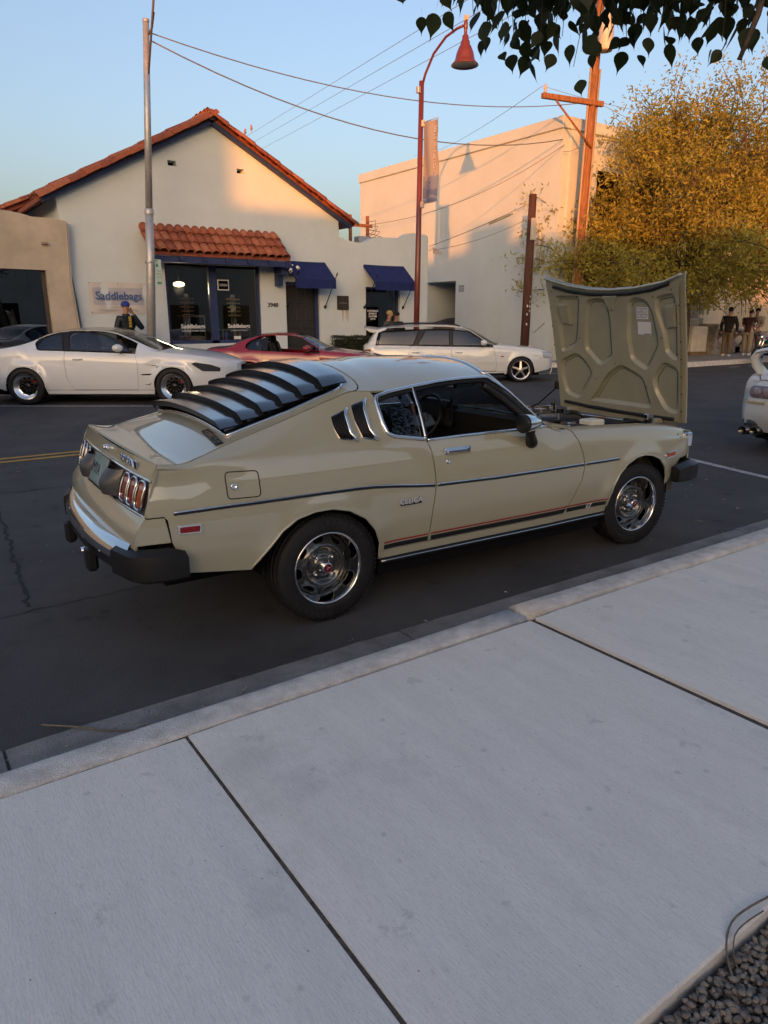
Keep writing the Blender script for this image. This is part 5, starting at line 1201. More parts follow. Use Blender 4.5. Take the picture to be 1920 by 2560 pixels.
# shrub by the shop wall
def leaf_cloud(name, n, shape, size, m, parent=None, seed=1, flat=.4):
    rr = random.Random(seed); V = []; F = []
    for i in range(n):
        p = shape(rr)
        if p is None: continue
        d = Vector((rr.gauss(0, 1), rr.gauss(0, 1), rr.gauss(0, 1))).normalized(); e = d.orthogonal().normalized(); e.rotate(Matrix.Rotation(rr.uniform(0, 6.3), 3, d)) if False else None
        q = d.cross(e).normalized(); s_ = size * rr.uniform(.6, 1.25); P = Vector(p)
        b = len(V); V += [tuple(P - e * s_), tuple(P + q * s_ * flat), tuple(P + e * s_), tuple(P - q * s_ * flat)]; F.append((b, b + 1, b + 2, b + 3))
    return MB().add(V, F, False).build(name, m, parent)
M_hedge = mat('hedge_leaf', (.035, .048, .018), .6, 0, .4, var=.5, vscale=9)
hg = empty('clipped_shrub', (11.55, 18.05, .15), 0, 'small clipped green shrub at the foot of the shop wall', 'shrub')
def hsh(rr):
    x, y, z = rr.uniform(-.62, .62), rr.uniform(-.30, .30), rr.uniform(.05, .92)
    if rr.random() < .75:
        k = rr.randrange(3); 
        if k == 0: y = -.30 + rr.uniform(0, .06)
        elif k == 1: z = .92 - rr.uniform(0, .07)
        else: x = rr.choice((-1, 1)) * (.62 - rr.uniform(0, .06))
    return (x + rr.gauss(0, .015), y, z + .02 * math.sin(9 * x))
leaf_cloud('foliage', 4200, hsh, .030, M_hedge, hg, 4)
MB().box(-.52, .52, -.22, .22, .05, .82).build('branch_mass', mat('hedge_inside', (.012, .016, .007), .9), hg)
# ================================================================== tall stucco building with a blank side wall
M_peach = mat('pale_stucco', (0.50, 0.565, 0.595), 0.9, 0, 0.2, var=0.05, vscale=.9, bump=0.2, bscale=6)
M_conc2 = mat('cast_stone', (.33, .30, .26), .9, var=.3, vscale=6, bump=.3, bscale=40)
def build_tall():
    b = empty('tall_building', (19, 17.2, .15), 0, 'tall flat roofed stucco building whose blank side wall catches sunlight', 'building')
    def lc(o): o.location = (-19, -17.2, -.15); return o
    # side wall in the plane x = 19 with a recessed bay
    op = [(22.24, .10), (24.13, .10), (24.13, 2.97), (22.24, 2.97)]
    outl = [(17.2, .05), (29.0, .05), (29.0, 7.40), (17.2, 7.40)]
    P, T = tri_fill(outl, [op], .8)
    mb = MB().add([(19, p[0], p[1]) for p in P], [tuple(map(int, t)) for t in T])
    mb.add([(19, p[0], p[1]) for p in op] + [(21, p[0], p[1]) for p in op], [(0, 1, 5, 4), (1, 2, 6, 5), (2, 3, 7, 6), (3, 0, 4, 7), (4, 5, 6, 7)])
    lc(fixn(mb.build('side_wall', M_peach, b)))
    lc(MB().bbox(18.93, 19.3, 17.13, 29.05, 7.40, 7.76, .02).build('parapet', M_peach, b))
    # street front with window openings
    wins = [[(20.80, 4.1), (22.3, 4.1), (22.3, 6.35), (20.80, 6.35)], [(20.8, .9), (22.3, .9), (22.3, 3.0), (20.8, 3.0)], [(22.9, 4.1), (24.3, 4.1), (24.3, 6.35), (22.9, 6.35)]]
    lc(wall_holes('front_wall', [(19.001, .05), (25.0, .05), (25.0, 7.40), (19.001, 7.40)], wins, 17.2, 17.5, M_peach, b, .8))
    for w in wins: lc(MB().box(w[0][0], w[1][0], 17.42, 17.44, w[0][1], w[2][1]).build('pane', glass('dark_pane', (.25, .26, .27), .12), b)); lc(MB().box(w[0][0], w[1][0], 18.4, 18.45, w[0][1], w[2][1]).build('blind', M_in, b))
    lc(MB().bbox(19.301, 25.05, 17.13, 17.5, 7.40, 7.76, .02).build('parapet', M_peach, b))
    lc(MB().box(19.03, 24.97, 17.53, 28.97, 7.0, 7.1).build('roof_slab', M_conc2, b)); lc(MB().box(24.8, 24.998, 17.502, 29.0, .05, 7.39).box(19.02, 24.799, 28.8, 28.99, .05, 7.39).build('rear_wall', M_peach, b))
    lc(MB().box(19.35, 19.75, 17.14, 17.198, .15, 7.39).build('pilaster', M_peach, b))
    lc(MB().tube([(18.93, 17.9, 3.2), (18.93, 17.9, 4.55), (18.98, 17.9, 4.62)], .045, 8).build('wall_pipe', mat('pipe_paint', (.52, .48, .42), .6), b))
    lc(MB().box(18.985, 18.999, 21.75, 22.05, 2.55, 2.80).build('wall_sign', mat('sign_grey', (.25, .27, .32), .5), b)); lc(lettering('NO PARKING', .040, frame_mat((18.982, 21.9, 2.70), (0, -1, 0), (0, 0, 1)), M_white, b, ext=.0006)); lc(lettering('ANY TIME', .040, frame_mat((18.982, 21.9, 2.63), (0, -1, 0), (0, 0, 1)), M_white, b, ext=.0006))
    return b
build_tall()
ac = empty('air_conditioner', (19.75, 22.50, 2.05), 0, 'white air conditioner on a bracket inside the wall bay', 'air conditioner')
MB().bbox(-.15, .15, -.18, .42, 0, .55, .02).build('casing', mat('ac_white', (.42, .42, .40), .5), ac); MB().lathe([(0, .01), (.05, .012), (.20, .008), (.21, 0)], 20, AX((-1, 0, 0), (-.15, .12, .28))).build('fan_grille', M_dark, ac)
MB().tube([(-.1, .1, 0), (-.1, .1, -.5), (.1, .1, -.02)], .02, 6).build('bracket', M_black, ac)
bn2 = empty('covered_bin', (19.8, 23.2, .15), 0, 'dark covered heap standing in the recessed wall bay', 'bin')
MB().bbox(-.55, .5, -.75, .75, 0, 1.25, .06).build('body', mat('bin_brown', (.14, .10, .07), .8), bn2); MB().grid(lambda u, v: (-.6 + 1.15 * u, -.8 + 1.6 * v, 1.26 + .18 * math.sin(PI * v) * math.sin(PI * u)), 8, 8).build('cover', mat('tarp_grey', (.035, .035, .038), .6), bn2)
# ------------------------------------------------------------------ courtyard at the right
cw = empty('courtyard_wall', (30.5, 19.2, .15), 0, 'cream stucco wall with two posters behind the iron fence', 'wall')
MB().box(-5.4, 25, .0, .3, -.1, 6.2).build('wall_panel', mat('warm_stucco', (.60, .52, .38), .9, var=.08, vscale=1.5), cw)
MB().box(-.78, 1.1, -.70, -.001, -.1, 3.1).build('pier', MATS['warm_stucco'], cw)
M_post = mat('poster_print', (.10, .09, .085), .6, var=.7, vscale=14, var2=(.35, .30, .26))
for z, k in ((1.82, 0), (1.17, 1)):
    MB().box(-.72, -.38, -.715, -.703, z - .25, z + .25).build('poster', M_post, cw)
M_iron = mat('iron_fence_paint', (.42, .40, .36), .5, .2)
for x0, x1, lab, m in ((26.6, 29.60, 'white painted iron bar gate left of the cream pier', mat('gate_white', (.55, .52, .46), .5)), (31.62, 37.5, 'grey iron bar fence right of the cream pier', M_iron)):
    fe = empty('bar_fence', (x0, 18.45, .15), 0, lab, 'fence', 'iron fences')
    for z in (.35, 1.35, 2.45): MB().box(0, x1 - x0, -.02, .02, z, z + .04).build('rail', m, fe)
    bar = MB().box(-.011, .011, -.035, -.013 + .002, .1, 2.75).mesh('bar', m)
    n = int((x1 - x0) / .125)
    for k in range(n + 1): link('bar', bar, fe, (k * .125, 0, 0))
# salvaged stone pieces on the far pavement
def thing_at(name, loc, lab, cat, group=None, rz=0): return empty(name, loc, rz, lab, cat, group)
t = thing_at('stone_crate', (26.7, 16.8, .15), 'big white stone block on a low timber pallet', 'stone block', 'salvaged stone pieces')
MB().bbox(-.55, .45, -.4, .4, .13, 1.10, .03).build('block', mat('white_stone', (.55, .53, .49), .9, var=.12, vscale=5), t)
for y in (-.35, 0, .35): MB().box(-.55, .5, y - .05, y + .05, .03, .12).build('pallet_bearer', mat('pallet_wood', (.22, .15, .09), .85, var=.3, vscale=10), t)
for k in range(5): MB().box(-.55 + .22 * k, -.42 + .22 * k, -.4, .4, 0, .029).build('pallet_board', MATS['pallet_wood'], t)
t = thing_at('stone_slab', (27.35, 16.55, .15), 'narrow stone slab leaning beside the white block', 'stone slab', 'salvaged stone pieces')
MB().bbox(-.05, .07, -.35, .35, 0, 1.15, .02, Matrix.Rotation(R(8), 4, 'Y')).build('slab', M_conc2, t)
t = thing_at('stone_pedestal', (27.75, 16.7, .15), 'grey stone pedestal with a moulded cap', 'pedestal', 'salvaged stone pieces')
MB().lathe([(.48, 0), (.48, .18), (.36, .22), (.34, .5), (.30, .62), (.26, .85), (.30, 1.02), (.42, 1.10), (.44, 1.20), (0, 1.20)], 20).build('shaft', M_conc2, t)
for x, lab, h in ((28.9, 'stone bench end with an hourglass support', 1.0), (30.2, 'brown carved stone bench beyond the standing people', .95), (32.2, 'long low stone bench at the right edge', .85)):
    t = thing_at('stone_bench', (x, 16.8, .15), lab, 'bench', 'salvaged stone pieces'); L = .8 if x < 29 else .95
    m = mat('bench_stone', (.24, .19, .15), .9, var=.35, vscale=5, bump=.3, bscale=30)
    MB().bbox(-L, L, -.4, .4, 0, .30, .04).build('base', m, t); MB().bbox(-L, L, -.38, .38, h - .22, h, .05).build('seat', m, t)
    for sx in (-.55, .55): MB().lathe([(.34, .30), (.22, .45), (.17, .55), (.24, .68), (.36, h - .22)], 14, Matrix.Translation((sx * L / .8, 0, 0))).build('support', m, t)
# ------------------------------------------------------------------ buildings on our own side of the street (they shade it)
M_row = [mat('row_stucco_a', (.42, .36, .28), .9, var=.1, vscale=1), mat('row_stucco_b', (.50, .46, .40), .9, var=.1, vscale=1), mat('row_brick', (.28, .15, .10), .9, var=.2, vscale=3)]
for i, (x0, x1, h, lab) in enumerate(((-90, -39.05, 12.3, 'three storey stucco block far left on the near side'), (-39.0, -19.05, 8.95, 'two storey pale block on the near side of the street'), (-19, -10.05, 8.0, 'brick shop row on the near side of the street'), (-10, .95, 5.75, 'low stucco garage on the near side of the street'), (1, 60, 6.3, 'long pale shop row at the right of the near side'))):
    o = empty('row_building', ((x0 + x1) / 2, -22, 0), 0, lab, 'building', 'buildings on the near side of the street'); w = (x1 - x0) / 2
    MB().box(-w, w, -12, 0, 0, h - .4).build('wall', M_row[i % 3], o); MB().bbox(-w - .02, w + .02, -12.1, .12, h - .4, h, .03).build('parapet', M_row[(i + 1) % 3], o)
    n = max(1, int(2 * w / 4.5))
    for k in range(n):
        x = -w + (k + .5) * 2 * w / n
        MB().box(x - 1.2, x + 1.2, .0, .05, .5, 2.6).build('window', M_dark, o)
        if h > 7: MB().box(x - .7, x + .7, .0, .05, 4.2, 5.8).build('window', M_dark, o)
for x, h, lab in ((-24.3, .45, 'square stucco chimney on the near side roof'), (-20.0, 1.15, 'tall roof hatch on the near side roof')):
    tag(MB().bbox(x - .55, x + .55, -23.4, -22.3, 8.0, 8.6 + h, .02).build('roof_box', M_row[1]), lab, 'roof box')
# ================================================================== poles, wires, street lamp
M_galv = mat('galvanised_steel', (.46, .46, .47), .45, .55, .5, var=.12, vscale=8)
M_polewood = mat('pole_wood', (.26, .115, .055), .85, 0, .2, var=.35, vscale=7, stretch=(4, 4, .35), bump=.4, bscale=40)
M_poledark = mat('creosote_wood', (.085, .040, .028), .8, 0, .3, var=.35, vscale=6, stretch=(4, 4, .4), bump=.4, bscale=40)
M_wire = mat('cable_grey', (.15, .15, .16), .6); M_wirel = mat('thin_wire', (.34, .34, .36), .5, .2)
M_redpole = mat('oxide_red_paint', (.145, .028, .018), .38, 0, .5, coat=.3, var=.12, vscale=10)
gp = empty('steel_pole', (5.31, 17.25, .15), 0, 'plain galvanised steel pole in front of the shop banner', 'pole')
MB().tube([(0, 0, 0), (.20, 0, 2.6), (.265, 0, 3.75)], [.105, .098, .092], 16).tube([(.265, 0, 3.75), (.53, 0, 7.58)], [.080, .066], 14).build('shaft', M_galv, gp)
MB().lathe([(.098, -.05), (.104, -.03), (.104, .06), (.085, .08)], 16, Matrix.Translation((.265, 0, 3.73))).build('collar', M_galv, gp); MB().lathe([(.072, 0), (.072, .05), (.0, .07)], 14, Matrix.Translation((.53, 0, 7.56))).build('cap', M_galv, gp)
MB().tube([(.48, -.06, 6.55), (.66, -.35, 8.2), (.80, -.6, 9.6), (1.1, -1.2, 10.6)], [.022, .026, .028, .028], 8).build('brace_arm', mat('dark_arm', (.10, .085, .08), .5, .3), gp)
MB().tube([(.52, 0, 7.25), (.60, -.15, 7.42), (.64, -.22, 7.7)], .022, 8).build('arm_clamp', MATS['dark_arm'], gp)
sg = MB().bbox(.25, .39, -.17, -.155, 2.15, 2.72, .004).build('parking_sign', mat('sign_mint', (.42, .55, .50), .5), gp)
M_green = mat('sign_green', (.03, .16, .11), .5)
MB().box(.26, .31, -.175, -.172, 2.56, 2.70).build('sign_symbol', M_green, gp); lettering('P', .11, frame_mat((.285, -.177, 2.63), (1, 0, 0), (0, 0, 1)), M_white, gp, ext=.0005)
for tx, z in (('HOUR', 2.47), ('PARKING', 2.40), ('8AM-5PM', 2.33)): lettering(tx, .030, frame_mat((.32, -.174, z), (1, 0, 0), (0, 0, 1)), M_green, gp, ext=.0005)
MB().box(.275, .365, -.175, -.172, 2.19, 2.225).build('sign_arrow', M_green, gp)
for z in (2.22, 2.66): MB().lathe([(.102, -.02), (.106, 0), (.102, .02)], 14, Matrix.Translation((.165 + .027 * (z - 2.2), 0, z))).build('sign_band', M_galv, gp)
for z in (1.9, 2.05, 3.2, 4.6, 5.3): MB().ball((.05 + .065 * z + .01, -.085 if z < 3.7 else -.07, z), .018, 8, 5).build('pole_bolt', M_galv, gp)
# red street lamp with banner
lamp = empty('street_lamp', (12.83, 16.6, .15), 0, 'oxide red street lamp with hanging bell shade and blue banner', 'street lamp')
MB().tube([(-.10, 0, 0), (-.06, 0, 2.5), (0, 0, 7.42)], [.085, .080, .066], 16).build('pole', M_redpole, lamp)
arm = [(0, 0, 7.25), (.02, -.12, 7.55), (.05, -.42, 7.95), (.09, -.85, 8.22), (.12, -1.25, 8.30), (.13, -1.46, 8.30)]
MB().tube(arm, .032, 10).build('arm', M_redpole, lamp)
hp = Matrix.Translation((.135, -1.55, 7.42))
MB().lathe([(.0, .98), (.03, .97), (.05, .93), (.05, .80), (.04, .78), (.04, .68), (.075, .64), (.085, .55), (.11, .52), (.12, .45), (.155, .40), (.21, .27), (.235, .16), (.25, .10), (.335, .015), (.34, 0), (.325, -.005), (.27, .04)], 28, hp).build('shade', M_redpole, lamp)
MB().lathe([(.28, .03), (.18, .05), (.0, .06)], 20, hp).build('lamp_glass', mat('lamp_lens', (.22, .21, .19), .3), lamp)
MB().bbox(.10, .17, -1.63, -1.50, 8.38, 8.50, .01).build('photocell', mat('photocell_cream', (.5, .45, .36), .5), lamp)
MB().bbox(-.15, -.06, -.05, .05, 7.12, 7.28, .01).build('junction_box', M_galv, lamp)
M_ban = bpy.data.materials.new('banner_cloth'); M_ban.use_nodes = True; MATS['banner_cloth'] = M_ban
_t = M_ban.node_tree; _p = _t.nodes['Principled BSDF']; _p.inputs['Roughness'].default_value = .8
_tc = _t.nodes.new('ShaderNodeTexCoord'); _sx = _t.nodes.new('ShaderNodeSeparateXYZ'); _t.links.new(_tc.outputs['Object'], _sx.inputs[0])
_n = _t.nodes.new('ShaderNodeTexNoise'); _n.inputs['Scale'].default_value = 3; _t.links.new(_tc.outputs['Object'], _n.inputs['Vector'])
_a = _t.nodes.new('ShaderNodeMath'); _a.operation = 'MULTIPLY_ADD'; _a.inputs[1].default_value = .9; _t.links.new(_n.outputs['Fac'], _a.inputs[0]); _t.links.new(_sx.outputs['Z'], _a.inputs[2])
_r = _t.nodes.new('ShaderNodeValToRGB'); _m = _t.nodes.new('ShaderNodeMapRange'); _m.inputs[1].default_value = 4.7; _m.inputs[2].default_value = 6.2; _t.links.new(_a.outputs[0], _m.inputs[0]); _t.links.new(_m.outputs[0], _r.inputs[0])
_r.color_ramp.interpolation = 'CONSTANT'; _r.color_ramp.elements[0].color = (.10, .15, .30, 1); _r.color_ramp.elements[1].position = .55; _r.color_ramp.elements[1].color = (.30, .27, .27, 1)
_e = _r.color_ramp.elements.new(.36); _e.color = (.16, .19, .30, 1); _e = _r.color_ramp.elements.new(.12); _e.color = (.20, .23, .33, 1); _e = _r.color_ramp.elements.new(.17); _e.color = (.09, .13, .27, 1)
_t.links.new(_r.outputs[0], _p.inputs['Base Color'])
def bcl(u, v): return (.0 + .035 * math.sin(7 * u + 2 * v) * (1 - .3 * v) - .02 * math.sin(12 * v) * u, -.09 - .62 * u - .03 * u * math.sin(5 * v), 4.42 + 1.98 * v)
MB().grid(bcl, 14, 24).build('banner', M_ban, lamp)
for z in (6.42, 4.42): MB().tube([(0, -.05, z), (0, -.74, z + .0)], .011, 6).build('banner_rod', M_galv, lamp); MB().bbox(-.05, .05, -.13, -.06, z - .10, z + .06, .01).build('banner_clamp', mat('clamp_cream', (.50, .46, .40), .5), lamp)
lt = mat('banner_letter', (.62, .55, .50), .7)
mbt = MB()
for k, chh in enumerate('ARTS DISTRICT'):
    v, f = text_data(chh, .135, ext=.002); mbt.add(v, f, False, frame_mat((bcl(.86, .9)[0] - .06, -.63, 6.19 - .078 * k), (0, 0, -1), (0, -1, 0) if False else (0, 1, 0)))
mbt.build('banner_lettering', lt, lamp)
# utility pole
up = empty('utility_pole', (19.20, 16.45, .15), 0, 'tall sunlit timber utility pole with crossarm and transformer', 'utility pole')
MB().tube([(0, 0, 0), (.08, 0, 4.2), (.30, 0, 11.5)], [.17, .155, .12], 14).build('pole', M_polewood, up)
for dx, dy in ((-.19, -.02), (.17, -.07)): MB().tube([(dx, dy, .2), (dx + .08, dy, 4.2), (dx + .21, dy, 8.8)], .035, 8).build('conduit', mat('conduit_tan', (.36, .26, .18), .6), up)
A, B = (-1.60, .40, 7.88), (.48, -.20, 7.82)
d_ = Vector(B) - Vector(A); MB().bbox(0, d_.length, -.06, .06, -.075, .075, .01, frame_mat(A, d_, (0, 1, 0))).build('crossarm', M_polewood, up)
MB().tube([(-1.15, .24, 7.78), (.12, -.16, 6.55)], .035, 6).build('crossarm_brace', M_polewood, up)
MB().lathe([(.02, 0), (.05, .04), (.03, .08), (.06, .12), (.03, .17), (.04, .22), (0, .25)], 12, Matrix.Translation((-1.50, .37, 7.96))).build('insulator', mat('insulator_tan', (.45, .36, .28), .4), up)
tr = MB().lathe([(0, 0), (.21, 0), (.22, .03), (.22, .95), (.19, 1.02), (0, 1.04)], 24, Matrix.Translation((.12, -.42, 9.15))).build('transformer', mat('transformer_paint', (.50, .47, .42), .5, var=.15, vscale=5), up)
for k in range(3): MB().tube([(.02 + .07 * k, -.62, 10.1), (.05 + .06 * k, -.66, 9.8), (.12 + .05 * k, -.40, 10.4), (.25, -.1, 10.9)], .014, 6).build('transformer_lead', M_wire, up)
MB().bbox(-.06, .30, -.45, .0, 9.5, 9.58, .01).build('transformer_bracket', M_galv, up)
for x in (-1.0, .1, 1.0): MB().lathe([(.02, 0), (.05, .05), (.02, .15)], 10, Matrix.Translation((x + .3, -.1, 11.1))).build('insulator', MATS['insulator_tan'], up)
MB().bbox(-.95, 1.55, -.16, -.04, 10.95, 11.08, .01).build('top_crossarm', M_polewood, up)
# short stub pole
sp = empty('stub_pole', (17.02, 16.5, .15), 0, 'short dark timber pole with a sunlit top beside the wagon', 'utility pole')
MB().tube([(0.0, 0, 0), (.02, 0, 2.5), (.05, 0, 5.04)], [.135, .13, .115], 14).build('pole', M_poledark, sp)
MB().bbox(-.10, .06, -.20, -.11, 3.72, 4.35, .01).build('meter_box', mat('box_cream', (.50, .46, .38), .5), sp); MB().tube([(.13, -.05, .2), (.14, -.05, 2.6), (.16, -.05, 4.1)], .022, 8).build('conduit', MATS['conduit_tan'], sp)
for k, chh in enumerate('7380'): lettering(chh, .11, frame_mat((.02, -.135, 2.05 - .14 * k), (1, 0, 0), (0, 0, 1)), M_white, sp, 'pole_number', ext=.002)
for z in (1.2, 1.5, 1.75): MB().box(-.10, -.06, -.14, -.12, z, z + .07).build('paper_scrap', M_white, sp)
def wire(pts, r, m, lab, sag=0.0, group='overhead cables', n=18, twist=False):
    P = []
    for a, b in zip(pts[:-1], pts[1:]):
        for k in range(n): t = k / n; P.append((a[0] + (b[0] - a[0]) * t, a[1] + (b[1] - a[1]) * t, a[2] + (b[2] - a[2]) * t - sag * 4 * t * (1 - t)))
    P.append(pts[-1]); return tag(MB().tube(P, r * .62, 5).build('overhead_cable', m), lab, 'cable', group)
wire([(5.88, 17.25, 7.52), (19.40, 16.5, 8.05)], .020, M_wire, 'upper thick cable from the steel pole to the timber pole', .62)
wire([(5.90, 17.2, 7.35), (18.95, 17.15, 7.05)], .024, M_wire, 'lower twisted cable from the steel pole to the tall building', .85)
wire([(19.0, 17.10, 6.9), (13.6, 20.2, 4.45)], .016, M_wire, 'sagging cable across the sunlit wall to the shop roof', .42)
wire([(18.95, 17.10, 6.7), (19.35, 16.5, 6.95)], .014, M_wire, 'short cable between tall building corner and timber pole', .1)
wire([(17.0, 16.5, 4.95), (14.62, 18.42, 3.72)], .016, M_wire, 'upper cable from the stub pole to the shop corner', .05)
wire([(17.0, 16.45, 4.55), (14.60, 18.42, 3.60)], .013, M_wire, 'lower cable from the stub pole to the shop corner', .16)
tag(MB().tube([(16.55, 16.9, 4.62), (16.05, 17.3, 4.36)], [.035, .035], 8).tube([(16.62, 16.85, 4.65), (16.55, 16.9, 4.62)], .018, 6).build('cable_splice', mat('splice_cream', (.42, .36, .22), .5)), 'pale cable splice hanging beside the stub pole', 'cable splice')
for i, (a, b, w_) in enumerate((((28.75, 60.8, 16.54), (16.04, 19.65, 10.66), 'uppermost'), ((29.33, 60.27, 16.16), (16.48, 19.27, 10.45), 'middle'), ((29.82, 59.74, 15.6), (17.09, 18.77, 10.25), 'lowest'))):
    A = Vector(a); B = Vector(b); B2 = B + (B - A) * .6; A2 = A + (A - B) * .4
    wire([tuple(A2), tuple(B2)], .016, M_wirel, w_ + ' of three thin wires crossing the sky above the roof', 0, 'three thin sky wires')
wire([(17.62, 16.84, 8.30), (44, 58, 16.2)], .014, M_wirel, 'thin wire running back from the crossarm insulator', .5); wire([(17.62, 16.84, 8.28), (43.3, 24.1, 12.9)], .012, M_wirel, 'thin wire running right from the crossarm insulator', .6)
wire([(19.45, 16.45, 8.1), (44, 19, 7.6)], .014, M_wirel, 'thin cable passing behind the golden tree', .5)
for i, (x, y, z, rz, lab) in enumerate(((28.40, 61.0, 16.55, .5, 'left of two small birds perched on the wire'), (28.0, 58.9, 16.38, 1.2, 'right of two small birds perched on the wire'))):
    bd = empty('bird', (x, y, z), rz, lab, 'bird', 'birds on the wire'); m = mat('bird_feathers', (.32, .20, .12), .8)
    MB().ball((0, 0, .16), .13, 10, 7, (1, .8, 1.3)).build('body', m, bd); MB().ball((.06, 0, .36), .075, 8, 6).build('head', m, bd); MB().tube([(-.05, 0, .08), (-.18, 0, -.18)], [.05, .03], 6).build('tail', m, bd)
# roof-top service rack on the shop wing
rk = empty('service_rack', (13.2, 20.2, 3.5), 0, 'weathered service rack with loose wires on the shop roof', 'service rack')
for x in (-.35, .30): MB().box(x - .04, x + .04, -.04, .04, 0, 1.2).build('post', M_polewood, rk)
MB().box(-.35, .45, -.06, -.04, .85, .95).build('rail', M_polewood, rk); MB().bbox(-.25, .15, -.35, -.05, .1, .55, .01).build('cabinet', M_galv, rk)
for k in range(6): MB().tube([(.2, -.06, 1.0 - .1 * k), (.45 + .08 * k, -.25, 1.05 - .16 * k), (.35, -.35, .75 - .1 * k), (.1, -.1, .5)], .012, 5).build('loose_wire', M_wire, rk)
tag(MB().tube([(14.66, 18.30, 3.66), (14.70, 18.1, 3.60)], .02, 6).lathe([(.02, 0), (.05, -.03), (.06, -.12)], 10, Matrix.Translation((14.66, 18.2, 3.62))).lathe([(.02, 0), (.05, -.03), (.06, -.12)], 10, Matrix.Translation((14.84, 18.2, 3.60))).build('corner_insulator', mat('insulator_tan', (.45, .36, .28), .4)), 'pair of pale insulators at the shop corner', 'insulator')
# ================================================================== trees
def leaf_mat(name, col, tcol, var=.4):
    m = mat(name, col, .55, 0, .35, var=var, vscale=1.6); t = m.node_tree; p = t.nodes['Principled BSDF']; out = t.nodes['Material Output']
    tr = t.nodes.new('ShaderNodeBsdfTranslucent'); tr.inputs['Color'].default_value = (*tcol, 1); mx = t.nodes.new('ShaderNodeMixShader'); mx.inputs[0].default_value = .35
    t.links.new(p.outputs[0], mx.inputs[1]); t.links.new(tr.outputs[0], mx.inputs[2]); t.links.new(mx.outputs[0], out.inputs['Surface']); return m
def branches(rr, p, d, L, r, depth, out, tips, spread=.55, drop=0.0):
    n = 4; pts = [p]; q = Vector(p); dd = Vector(d).normalized()
    for k in range(n):
        dd = (dd + Vector((rr.gauss(0, .10), rr.gauss(0, .10), rr.gauss(0, .08) - drop))).normalized(); q = q + dd * L / n; pts.append(tuple(q))
        if depth <= 1: tips.append((tuple(q), depth))
    out.append((pts, [r * (1 - .5 * k / n) for k in range(n + 1)]))
    if depth <= 0: return
    for k in range(rr.choice((3, 3, 4))):
        a = rr.uniform(0, 2 * PI); t = rr.uniform(.45, 1); i = min(n, max(1, int(t * n))); base = pts[i]
        side = dd.orthogonal().normalized(); side.rotate(Matrix.Rotation(a, 3, dd)); nd = (dd + side * rr.uniform(.5, 1.0) * spread * 1.6)
        branches(rr, base, nd, L * rr.uniform(.6, .82), r * .55, depth - 1, out, tips, spread, drop)
def build_big_tree():
    t = empty('feathery_tree', (23.9, 15.4, .15), 0, 'tall feathery tree glowing gold in the sun beside the timber pole', 'tree')
    rr = random.Random(21); br = []; tips = []
    MB().tube([(0, 0, 0), (.05, 0, 1.2), (0, .05, 2.4)], [.24, .19, .16], 10).build('trunk', mat('bark', (.10, .075, .055), .9, var=.3, vscale=8, bump=.5, bscale=30), t)
    for k in range(11):
        a = 2 * PI * k / 11 + rr.uniform(-.3, .3); up = rr.uniform(1.3, 2.6)
        branches(rr, (0, .05, 2.2 + rr.uniform(0, .3)), (math.cos(a), math.sin(a) * .6, up), rr.uniform(3.2, 4.0), .085, 3, br, tips, .62)
    for k in range(15):
        a = 2 * PI * k / 15 + rr.uniform(-.2, .2)
        branches(rr, (0, .05, 2.3), (math.cos(a) * 1.5, math.sin(a) * .75, .72), rr.uniform(2.4, 3.1), .06, 2, br, tips, .6, .04)
    for k in range(7):                            # long low limbs reaching left over the raised hood
        branches(rr, (0, 0, 2.2), (-1.0, rr.uniform(-.35, .25), rr.uniform(.22, .5)), rr.uniform(3.2, 4.4), .07, 2, br, tips, .5, .03)
    mb = MB()
    for p, r in br: mb.tube(p, r, 5, False)
    mb.build('limb', MATS['bark'], t)
    V = []; F = []
    q = np.array([p for p, _ in tips]); cl = q[np.random.RandomState(3).randint(0, len(q), 6400)]
    for x, y, z in cl:
        if z < 1.8: continue
        cx, cy, cz = x + rr.gauss(0, .22), y + rr.gauss(0, .22), z + rr.gauss(0, .2); n = 14 if z > 3.8 else 22; sp = rr.uniform(.10, .26)
        for k in range(n):
            P = Vector((cx + rr.gauss(0, sp), cy + rr.gauss(0, sp), cz + rr.gauss(0, sp)))
            if P.z < 1.85 + .3 * math.sin(P.x * 1.7) + .15 * math.sin(P.x * 5.1): continue
            d = Vector((rr.gauss(0, 1), rr.gauss(0, 1), rr.gauss(0, .8))).normalized(); e = d.orthogonal().normalized(); e.rotate(Matrix.Rotation(rr.uniform(0, 6.3), 3, d)); s_ = rr.uniform(.045, .09); g = d.cross(e)
            b = len(V); V += [tuple(P - e * s_), tuple(P + g * s_ * .36), tuple(P + e * s_), tuple(P - g * s_ * .36)]; F.append((b, b + 1, b + 2, b + 3))
    MB().add(V, F).build('crown', leaf_mat('gold_leaf', (.30, .265, .05), (.52, .43, .06), .5), t)
    return len(F)
NL = build_big_tree()
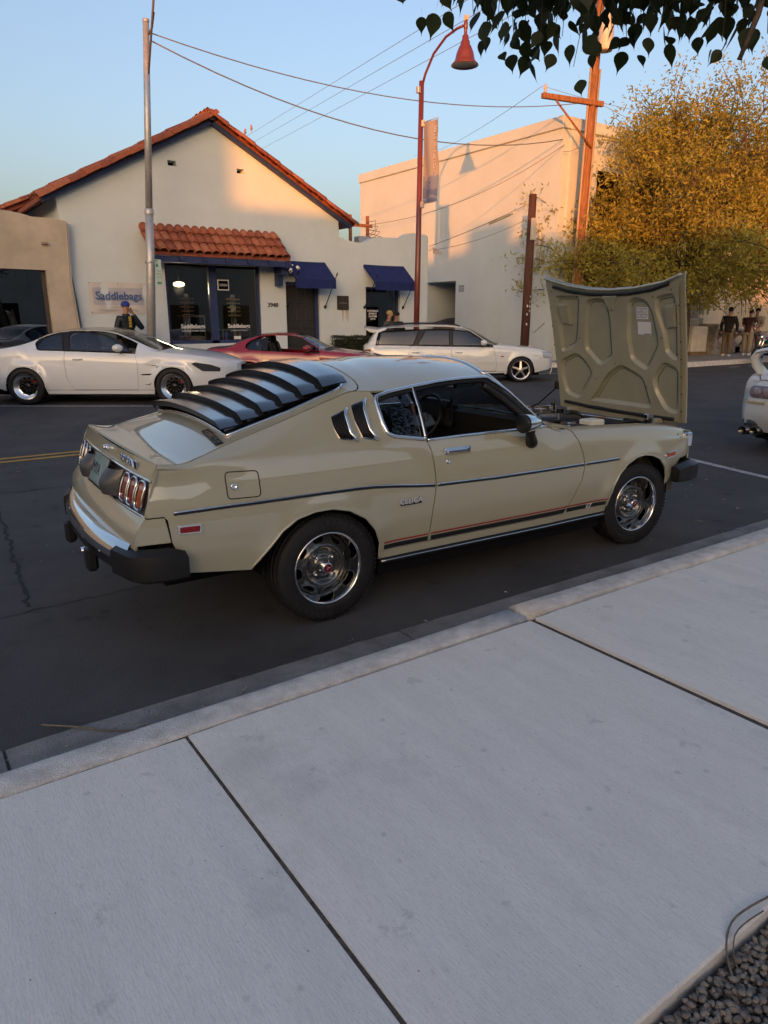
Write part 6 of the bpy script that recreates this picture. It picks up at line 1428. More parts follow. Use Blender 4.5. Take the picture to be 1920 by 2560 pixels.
# smaller trees of the near side that break up the sunlight on the gable
def round_tree(x, y, h, rad, n, lab, seed, base=2.5):
    t = empty('street_tree', (x, y, 0), 0, lab, 'tree', 'trees on the near side of the street'); rr = random.Random(seed)
    MB().tube([(0, 0, 0), (.05, 0, h * .3), (0, 0, h * .6)], [.2, .16, .1], 8).build('trunk', MATS['bark'], t)
    def shp(r_):
        v = Vector((r_.gauss(0, 1), r_.gauss(0, 1), r_.gauss(0, 1))).normalized() * (r_.random() ** .4); 
        if math.sin(v.x * 6 + seed) * math.sin(v.y * 5) * math.sin(v.z * 7 + 1) > .22: return None
        return (v.x * rad, v.y * rad, base + (h - base) / 2 + v.z * (h - base) / 2)
    leaf_cloud('crown', n, shp, .14, leaf_mat('street_leaf', (.06, .075, .02), (.08, .09, .02)), t, seed)
round_tree(-22.9, -13.2, 9.6, 1.9, 4500, 'round crowned street tree across from the gabled shop', 3)
round_tree(-25.6, -15.0, 10.4, 2.0, 4500, 'taller street tree across from the tan building', 5)
build_liftback()
# ================================================================== the other cars
def star_rim(kind, Rr, m, chrome):
    """returns list of (name, MB, material) for a wheel face turned about local Z"""
    out = []
    if kind == 'mesh':                            # deep polished lip, dark mesh spokes
        out.append(('rim_lip', MB().lathe([(Rr + .012, .085), (Rr + .016, .098), (Rr + .004, .102), (Rr - .006, .094), (Rr - .030, .055), (Rr - .070, .034), (Rr - .080, .030)], 44), chrome))
        b = MB(); n = 10; Ri = Rr - .075
        for k in range(n):
            th = 2 * PI * k / n
            for s_ in (-1, 1):
                a0, a1 = th, th + s_ * PI / n
                b.tube([(.055 * math.cos(a0), .055 * math.sin(a0), .045), (Ri * .62 * math.cos(a0 + s_ * .06), Ri * .62 * math.sin(a0 + s_ * .06), .050), (Ri * math.cos(a1), Ri * math.sin(a1), .038)], [.012, .009, .009], 5)
        b.lathe([(0, .056), (.05, .056), (.062, .04)], 18); out.append(('rim_spokes', b, m))
        out.append(('rim_back', MB().lathe([(Rr - .03, -.02), (.05, -.03), (0, -.03)], 30), M_dark))
    else:                                         # five broad polished spokes
        out.append(('rim_lip', MB().lathe([(Rr + .010, .080), (Rr + .014, .092), (Rr + .002, .096), (Rr - .010, .088), (Rr - .030, .050), (Rr - .040, .02)], 44), chrome))
        b = MB()
        for k in range(5):
            th = 2 * PI * k / 5 + .3; M = Matrix.Rotation(th, 4, 'Z')
            b.add([(.02, -.032, .055), (.02, .032, .055), (Rr - .03, .020, .040), (Rr - .03, -.020, .040), (.02, -.036, .02), (.02, .036, .02), (Rr - .03, .026, .0), (Rr - .03, -.026, .0)], [(0, 3, 2, 1), (0, 1, 5, 4), (1, 2, 6, 5), (2, 3, 7, 6), (3, 0, 4, 7)], False, M)
        b.lathe([(0, .062), (.03, .062), (.045, .05), (.05, .02)], 18); out.append(('rim_spokes', b, chrome))
        out.append(('rim_back', MB().lathe([(Rr - .03, -.02), (.05, -.03), (0, -.03)], 30), M_dark))
    return out
def build_car(sp):
    car = empty(sp['name'], sp['loc'], sp['rz'], sp['label'], 'car', sp.get('group'))
    pm = sp['paint']; tX, tY, tZ = np.array(sp['T']).T; wX, wY = np.array(sp['W']).T
    g0, g1 = sp['gh']; belt = sp['belt']; z0 = sp.get('z0', .20)
    xs = sorted(set([round(float(x), 3) for x in list(tX) + list(wX) if wX[0] <= x <= wX[-1]]))
    wS = herm(wX, wY[:, None], xs)[:, 0]; tyS = herm(tX, tY[:, None], xs)[:, 0]; tzS = herm(tX, tZ[:, None], xs)[:, 0]; rows = []
    for x, w, ty, tz in zip(xs, wS, tyS, tzS):
        f = 1 - np.clip(min((x - g0 + .12) / .24, (g1 + .12 - x) / .24), 0, 1); b = lerp([p[0] for p in belt], [p[1] for p in belt], x)
        b = min(b, tz - .03); wt = sp.get('tuck', .06)
        A = [(w - wt, z0), (w - .02, .34), (w - .002, .50), (w, .62), (w - .012, b - .16), (w - .032, b - .06), (w - .062, b), ((w - .062) * .5 + ty * .5 + .012, b * .5 + tz * .5), (ty, tz)]
        B = [(w - wt, z0), (w - .02, .34), (w - .002, .48), (w, .58), (w - .004, tz - .22), (w - .012, tz - .11), (w - .045, tz - .038), (w * .55 + ty * .45 - .01, tz - .008), (ty, tz)]
        rows.append([(a[0] * (1 - f) + c[0] * f, a[1] * (1 - f) + c[1] * f) for a, c in zip(A, B)])
    wb, Rt, Ra = sp['wb'], sp['Rt'], sp['Ra']
    def flare(x, z):
        o = 0
        for cx in (0, wb):
            d = np.hypot(x - cx, z - Rt); o = o + sp.get('flare', .02) * np.exp(-((d - Ra) / .06) ** 2) * np.clip((z - .2) / .15, 0, 1)
        return o
    S = Side(xs, rows, flare); uv = lambda p: S.line(p, True, .08)
    hi = lambda x: lerp(tX, tZ, x) + .05
    def arc(cx, a0, a1, n=14): return [(cx + Ra * math.cos(R(a)), Rt - .01 + Ra * math.sin(R(a))) for a in np.linspace(a0, a1, n)]
    zs = sp.get('sill', .26); xr, xf = wX[0] + .01, wX[-1] - .01
    G = sp['gaps']                                # gap polylines from front to rear: list of [(x, z)...] from belt down
    bz = lambda x: lerp([p[0] for p in belt], [p[1] for p in belt], x)
    E_ = lambda pl, d: [(p[0] + d, p[1]) for p in pl]
    aR, aF = arc(0, 180 - 12, 12), arc(wb, 180 - 12, 12)
    topf = [(x, hi(x)) for x in np.linspace(G[0][0][0] + .02, xf, 22)]
    fend = topf + [(xf, sp['zf']), (wb + Ra + .03, zs - .03)] + aF[::-1] + [(aF[0][0] - .004, zs), (G[0][-1][0], zs)] + E_(G[0], .003)[::-1]
    doors = []
    for a, b in zip(G[:-1], G[1:]):
        doors.append([(a[0][0] - .003, bz(a[0][0]) - .004)] + E_(a, -.003)[1:] + [(b[-1][0] + .003, b[-1][1])] + E_(b, .003)[::-1][1:-1] + [(b[0][0] + .003, bz(b[0][0]) - .004)] + [(x, bz(x) - .004) for x in np.linspace(b[0][0] + .05, a[0][0] - .05, 8)])
    L_ = G[-1]; qw = sp['pillar']                 # pillar: outline of quarter glass edge towards the tail
    quarter = [(L_[0][0] - .003, bz(L_[0][0]) - .004)] + E_(L_, -.003)[1:] + [(L_[-1][0] - .003, zs)] + ([(aR[-1][0] + .005, zs)] if L_[-1][0] > aR[-1][0] else []) + aR[::-1] + [(-Ra - .03, zs - .02), (xr, sp['zr'])] + [(x, hi(x)) for x in np.linspace(xr, sp['ptop'], 24)] + qw
    for sg in (-1, 1):
        fo = sheet('front_fender', S, uv(fend), pm, car, sgn=sg, step=.06); qo = sheet('quarter_panel', S, uv(quarter), pm, car, sgn=sg, step=.06); dl = []
        for d in doors: dl.append(sheet('door', S, uv(d), pm, car, sgn=sg, step=.06))
        sheet('sill', S, uv([(Ra + .0, zs - .006), (wb - Ra, zs - .006), (wb - Ra - .02, zs - .10), (Ra + .02, zs - .10)]), sp.get('sillm', pm), car, sgn=sg, step=.08, off=.012)
        sheet('inner_panel', S, uv([(xr + .12, .45), (xr + .12, .70), (g1, .75), (xf - .3, .60), (xf - .3, .45), (wb + Ra, .45), (wb + Ra, .66), (wb - Ra, .66), (wb - Ra, .24), (Ra, .24), (Ra, .66), (-Ra, .66), (-Ra, .45)]), M_dark, car, sgn=sg, off=-.04, rim=0, step=.12)
        for gl in sp['glass']:
            sheet('side_window', S, uv(roundpoly(gl[0], .03, 2)), gl[1], car, sgn=sg, off=-.008, rim=0, step=.08)
            ribbon('window_frame', S, uv(roundpoly(gl[0], .03, 2)), .013, M_black, car, sg, -.004, 5, .08, True)
        for po in sp.get('blackp', ()): sheet('pillar_trim', S, uv(po), M_black, car, sgn=sg, off=-.004, rim=0, step=.08)
        for x, z in sp['handles']:
            P, N = S.at(S.uv([x - .09, x + .09], [z, z]), sg)
            MB().tube([P[0] + N[0] * .004, (P[0] + P[1]) / 2 + N[0] * .022, P[1] + N[1] * .004], .013, 6, ell=(1, .8)).build('door_handle', sp.get('handlem', pm), dl[0])
        mx, mz = sp['mirror']; P, N = S.at(S.uv([mx], [mz - .06]), sg); c = P[0] + np.array([0, sg * .16, .085])
        mi = MB().ball(tuple(c), .1, 12, 8, (1.0, 1.15, .68)).build('door_mirror', pm, car); MB().tube([P[0].tolist(), c.tolist()], [.03, .03], 6).build('mirror_arm', M_black, mi); MB().ball((c[0] - .03, c[1], c[2]), .085, 10, 6, (.9, 1.1, .66)).build('mirror_glass', M_black, mi)
        for kind, poly, mm, of in sp.get('decals', ()):
            sheet(kind, S, uv(poly), mm, car, sgn=sg, off=of, rim=.006, step=.05)
    T = Top([(x, y - .004, z, bx, bzz) for (x, y, z), (bx, bzz) in zip(sp['T'], sp['bulge'])], 2.3); K = T.K
    for nm, x0, x1, mm, tw in sp['top']:
        sheet(nm, T, [(x0 + .004, -tw * K), (x0 + .004, tw * K), (x1 - .004, tw * K), (x1 - .004, -tw * K)], mm, car, (), 1, 0 if mm is pm or nm == 'roof' else -.004, step=.08)
        if tw < .99:
            for sg in (-1, 1): sheet('pillar', T, [(x0 + .003, sg * (tw + .005) * K), (x0 + .003, sg * .997 * K), (x1 - .003, sg * .997 * K), (x1 - .003, sg * (tw + .005) * K)], pm, car, (), 1, step=.08)
    for key, dr in (('rear', -1), ('nose', 1)):
        F = Face(sp[key], 2.3, dr); zz = [r_[0] for r_ in sp[key]]; hw = lambda z: float(herm([r_[0] for r_ in sorted(sp[key])], np.array([[r_[2]] for r_ in sorted(sp[key])]), [z])[0, 0]) * .995
        zl = np.linspace(min(zz), max(zz), 9)
        ff = sheet('rear_bumper' if dr < 0 else 'front_bumper', F, [(hw(z), z) for z in zl] + [(-hw(z), z) for z in zl[::-1]], pm, car, (), 1, step=.07)
        for nm, poly, mm, of in sp.get(key + '_parts', ()): sheet(nm, F, poly, mm, ff, (), 1, of, step=.04, rim=.01)
        sp[key + '_F'] = F
    # cabin and under-body
    MB().box(-.9, wb + .5, -.62, .62, .16, .30).box(Ra + .05, wb - Ra - .05, -.80, .80, .17, .26).build('floor_pan', M_dark, car)
    MB().bbox(g0 + .25, g1 - .15, -.66, .66, .30, .72, .04).build('cabin_trim', M_int, car)
    for sg in (-1, 1):
        xs_ = sp['seat']; st = MB().bbox(xs_, xs_ + .5, sg * .36 - .24, sg * .36 + .24, .40, .60, .05).build('seat', M_int, car)
        MB().bbox(-.08, .06, sg * .36 - .22, sg * .36 + .22, 0, .52, .05, Matrix.Translation((xs_ + .02, 0, .55)) @ Matrix.Rotation(R(-16), 4, 'Y')).build('seat_back', M_int, st); MB().bbox(-.06, .04, sg * .36 - .13, sg * .36 + .13, .54, .70, .04, Matrix.Translation((xs_ + .02, 0, .55)) @ Matrix.Rotation(R(-16), 4, 'Y')).build('head_rest', M_int, st)
    MB().bbox(g1 - .55, g1 + .05, -.66, .66, .72, belt[-1][1] - .03, .05).build('dashboard', M_int, car)
    ty = tyre_mesh(Rt, sp['tw'], sp['Rr'], False).mesh('tyre', M_rubber); chrome = mat('polished_lip', (.86, .86, .86), .22, 1.0)
    for x, sd in ((0, -1), (wb, -1), (0, 1), (wb, 1)):
        wh = link('wheel', MB().lathe([(sp['Rr'] - .006, -sp['tw'] * .42), (sp['Rr'] - .006, .02)], 36).mesh('wheel_barrel', sp['rimm']), car); wh.matrix_local = wheel_mat((x, sd * sp['trk'], Rt - .002), sd)
        link('tyre', ty, wh)
        for nm, b, m in star_rim(sp['rim'], sp['Rr'], sp['rimm'], chrome): b.build(nm, m, wh)
        if sp.get('caliper'): MB().bbox(.12, .16, -.05, .05, -.02, .02, .01, Matrix.Rotation(R(35), 4, 'Z')).build('brake_caliper', sp['caliper'], wh)
        ar = (0, PI) if sd == -1 else (PI, 2 * PI)
        MB().lathe([(Ra + .01, -.24), (Ra + .01, .04)], 24, wheel_mat((x, sd * sp['trk'], Rt), sd), arc=ar).lathe([(0, -.24), (Ra + .01, -.24)], 24, wheel_mat((x, sd * sp['trk'], Rt), sd), arc=ar).build('wheel_housing', M_dark, car)
    return car, S, T
# ---- white coupe
W_PAINT = mat('white_paint', (.64, .68, .71), .35, 0, .5, coat=1.0, crough=.02)
SMOKE = glass('smoked_glass', (.22, .25, .26), .06); WSG = glass('screen_glass', (.45, .50, .50), .06)
ANG = R(-35.1)
M_lampg = mat('headlamp_dark', (.05, .055, .06), .12, .3, .6, coat=1); M_lampc = mat('headlamp_clear', (.42, .44, .45), .15, .2, .6, coat=1)
def kidney(y0, y1): return rpoly(min(y0, y1), max(y0, y1), .56, .71, .03, 3)
M2 = dict(name='white_coupe', loc=(2.7355, 15.5463, 0), rz=ANG, label='white two door coupe with a carbon roof parked at the far left', paint=W_PAINT, group='cars in the angled stalls', wb=2.755, Rt=.345, Ra=.365, Rr=.245, tw=.27, trk=.80, flare=.045, rim='mesh', rimm=mat('rim_graphite', (.035, .034, .034), .3, .7), caliper=mat('caliper_red', (.35, .01, .02), .4),
  W=[(-1.02, .66), (-.96, .78), (-.80, .85), (-.5, .885), (0, .90), (.5, .895), (1.3, .885), (2.1, .89), (2.75, .905), (3.15, .885), (3.45, .80), (3.65, .68), (3.80, .52), (3.87, .40)],
  T=[(-1.02, .60, .93), (-.95, .66, .985), (-.6, .72, 1.01), (-.35, .735, 1.04), (-.1, .71, 1.09), (.1, .67, 1.15), (.37, .615, 1.27), (.65, .59, 1.335), (.94, .58, 1.36), (1.3, .578, 1.352), (1.6, .585, 1.315), (1.9, .615, 1.205), (2.2, .68, 1.07), (2.45, .74, .985), (2.62, .745, .965), (3.0, .73, .935), (3.3, .68, .895), (3.55, .58, .845), (3.75, .44, .785), (3.87, .32, .735)],
  bulge=[(-.06, .01), (-.04, .02), (0, .03), (0, .035), (0, .04), (0, .05), (0, .05), (0, .05), (0, .05), (.02, .05), (.05, .05), (.10, .05), (.16, .045), (.18, .045), (.16, .045), (.05, .04), (.03, .035), (.03, .03), (.05, .02), (.06, .015)],
  gh=(-.05, 2.35), belt=[(-1, .93), (.2, .985), (.9, .98), (1.6, .955), (2.1, .935), (2.6, .93)], gaps=[[(2.06, .93), (2.10, .77), (2.10, .49), (2.07, .28)], [(.76, .98), (.75, .77), (.77, .49), (.88, .28)]], zf=.45, zr=.45, sill=.275, sillm=W_PAINT, ptop=.60,
  pillar=[(.52, 1.325), (.36, 1.285), (.24, 1.22), (.17, 1.13), (.24, 1.01), (.30, .992), (.70, .985)],
  glass=[([(.26, 1.005), (.22, 1.10), (.30, 1.21), (.45, 1.27), (.66, 1.312), (.73, 1.005)], SMOKE), ([(.84, 1.0), (.80, 1.325), (1.12, 1.325), (1.5, 1.262), (1.76, 1.14), (2.0, .962)], SMOKE)], blackp=[[(.74, .99), (.67, 1.32), (.80, 1.335), (.85, .99)]],
  handles=[(1.0, .835)], mirror=(1.80, 1.02), seat=.95,
  top=[('rear_window', -.28, .52, SMOKE, .90), ('roof', .52, 1.52, mat('carbon_roof', (.02, .02, .021), .2, 0, .5, coat=1), .985), ('windscreen', 1.52, 2.44, WSG, .94), ('hood', 2.46, 3.86, W_PAINT, .99), ('boot_lid', -1.0, -.29, W_PAINT, .99)],
  rear=[(.25, -.95, .68, -.08), (.5, -1.0, .70, -.10), (.8, -1.0, .68, -.10), (.925, -1.01, .60, -.06)], nose=[(.22, 3.80, .52, .06), (.40, 3.86, .46, .06), (.55, 3.865, .42, .06), (.74, 3.86, .325, .07)],
  nose_parts=[('kidney_grille', kidney(.02, .24), M_dark, .012), ('kidney_grille', kidney(-.24, -.02), M_dark, .012), ('lower_grille', [(-.35, .27), (.35, .27), (.33, .42), (-.33, .42)], M_dark, .006)],
  decals=[('headlamp', roundpoly([(3.10, .76), (3.18, .785), (3.45, .735), (3.60, .675), (3.60, .605), (3.30, .62), (3.18, .70)], .015, 2), M_lampg, .004), ('fender_vent', [(2.20, .755), (2.50, .72), (2.42, .64), (2.47, .71)], M_dark, .003), ('fender_vent', [(2.14, .565), (2.38, .58), (2.33, .55), (2.20, .545)], M_dark, .003), ('fender_vent', [(2.20, .375), (2.31, .37), (2.35, .42), (2.30, .385)], M_dark, .003), ('tail_lamp', [(-.99, .80), (-.72, .86), (-.72, .76), (-.99, .72)], M_redlens, .004), ('fuel_flap', roundpoly([(-.13, .95), (.12, .95), (.09, .83), (-.12, .83)], .02, 2), W_PAINT, .003)])
c_, S_, T_ = build_car(M2)
MB().bbox(-1.16, -.98, -.70, .70, 1.14, 1.16, .006).build('rear_wing', M_black, c_)
for y in (-.35, .35): MB().tube([(-1.08, y, 1.14), (-1.0, y, 1.04), (-.85, y, .99)], .02, 6).build('wing_stay', M_black, c_)
MB().bbox(3.3, 3.95, -.62, .62, .17, .20, .008).build('front_splitter', M_black, c_)
# ---- dark car at the left edge: same body pattern, nose only in view
DK = dict(M2); DK.update(name='dark_coupe', loc=(-2.05, 15.35, 0), label='dark grey coupe of which only the nose shows at the left edge', paint=mat('dark_grey_paint', (.025, .027, .030), .3, .2, .5, coat=1), sillm=M_black); DK['top'] = [(a, b, c, (DK['paint'] if m is W_PAINT else m), t) for a, b, c, m, t in M2['top']]; DK['decals'] = M2['decals'][:1] + M2['decals'][4:5]
c_, S_, T_ = build_car(DK)
MB().bbox(3.3, 3.98, -.70, .70, .13, .16, .008).build('front_splitter', M_black, c_)
for sg in (-1, 1): MB().bbox(3.35, 3.75, sg * .72 - .02, sg * .72 + .02, .30, .42, .01).build('canard', M_black, c_)
# ---- red coupe
RED = mat('red_paint', (.27, .010, .022), .35, 0, .5, coat=1.0, crough=.02)
S15 = dict(name='red_coupe', loc=(7.317, 15.739, 0), rz=ANG, label='red two door coupe between the white coupe and the white wagon', paint=RED, group='cars in the angled stalls', wb=2.525, Rt=.31, Ra=.335, Rr=.225, tw=.22, trk=.745, flare=.02, rim='five', rimm=mat('rim_silver', (.5, .5, .5), .3, .8),
  W=[(-1.02, .62), (-.95, .74), (-.75, .815), (-.4, .85), (0, .86), (.6, .845), (1.5, .845), (2.5, .85), (2.9, .82), (3.15, .73), (3.30, .56), (3.36, .42)],
  T=[(-1.02, .58, .86), (-.95, .64, .90), (-.7, .69, .915), (-.5, .68, .935), (-.25, .62, 1.04), (0, .575, 1.125), (.3, .55, 1.185), (.6, .545, 1.205), (.9, .548, 1.20), (1.15, .555, 1.16), (1.35, .59, 1.04), (1.6, .66, .90), (1.78, .69, .86), (2.0, .68, .845), (2.5, .65, .80), (2.9, .58, .74), (3.15, .48, .68), (3.36, .36, .60)],
  bulge=[(-.05, .01), (-.03, .02), (0, .03), (0, .035), (0, .045), (0, .05), (0, .055), (.01, .055), (.03, .055), (.06, .05), (.14, .045), (.20, .04), (.22, .035), (.10, .035), (.04, .03), (.04, .02), (.05, .015), (.05, .01)],
  gh=(-.40, 1.60), belt=[(-1, .85), (0, .87), (.6, .855), (1.3, .815), (1.8, .80)], gaps=[[(1.58, .81), (1.62, .60), (1.60, .30)], [(.31, .86), (.30, .6), (.33, .40), (.40, .28)]], zf=.42, zr=.42, sill=.26, ptop=.22,
  pillar=[(.16, 1.14), (.02, 1.085), (-.07, 1.01), (-.08, .93), (.0, .885), (.28, .872)],
  glass=[([(.0, .885), (-.045, .945), (.04, 1.06), (.27, 1.125), (.30, .875)], SMOKE)], blackp=[[(.31, .875), (.28, 1.13), (.42, 1.16), (.42, .87)]],
  handles=[(.55, .66)], mirror=(1.32, .90), seat=.55, decals=[('headlamp', roundpoly([(2.85, .66), (3.15, .60), (3.25, .52), (2.95, .55)], .015, 2), M_lampc, .004), ('tail_lamp', [(-.99, .78), (-.72, .82), (-.72, .72), (-.99, .70)], M_redlens, .004)],
  top=[('rear_window', -.48, .22, SMOKE, .90), ('roof', .22, 1.02, RED, .985), ('windscreen', 1.02, 1.62, WSG, .95), ('hood', 1.78, 3.35, RED, .99), ('cowl', 1.64, 1.77, M_black, .99), ('boot_lid', -1.0, -.49, RED, .99)],
  rear=[(.25, -.95, .62, -.08), (.5, -1.0, .66, -.10), (.86, -1.01, .58, -.06)], nose=[(.20, 3.30, .50, .05), (.40, 3.35, .46, .06), (.60, 3.355, .37, .06)], nose_parts=[('lower_grille', [(-.32, .26), (.32, .26), (.30, .40), (-.30, .40)], M_dark, .006)])
build_car(S15)
# ---- white wagon
WG = dict(name='white_wagon', loc=(11.631, 15.167, 0), rz=ANG, label='white station wagon with dark windows and roof rails', paint=mat('pearl_white_paint', (.62, .655, .66), .35, 0, .5, coat=1.0, crough=.02), group='cars in the angled stalls', wb=2.63, Rt=.315, Ra=.345, Rr=.235, tw=.225, trk=.735, flare=.018, rim='five', rimm=mat('rim_silver', (.5, .5, .5), .3, .8), tuck=.05)
WP = WG['paint']
WG.update(W=[(-1.33, .70), (-1.27, .77), (-1.0, .81), (-.4, .83), (.5, .832), (1.8, .832), (2.6, .825), (3.0, .80), (3.25, .74), (3.40, .64), (3.50, .48)],
  T=[(-1.33, .66, .86), (-1.24, .66, .93), (-1.10, .65, 1.12), (-.98, .63, 1.28), (-.85, .615, 1.325), (-.4, .605, 1.355), (.1, .60, 1.375), (.6, .597, 1.375), (1.0, .597, 1.355), (1.30, .605, 1.285), (1.55, .645, 1.14), (1.80, .70, .98), (1.98, .725, .915), (2.3, .72, .895), (2.8, .68, .855), (3.15, .60, .81), (3.35, .52, .755), (3.50, .38, .68)],
  bulge=[(-.05, .01), (-.05, .01), (-.05, .01), (-.03, .03), (0, .035), (0, .04), (0, .04), (.0, .04), (.03, .04), (.07, .04), (.12, .035), (.16, .03), (.16, .03), (.06, .03), (.04, .025), (.05, .02), (.05, .015), (.06, .01)],
  gh=(-1.15, 1.85), belt=[(-1.3, .88), (0, .895), (.9, .88), (1.9, .865), (2.3, .86)], gaps=[[(1.91, .865), (1.98, .70), (2.01, .45), (2.0, .28)], [(.86, .88), (.885, .60), (.89, .28)], [(-.17, .89), (-.22, .70), (-.10, .55), (.20, .45), (.34, .36), (.36, .28)]], zf=.35, zr=.40, sill=.27, ptop=-.70,
  pillar=[(-.80, 1.28), (-.97, 1.22), (-1.02, 1.05), (-1.04, .91), (-.60, .905), (-.2, .90)],
  glass=[([(-.98, .925), (-.90, 1.225), (.06, 1.275), (-.10, .915)], M_tint), ([(.02, .92), (.22, 1.28), (.82, 1.285), (.82, .905)], M_tint), ([(.90, .905), (.90, 1.285), (1.28, 1.245), (1.58, 1.08), (1.84, .895)], M_tint)], blackp=[[(.82, .90), (.82, 1.29), (.90, 1.29), (.90, .90)], [(-.09, .91), (.07, 1.28), (.21, 1.285), (.01, .915)]],
  handles=[(-.02, .735), (1.06, .735)], mirror=(1.66, .955), seat=.85,
  decals=[('headlamp', roundpoly([(3.16, .765), (3.34, .74), (3.42, .64), (3.36, .585), (3.20, .60)], .03, 3), M_lampc, .004), ('side_marker', rpoly(2.11, 2.19, .625, .655, .01, 2), M_amber, .006), ('tail_lamp', [(-1.32, .80), (-1.16, .82), (-1.16, .69), (-1.32, .68)], M_redlens, .005), ('door_moulding', [(.92, .485), (1.96, .485), (1.96, .515), (.92, .515)], WP, .012), ('door_moulding', [(2.04, .485), (2.24, .49), (2.27, .515), (2.04, .515)], WP, .012), ('fuel_flap', roundpoly([(-.72, .80), (-.55, .80), (-.55, .68), (-.72, .68)], .02, 2), WP, .003)],
  top=[('tailgate_window', -1.22, -1.0, M_tint, .88), ('roof', -.97, 1.16, WP, .985), ('windscreen', 1.17, 1.94, WSG, .95), ('hood', 1.97, 3.49, WP, .99), ('tailgate', -1.32, -1.23, WP, .99)],
  rear=[(.25, -1.27, .70, -.05), (.5, -1.32, .72, -.07), (.86, -1.325, .66, -.05)], nose=[(.18, 3.44, .60, .05), (.40, 3.49, .52, .06), (.68, 3.495, .40, .05)], nose_parts=[('grille', [(-.30, .58), (.30, .58), (.30, .65), (-.30, .65)], M_dark, .006), ('lower_grille', [(-.36, .25), (.36, .25), (.34, .40), (-.34, .40)], M_dark, .006)])
c_, S_, T_ = build_car(WG)
MB().grid(lambda u, v: (-.92 - .42 * u, -.62 + 1.24 * v, 1.335 + .045 * u - .05 * (2 * v - 1) ** 2), 5, 10).grid(lambda u, v: (-.92 - .42 * u, -.62 + 1.24 * v, 1.315 + .035 * u - .05 * (2 * v - 1) ** 2 - .05 * u * (1 - u)), 5, 10).add([(-1.34, -.62, 1.33), (-.95, -.62, 1.285), (-1.08, -.62, 1.21), (-1.2, -.62, 1.24)], [(0, 1, 2, 3)]).build('roof_spoiler', WP, c_)
for sg in (-1, 1):
    MB().tube([(-.80, sg * .58, 1.37), (-.65, sg * .585, 1.42), (0, sg * .58, 1.445), (.7, sg * .578, 1.44), (1.0, sg * .578, 1.40), (1.08, sg * .58, 1.375)], .018, 6).build('roof_rail', M_black, c_)
for y in (-.3, .35): MB().tube([(1.93, y, .945), (1.85, y - .3, .99)], .008, 5).build('wiper', M_black, c_)
# ---- white sports coupe ahead of ours, tail towards us
WS = mat('sports_white_paint', (.62, .66, .67), .35, 0, .5, coat=1.0, crough=.02)
SU = dict(name='white_sports_coupe', loc=(9.62, 3.88, 0), rz=R(1.5), label='white sports coupe with tall rear wing parked ahead of the beige coupe', paint=WS, wb=2.55, Rt=.325, Ra=.35, Rr=.235, tw=.25, trk=.78, flare=.03, rim='five', rimm=mat('rim_silver', (.5, .5, .5), .3, .8),
  W=[(-1.08, .60), (-1.02, .74), (-.90, .83), (-.6, .89), (0, .905), (.6, .885), (1.6, .885), (2.5, .89), (2.9, .85), (3.2, .72), (3.36, .52), (3.42, .40)],
  T=[(-1.08, .56, .86), (-1.0, .62, .90), (-.7, .68, .945), (-.4, .66, 1.02), (0, .61, 1.13), (.4, .58, 1.20), (.8, .57, 1.215), (1.1, .58, 1.19), (1.4, .63, 1.06), (1.7, .70, .92), (1.85, .72, .88), (2.2, .70, .85), (2.7, .64, .79), (3.1, .52, .71), (3.42, .36, .60)],
  bulge=[(-.05, .01), (-.04, .02), (0, .04), (0, .05), (0, .055), (0, .055), (.02, .055), (.05, .05), (.12, .045), (.18, .04), (.18, .035), (.05, .03), (.04, .02), (.05, .015), (.05, .01)],
  gh=(-.55, 1.70), belt=[(-1, .86), (0, .91), (.8, .88), (1.8, .83)], gaps=[[(1.62, .83), (1.66, .60), (1.64, .30)], [(.36, .89), (.34, .6), (.42, .30)]], zf=.42, zr=.40, sill=.26, ptop=.30, pillar=[(.20, 1.13), (.02, 1.06), (-.05, .98), (.05, .93), (.33, .905)],
  glass=[([(.05, .935), (0, .98), (.08, 1.05), (.32, 1.13), (.34, .915)], SMOKE), ([(.45, .905), (.42, 1.15), (.9, 1.15), (1.2, 1.06), (1.5, .86)], SMOKE)], handles=[(.6, .70)], mirror=(1.40, .90), seat=.6,
  top=[('rear_window', -.75, .3, SMOKE, .88), ('roof', .3, 1.05, WS, .985), ('windscreen', 1.05, 1.72, WSG, .95), ('hood', 1.87, 3.41, WS, .99), ('tailgate', -1.06, -.76, WS, .99)],
  rear=[(.26, -1.02, .66, -.05), (.36, -1.07, .70, -.08), (.5, -1.10, .70, -.11), (.62, -1.10, .68, -.12), (.78, -1.09, .63, -.12), (.865, -1.08, .56, -.09)],
  nose=[(.20, 3.36, .48, .05), (.40, 3.41, .44, .06), (.60, 3.415, .37, .06)],
  rear_parts=[('tail_lamp', rpoly(.235, .665, .665, .805, .065, 5), mat('lamp_smoke', (.13, .11, .12), .12, 0, .6, coat=1), .006), ('tail_lamp', rpoly(-.665, -.235, .665, .805, .065, 5), mat('lamp_smoke', (.13, .11, .12), .12, 0, .6, coat=1), .006), ('number_plate_recess', rpoly(-.33, .33, .40, .585, .04, 3), M_dark, .004), ('rear_vent', [(-.20, .30), (.20, .30), (.22, .36), (-.22, .36)], M_dark, .004)])
c_, S_, T_ = build_car(SU); FS = SU['rear_F']
for sg in (-1, 1):
    for k, yy in enumerate((.30, .43, .56)):
        P, N = FS.at(np.array([(sg * yy, .735)])); MB().lathe([(0, .016), (.03, .015), (.052, .010), (.056, .004)], 20, AX(N[0], P[0])).build('lamp_round', mat('lamp_lens_mauve', (.24, .17, .19), .12, 0, .6, coat=1), c_)
M_gold = mat('gold_script', (.45, .34, .10), .4)
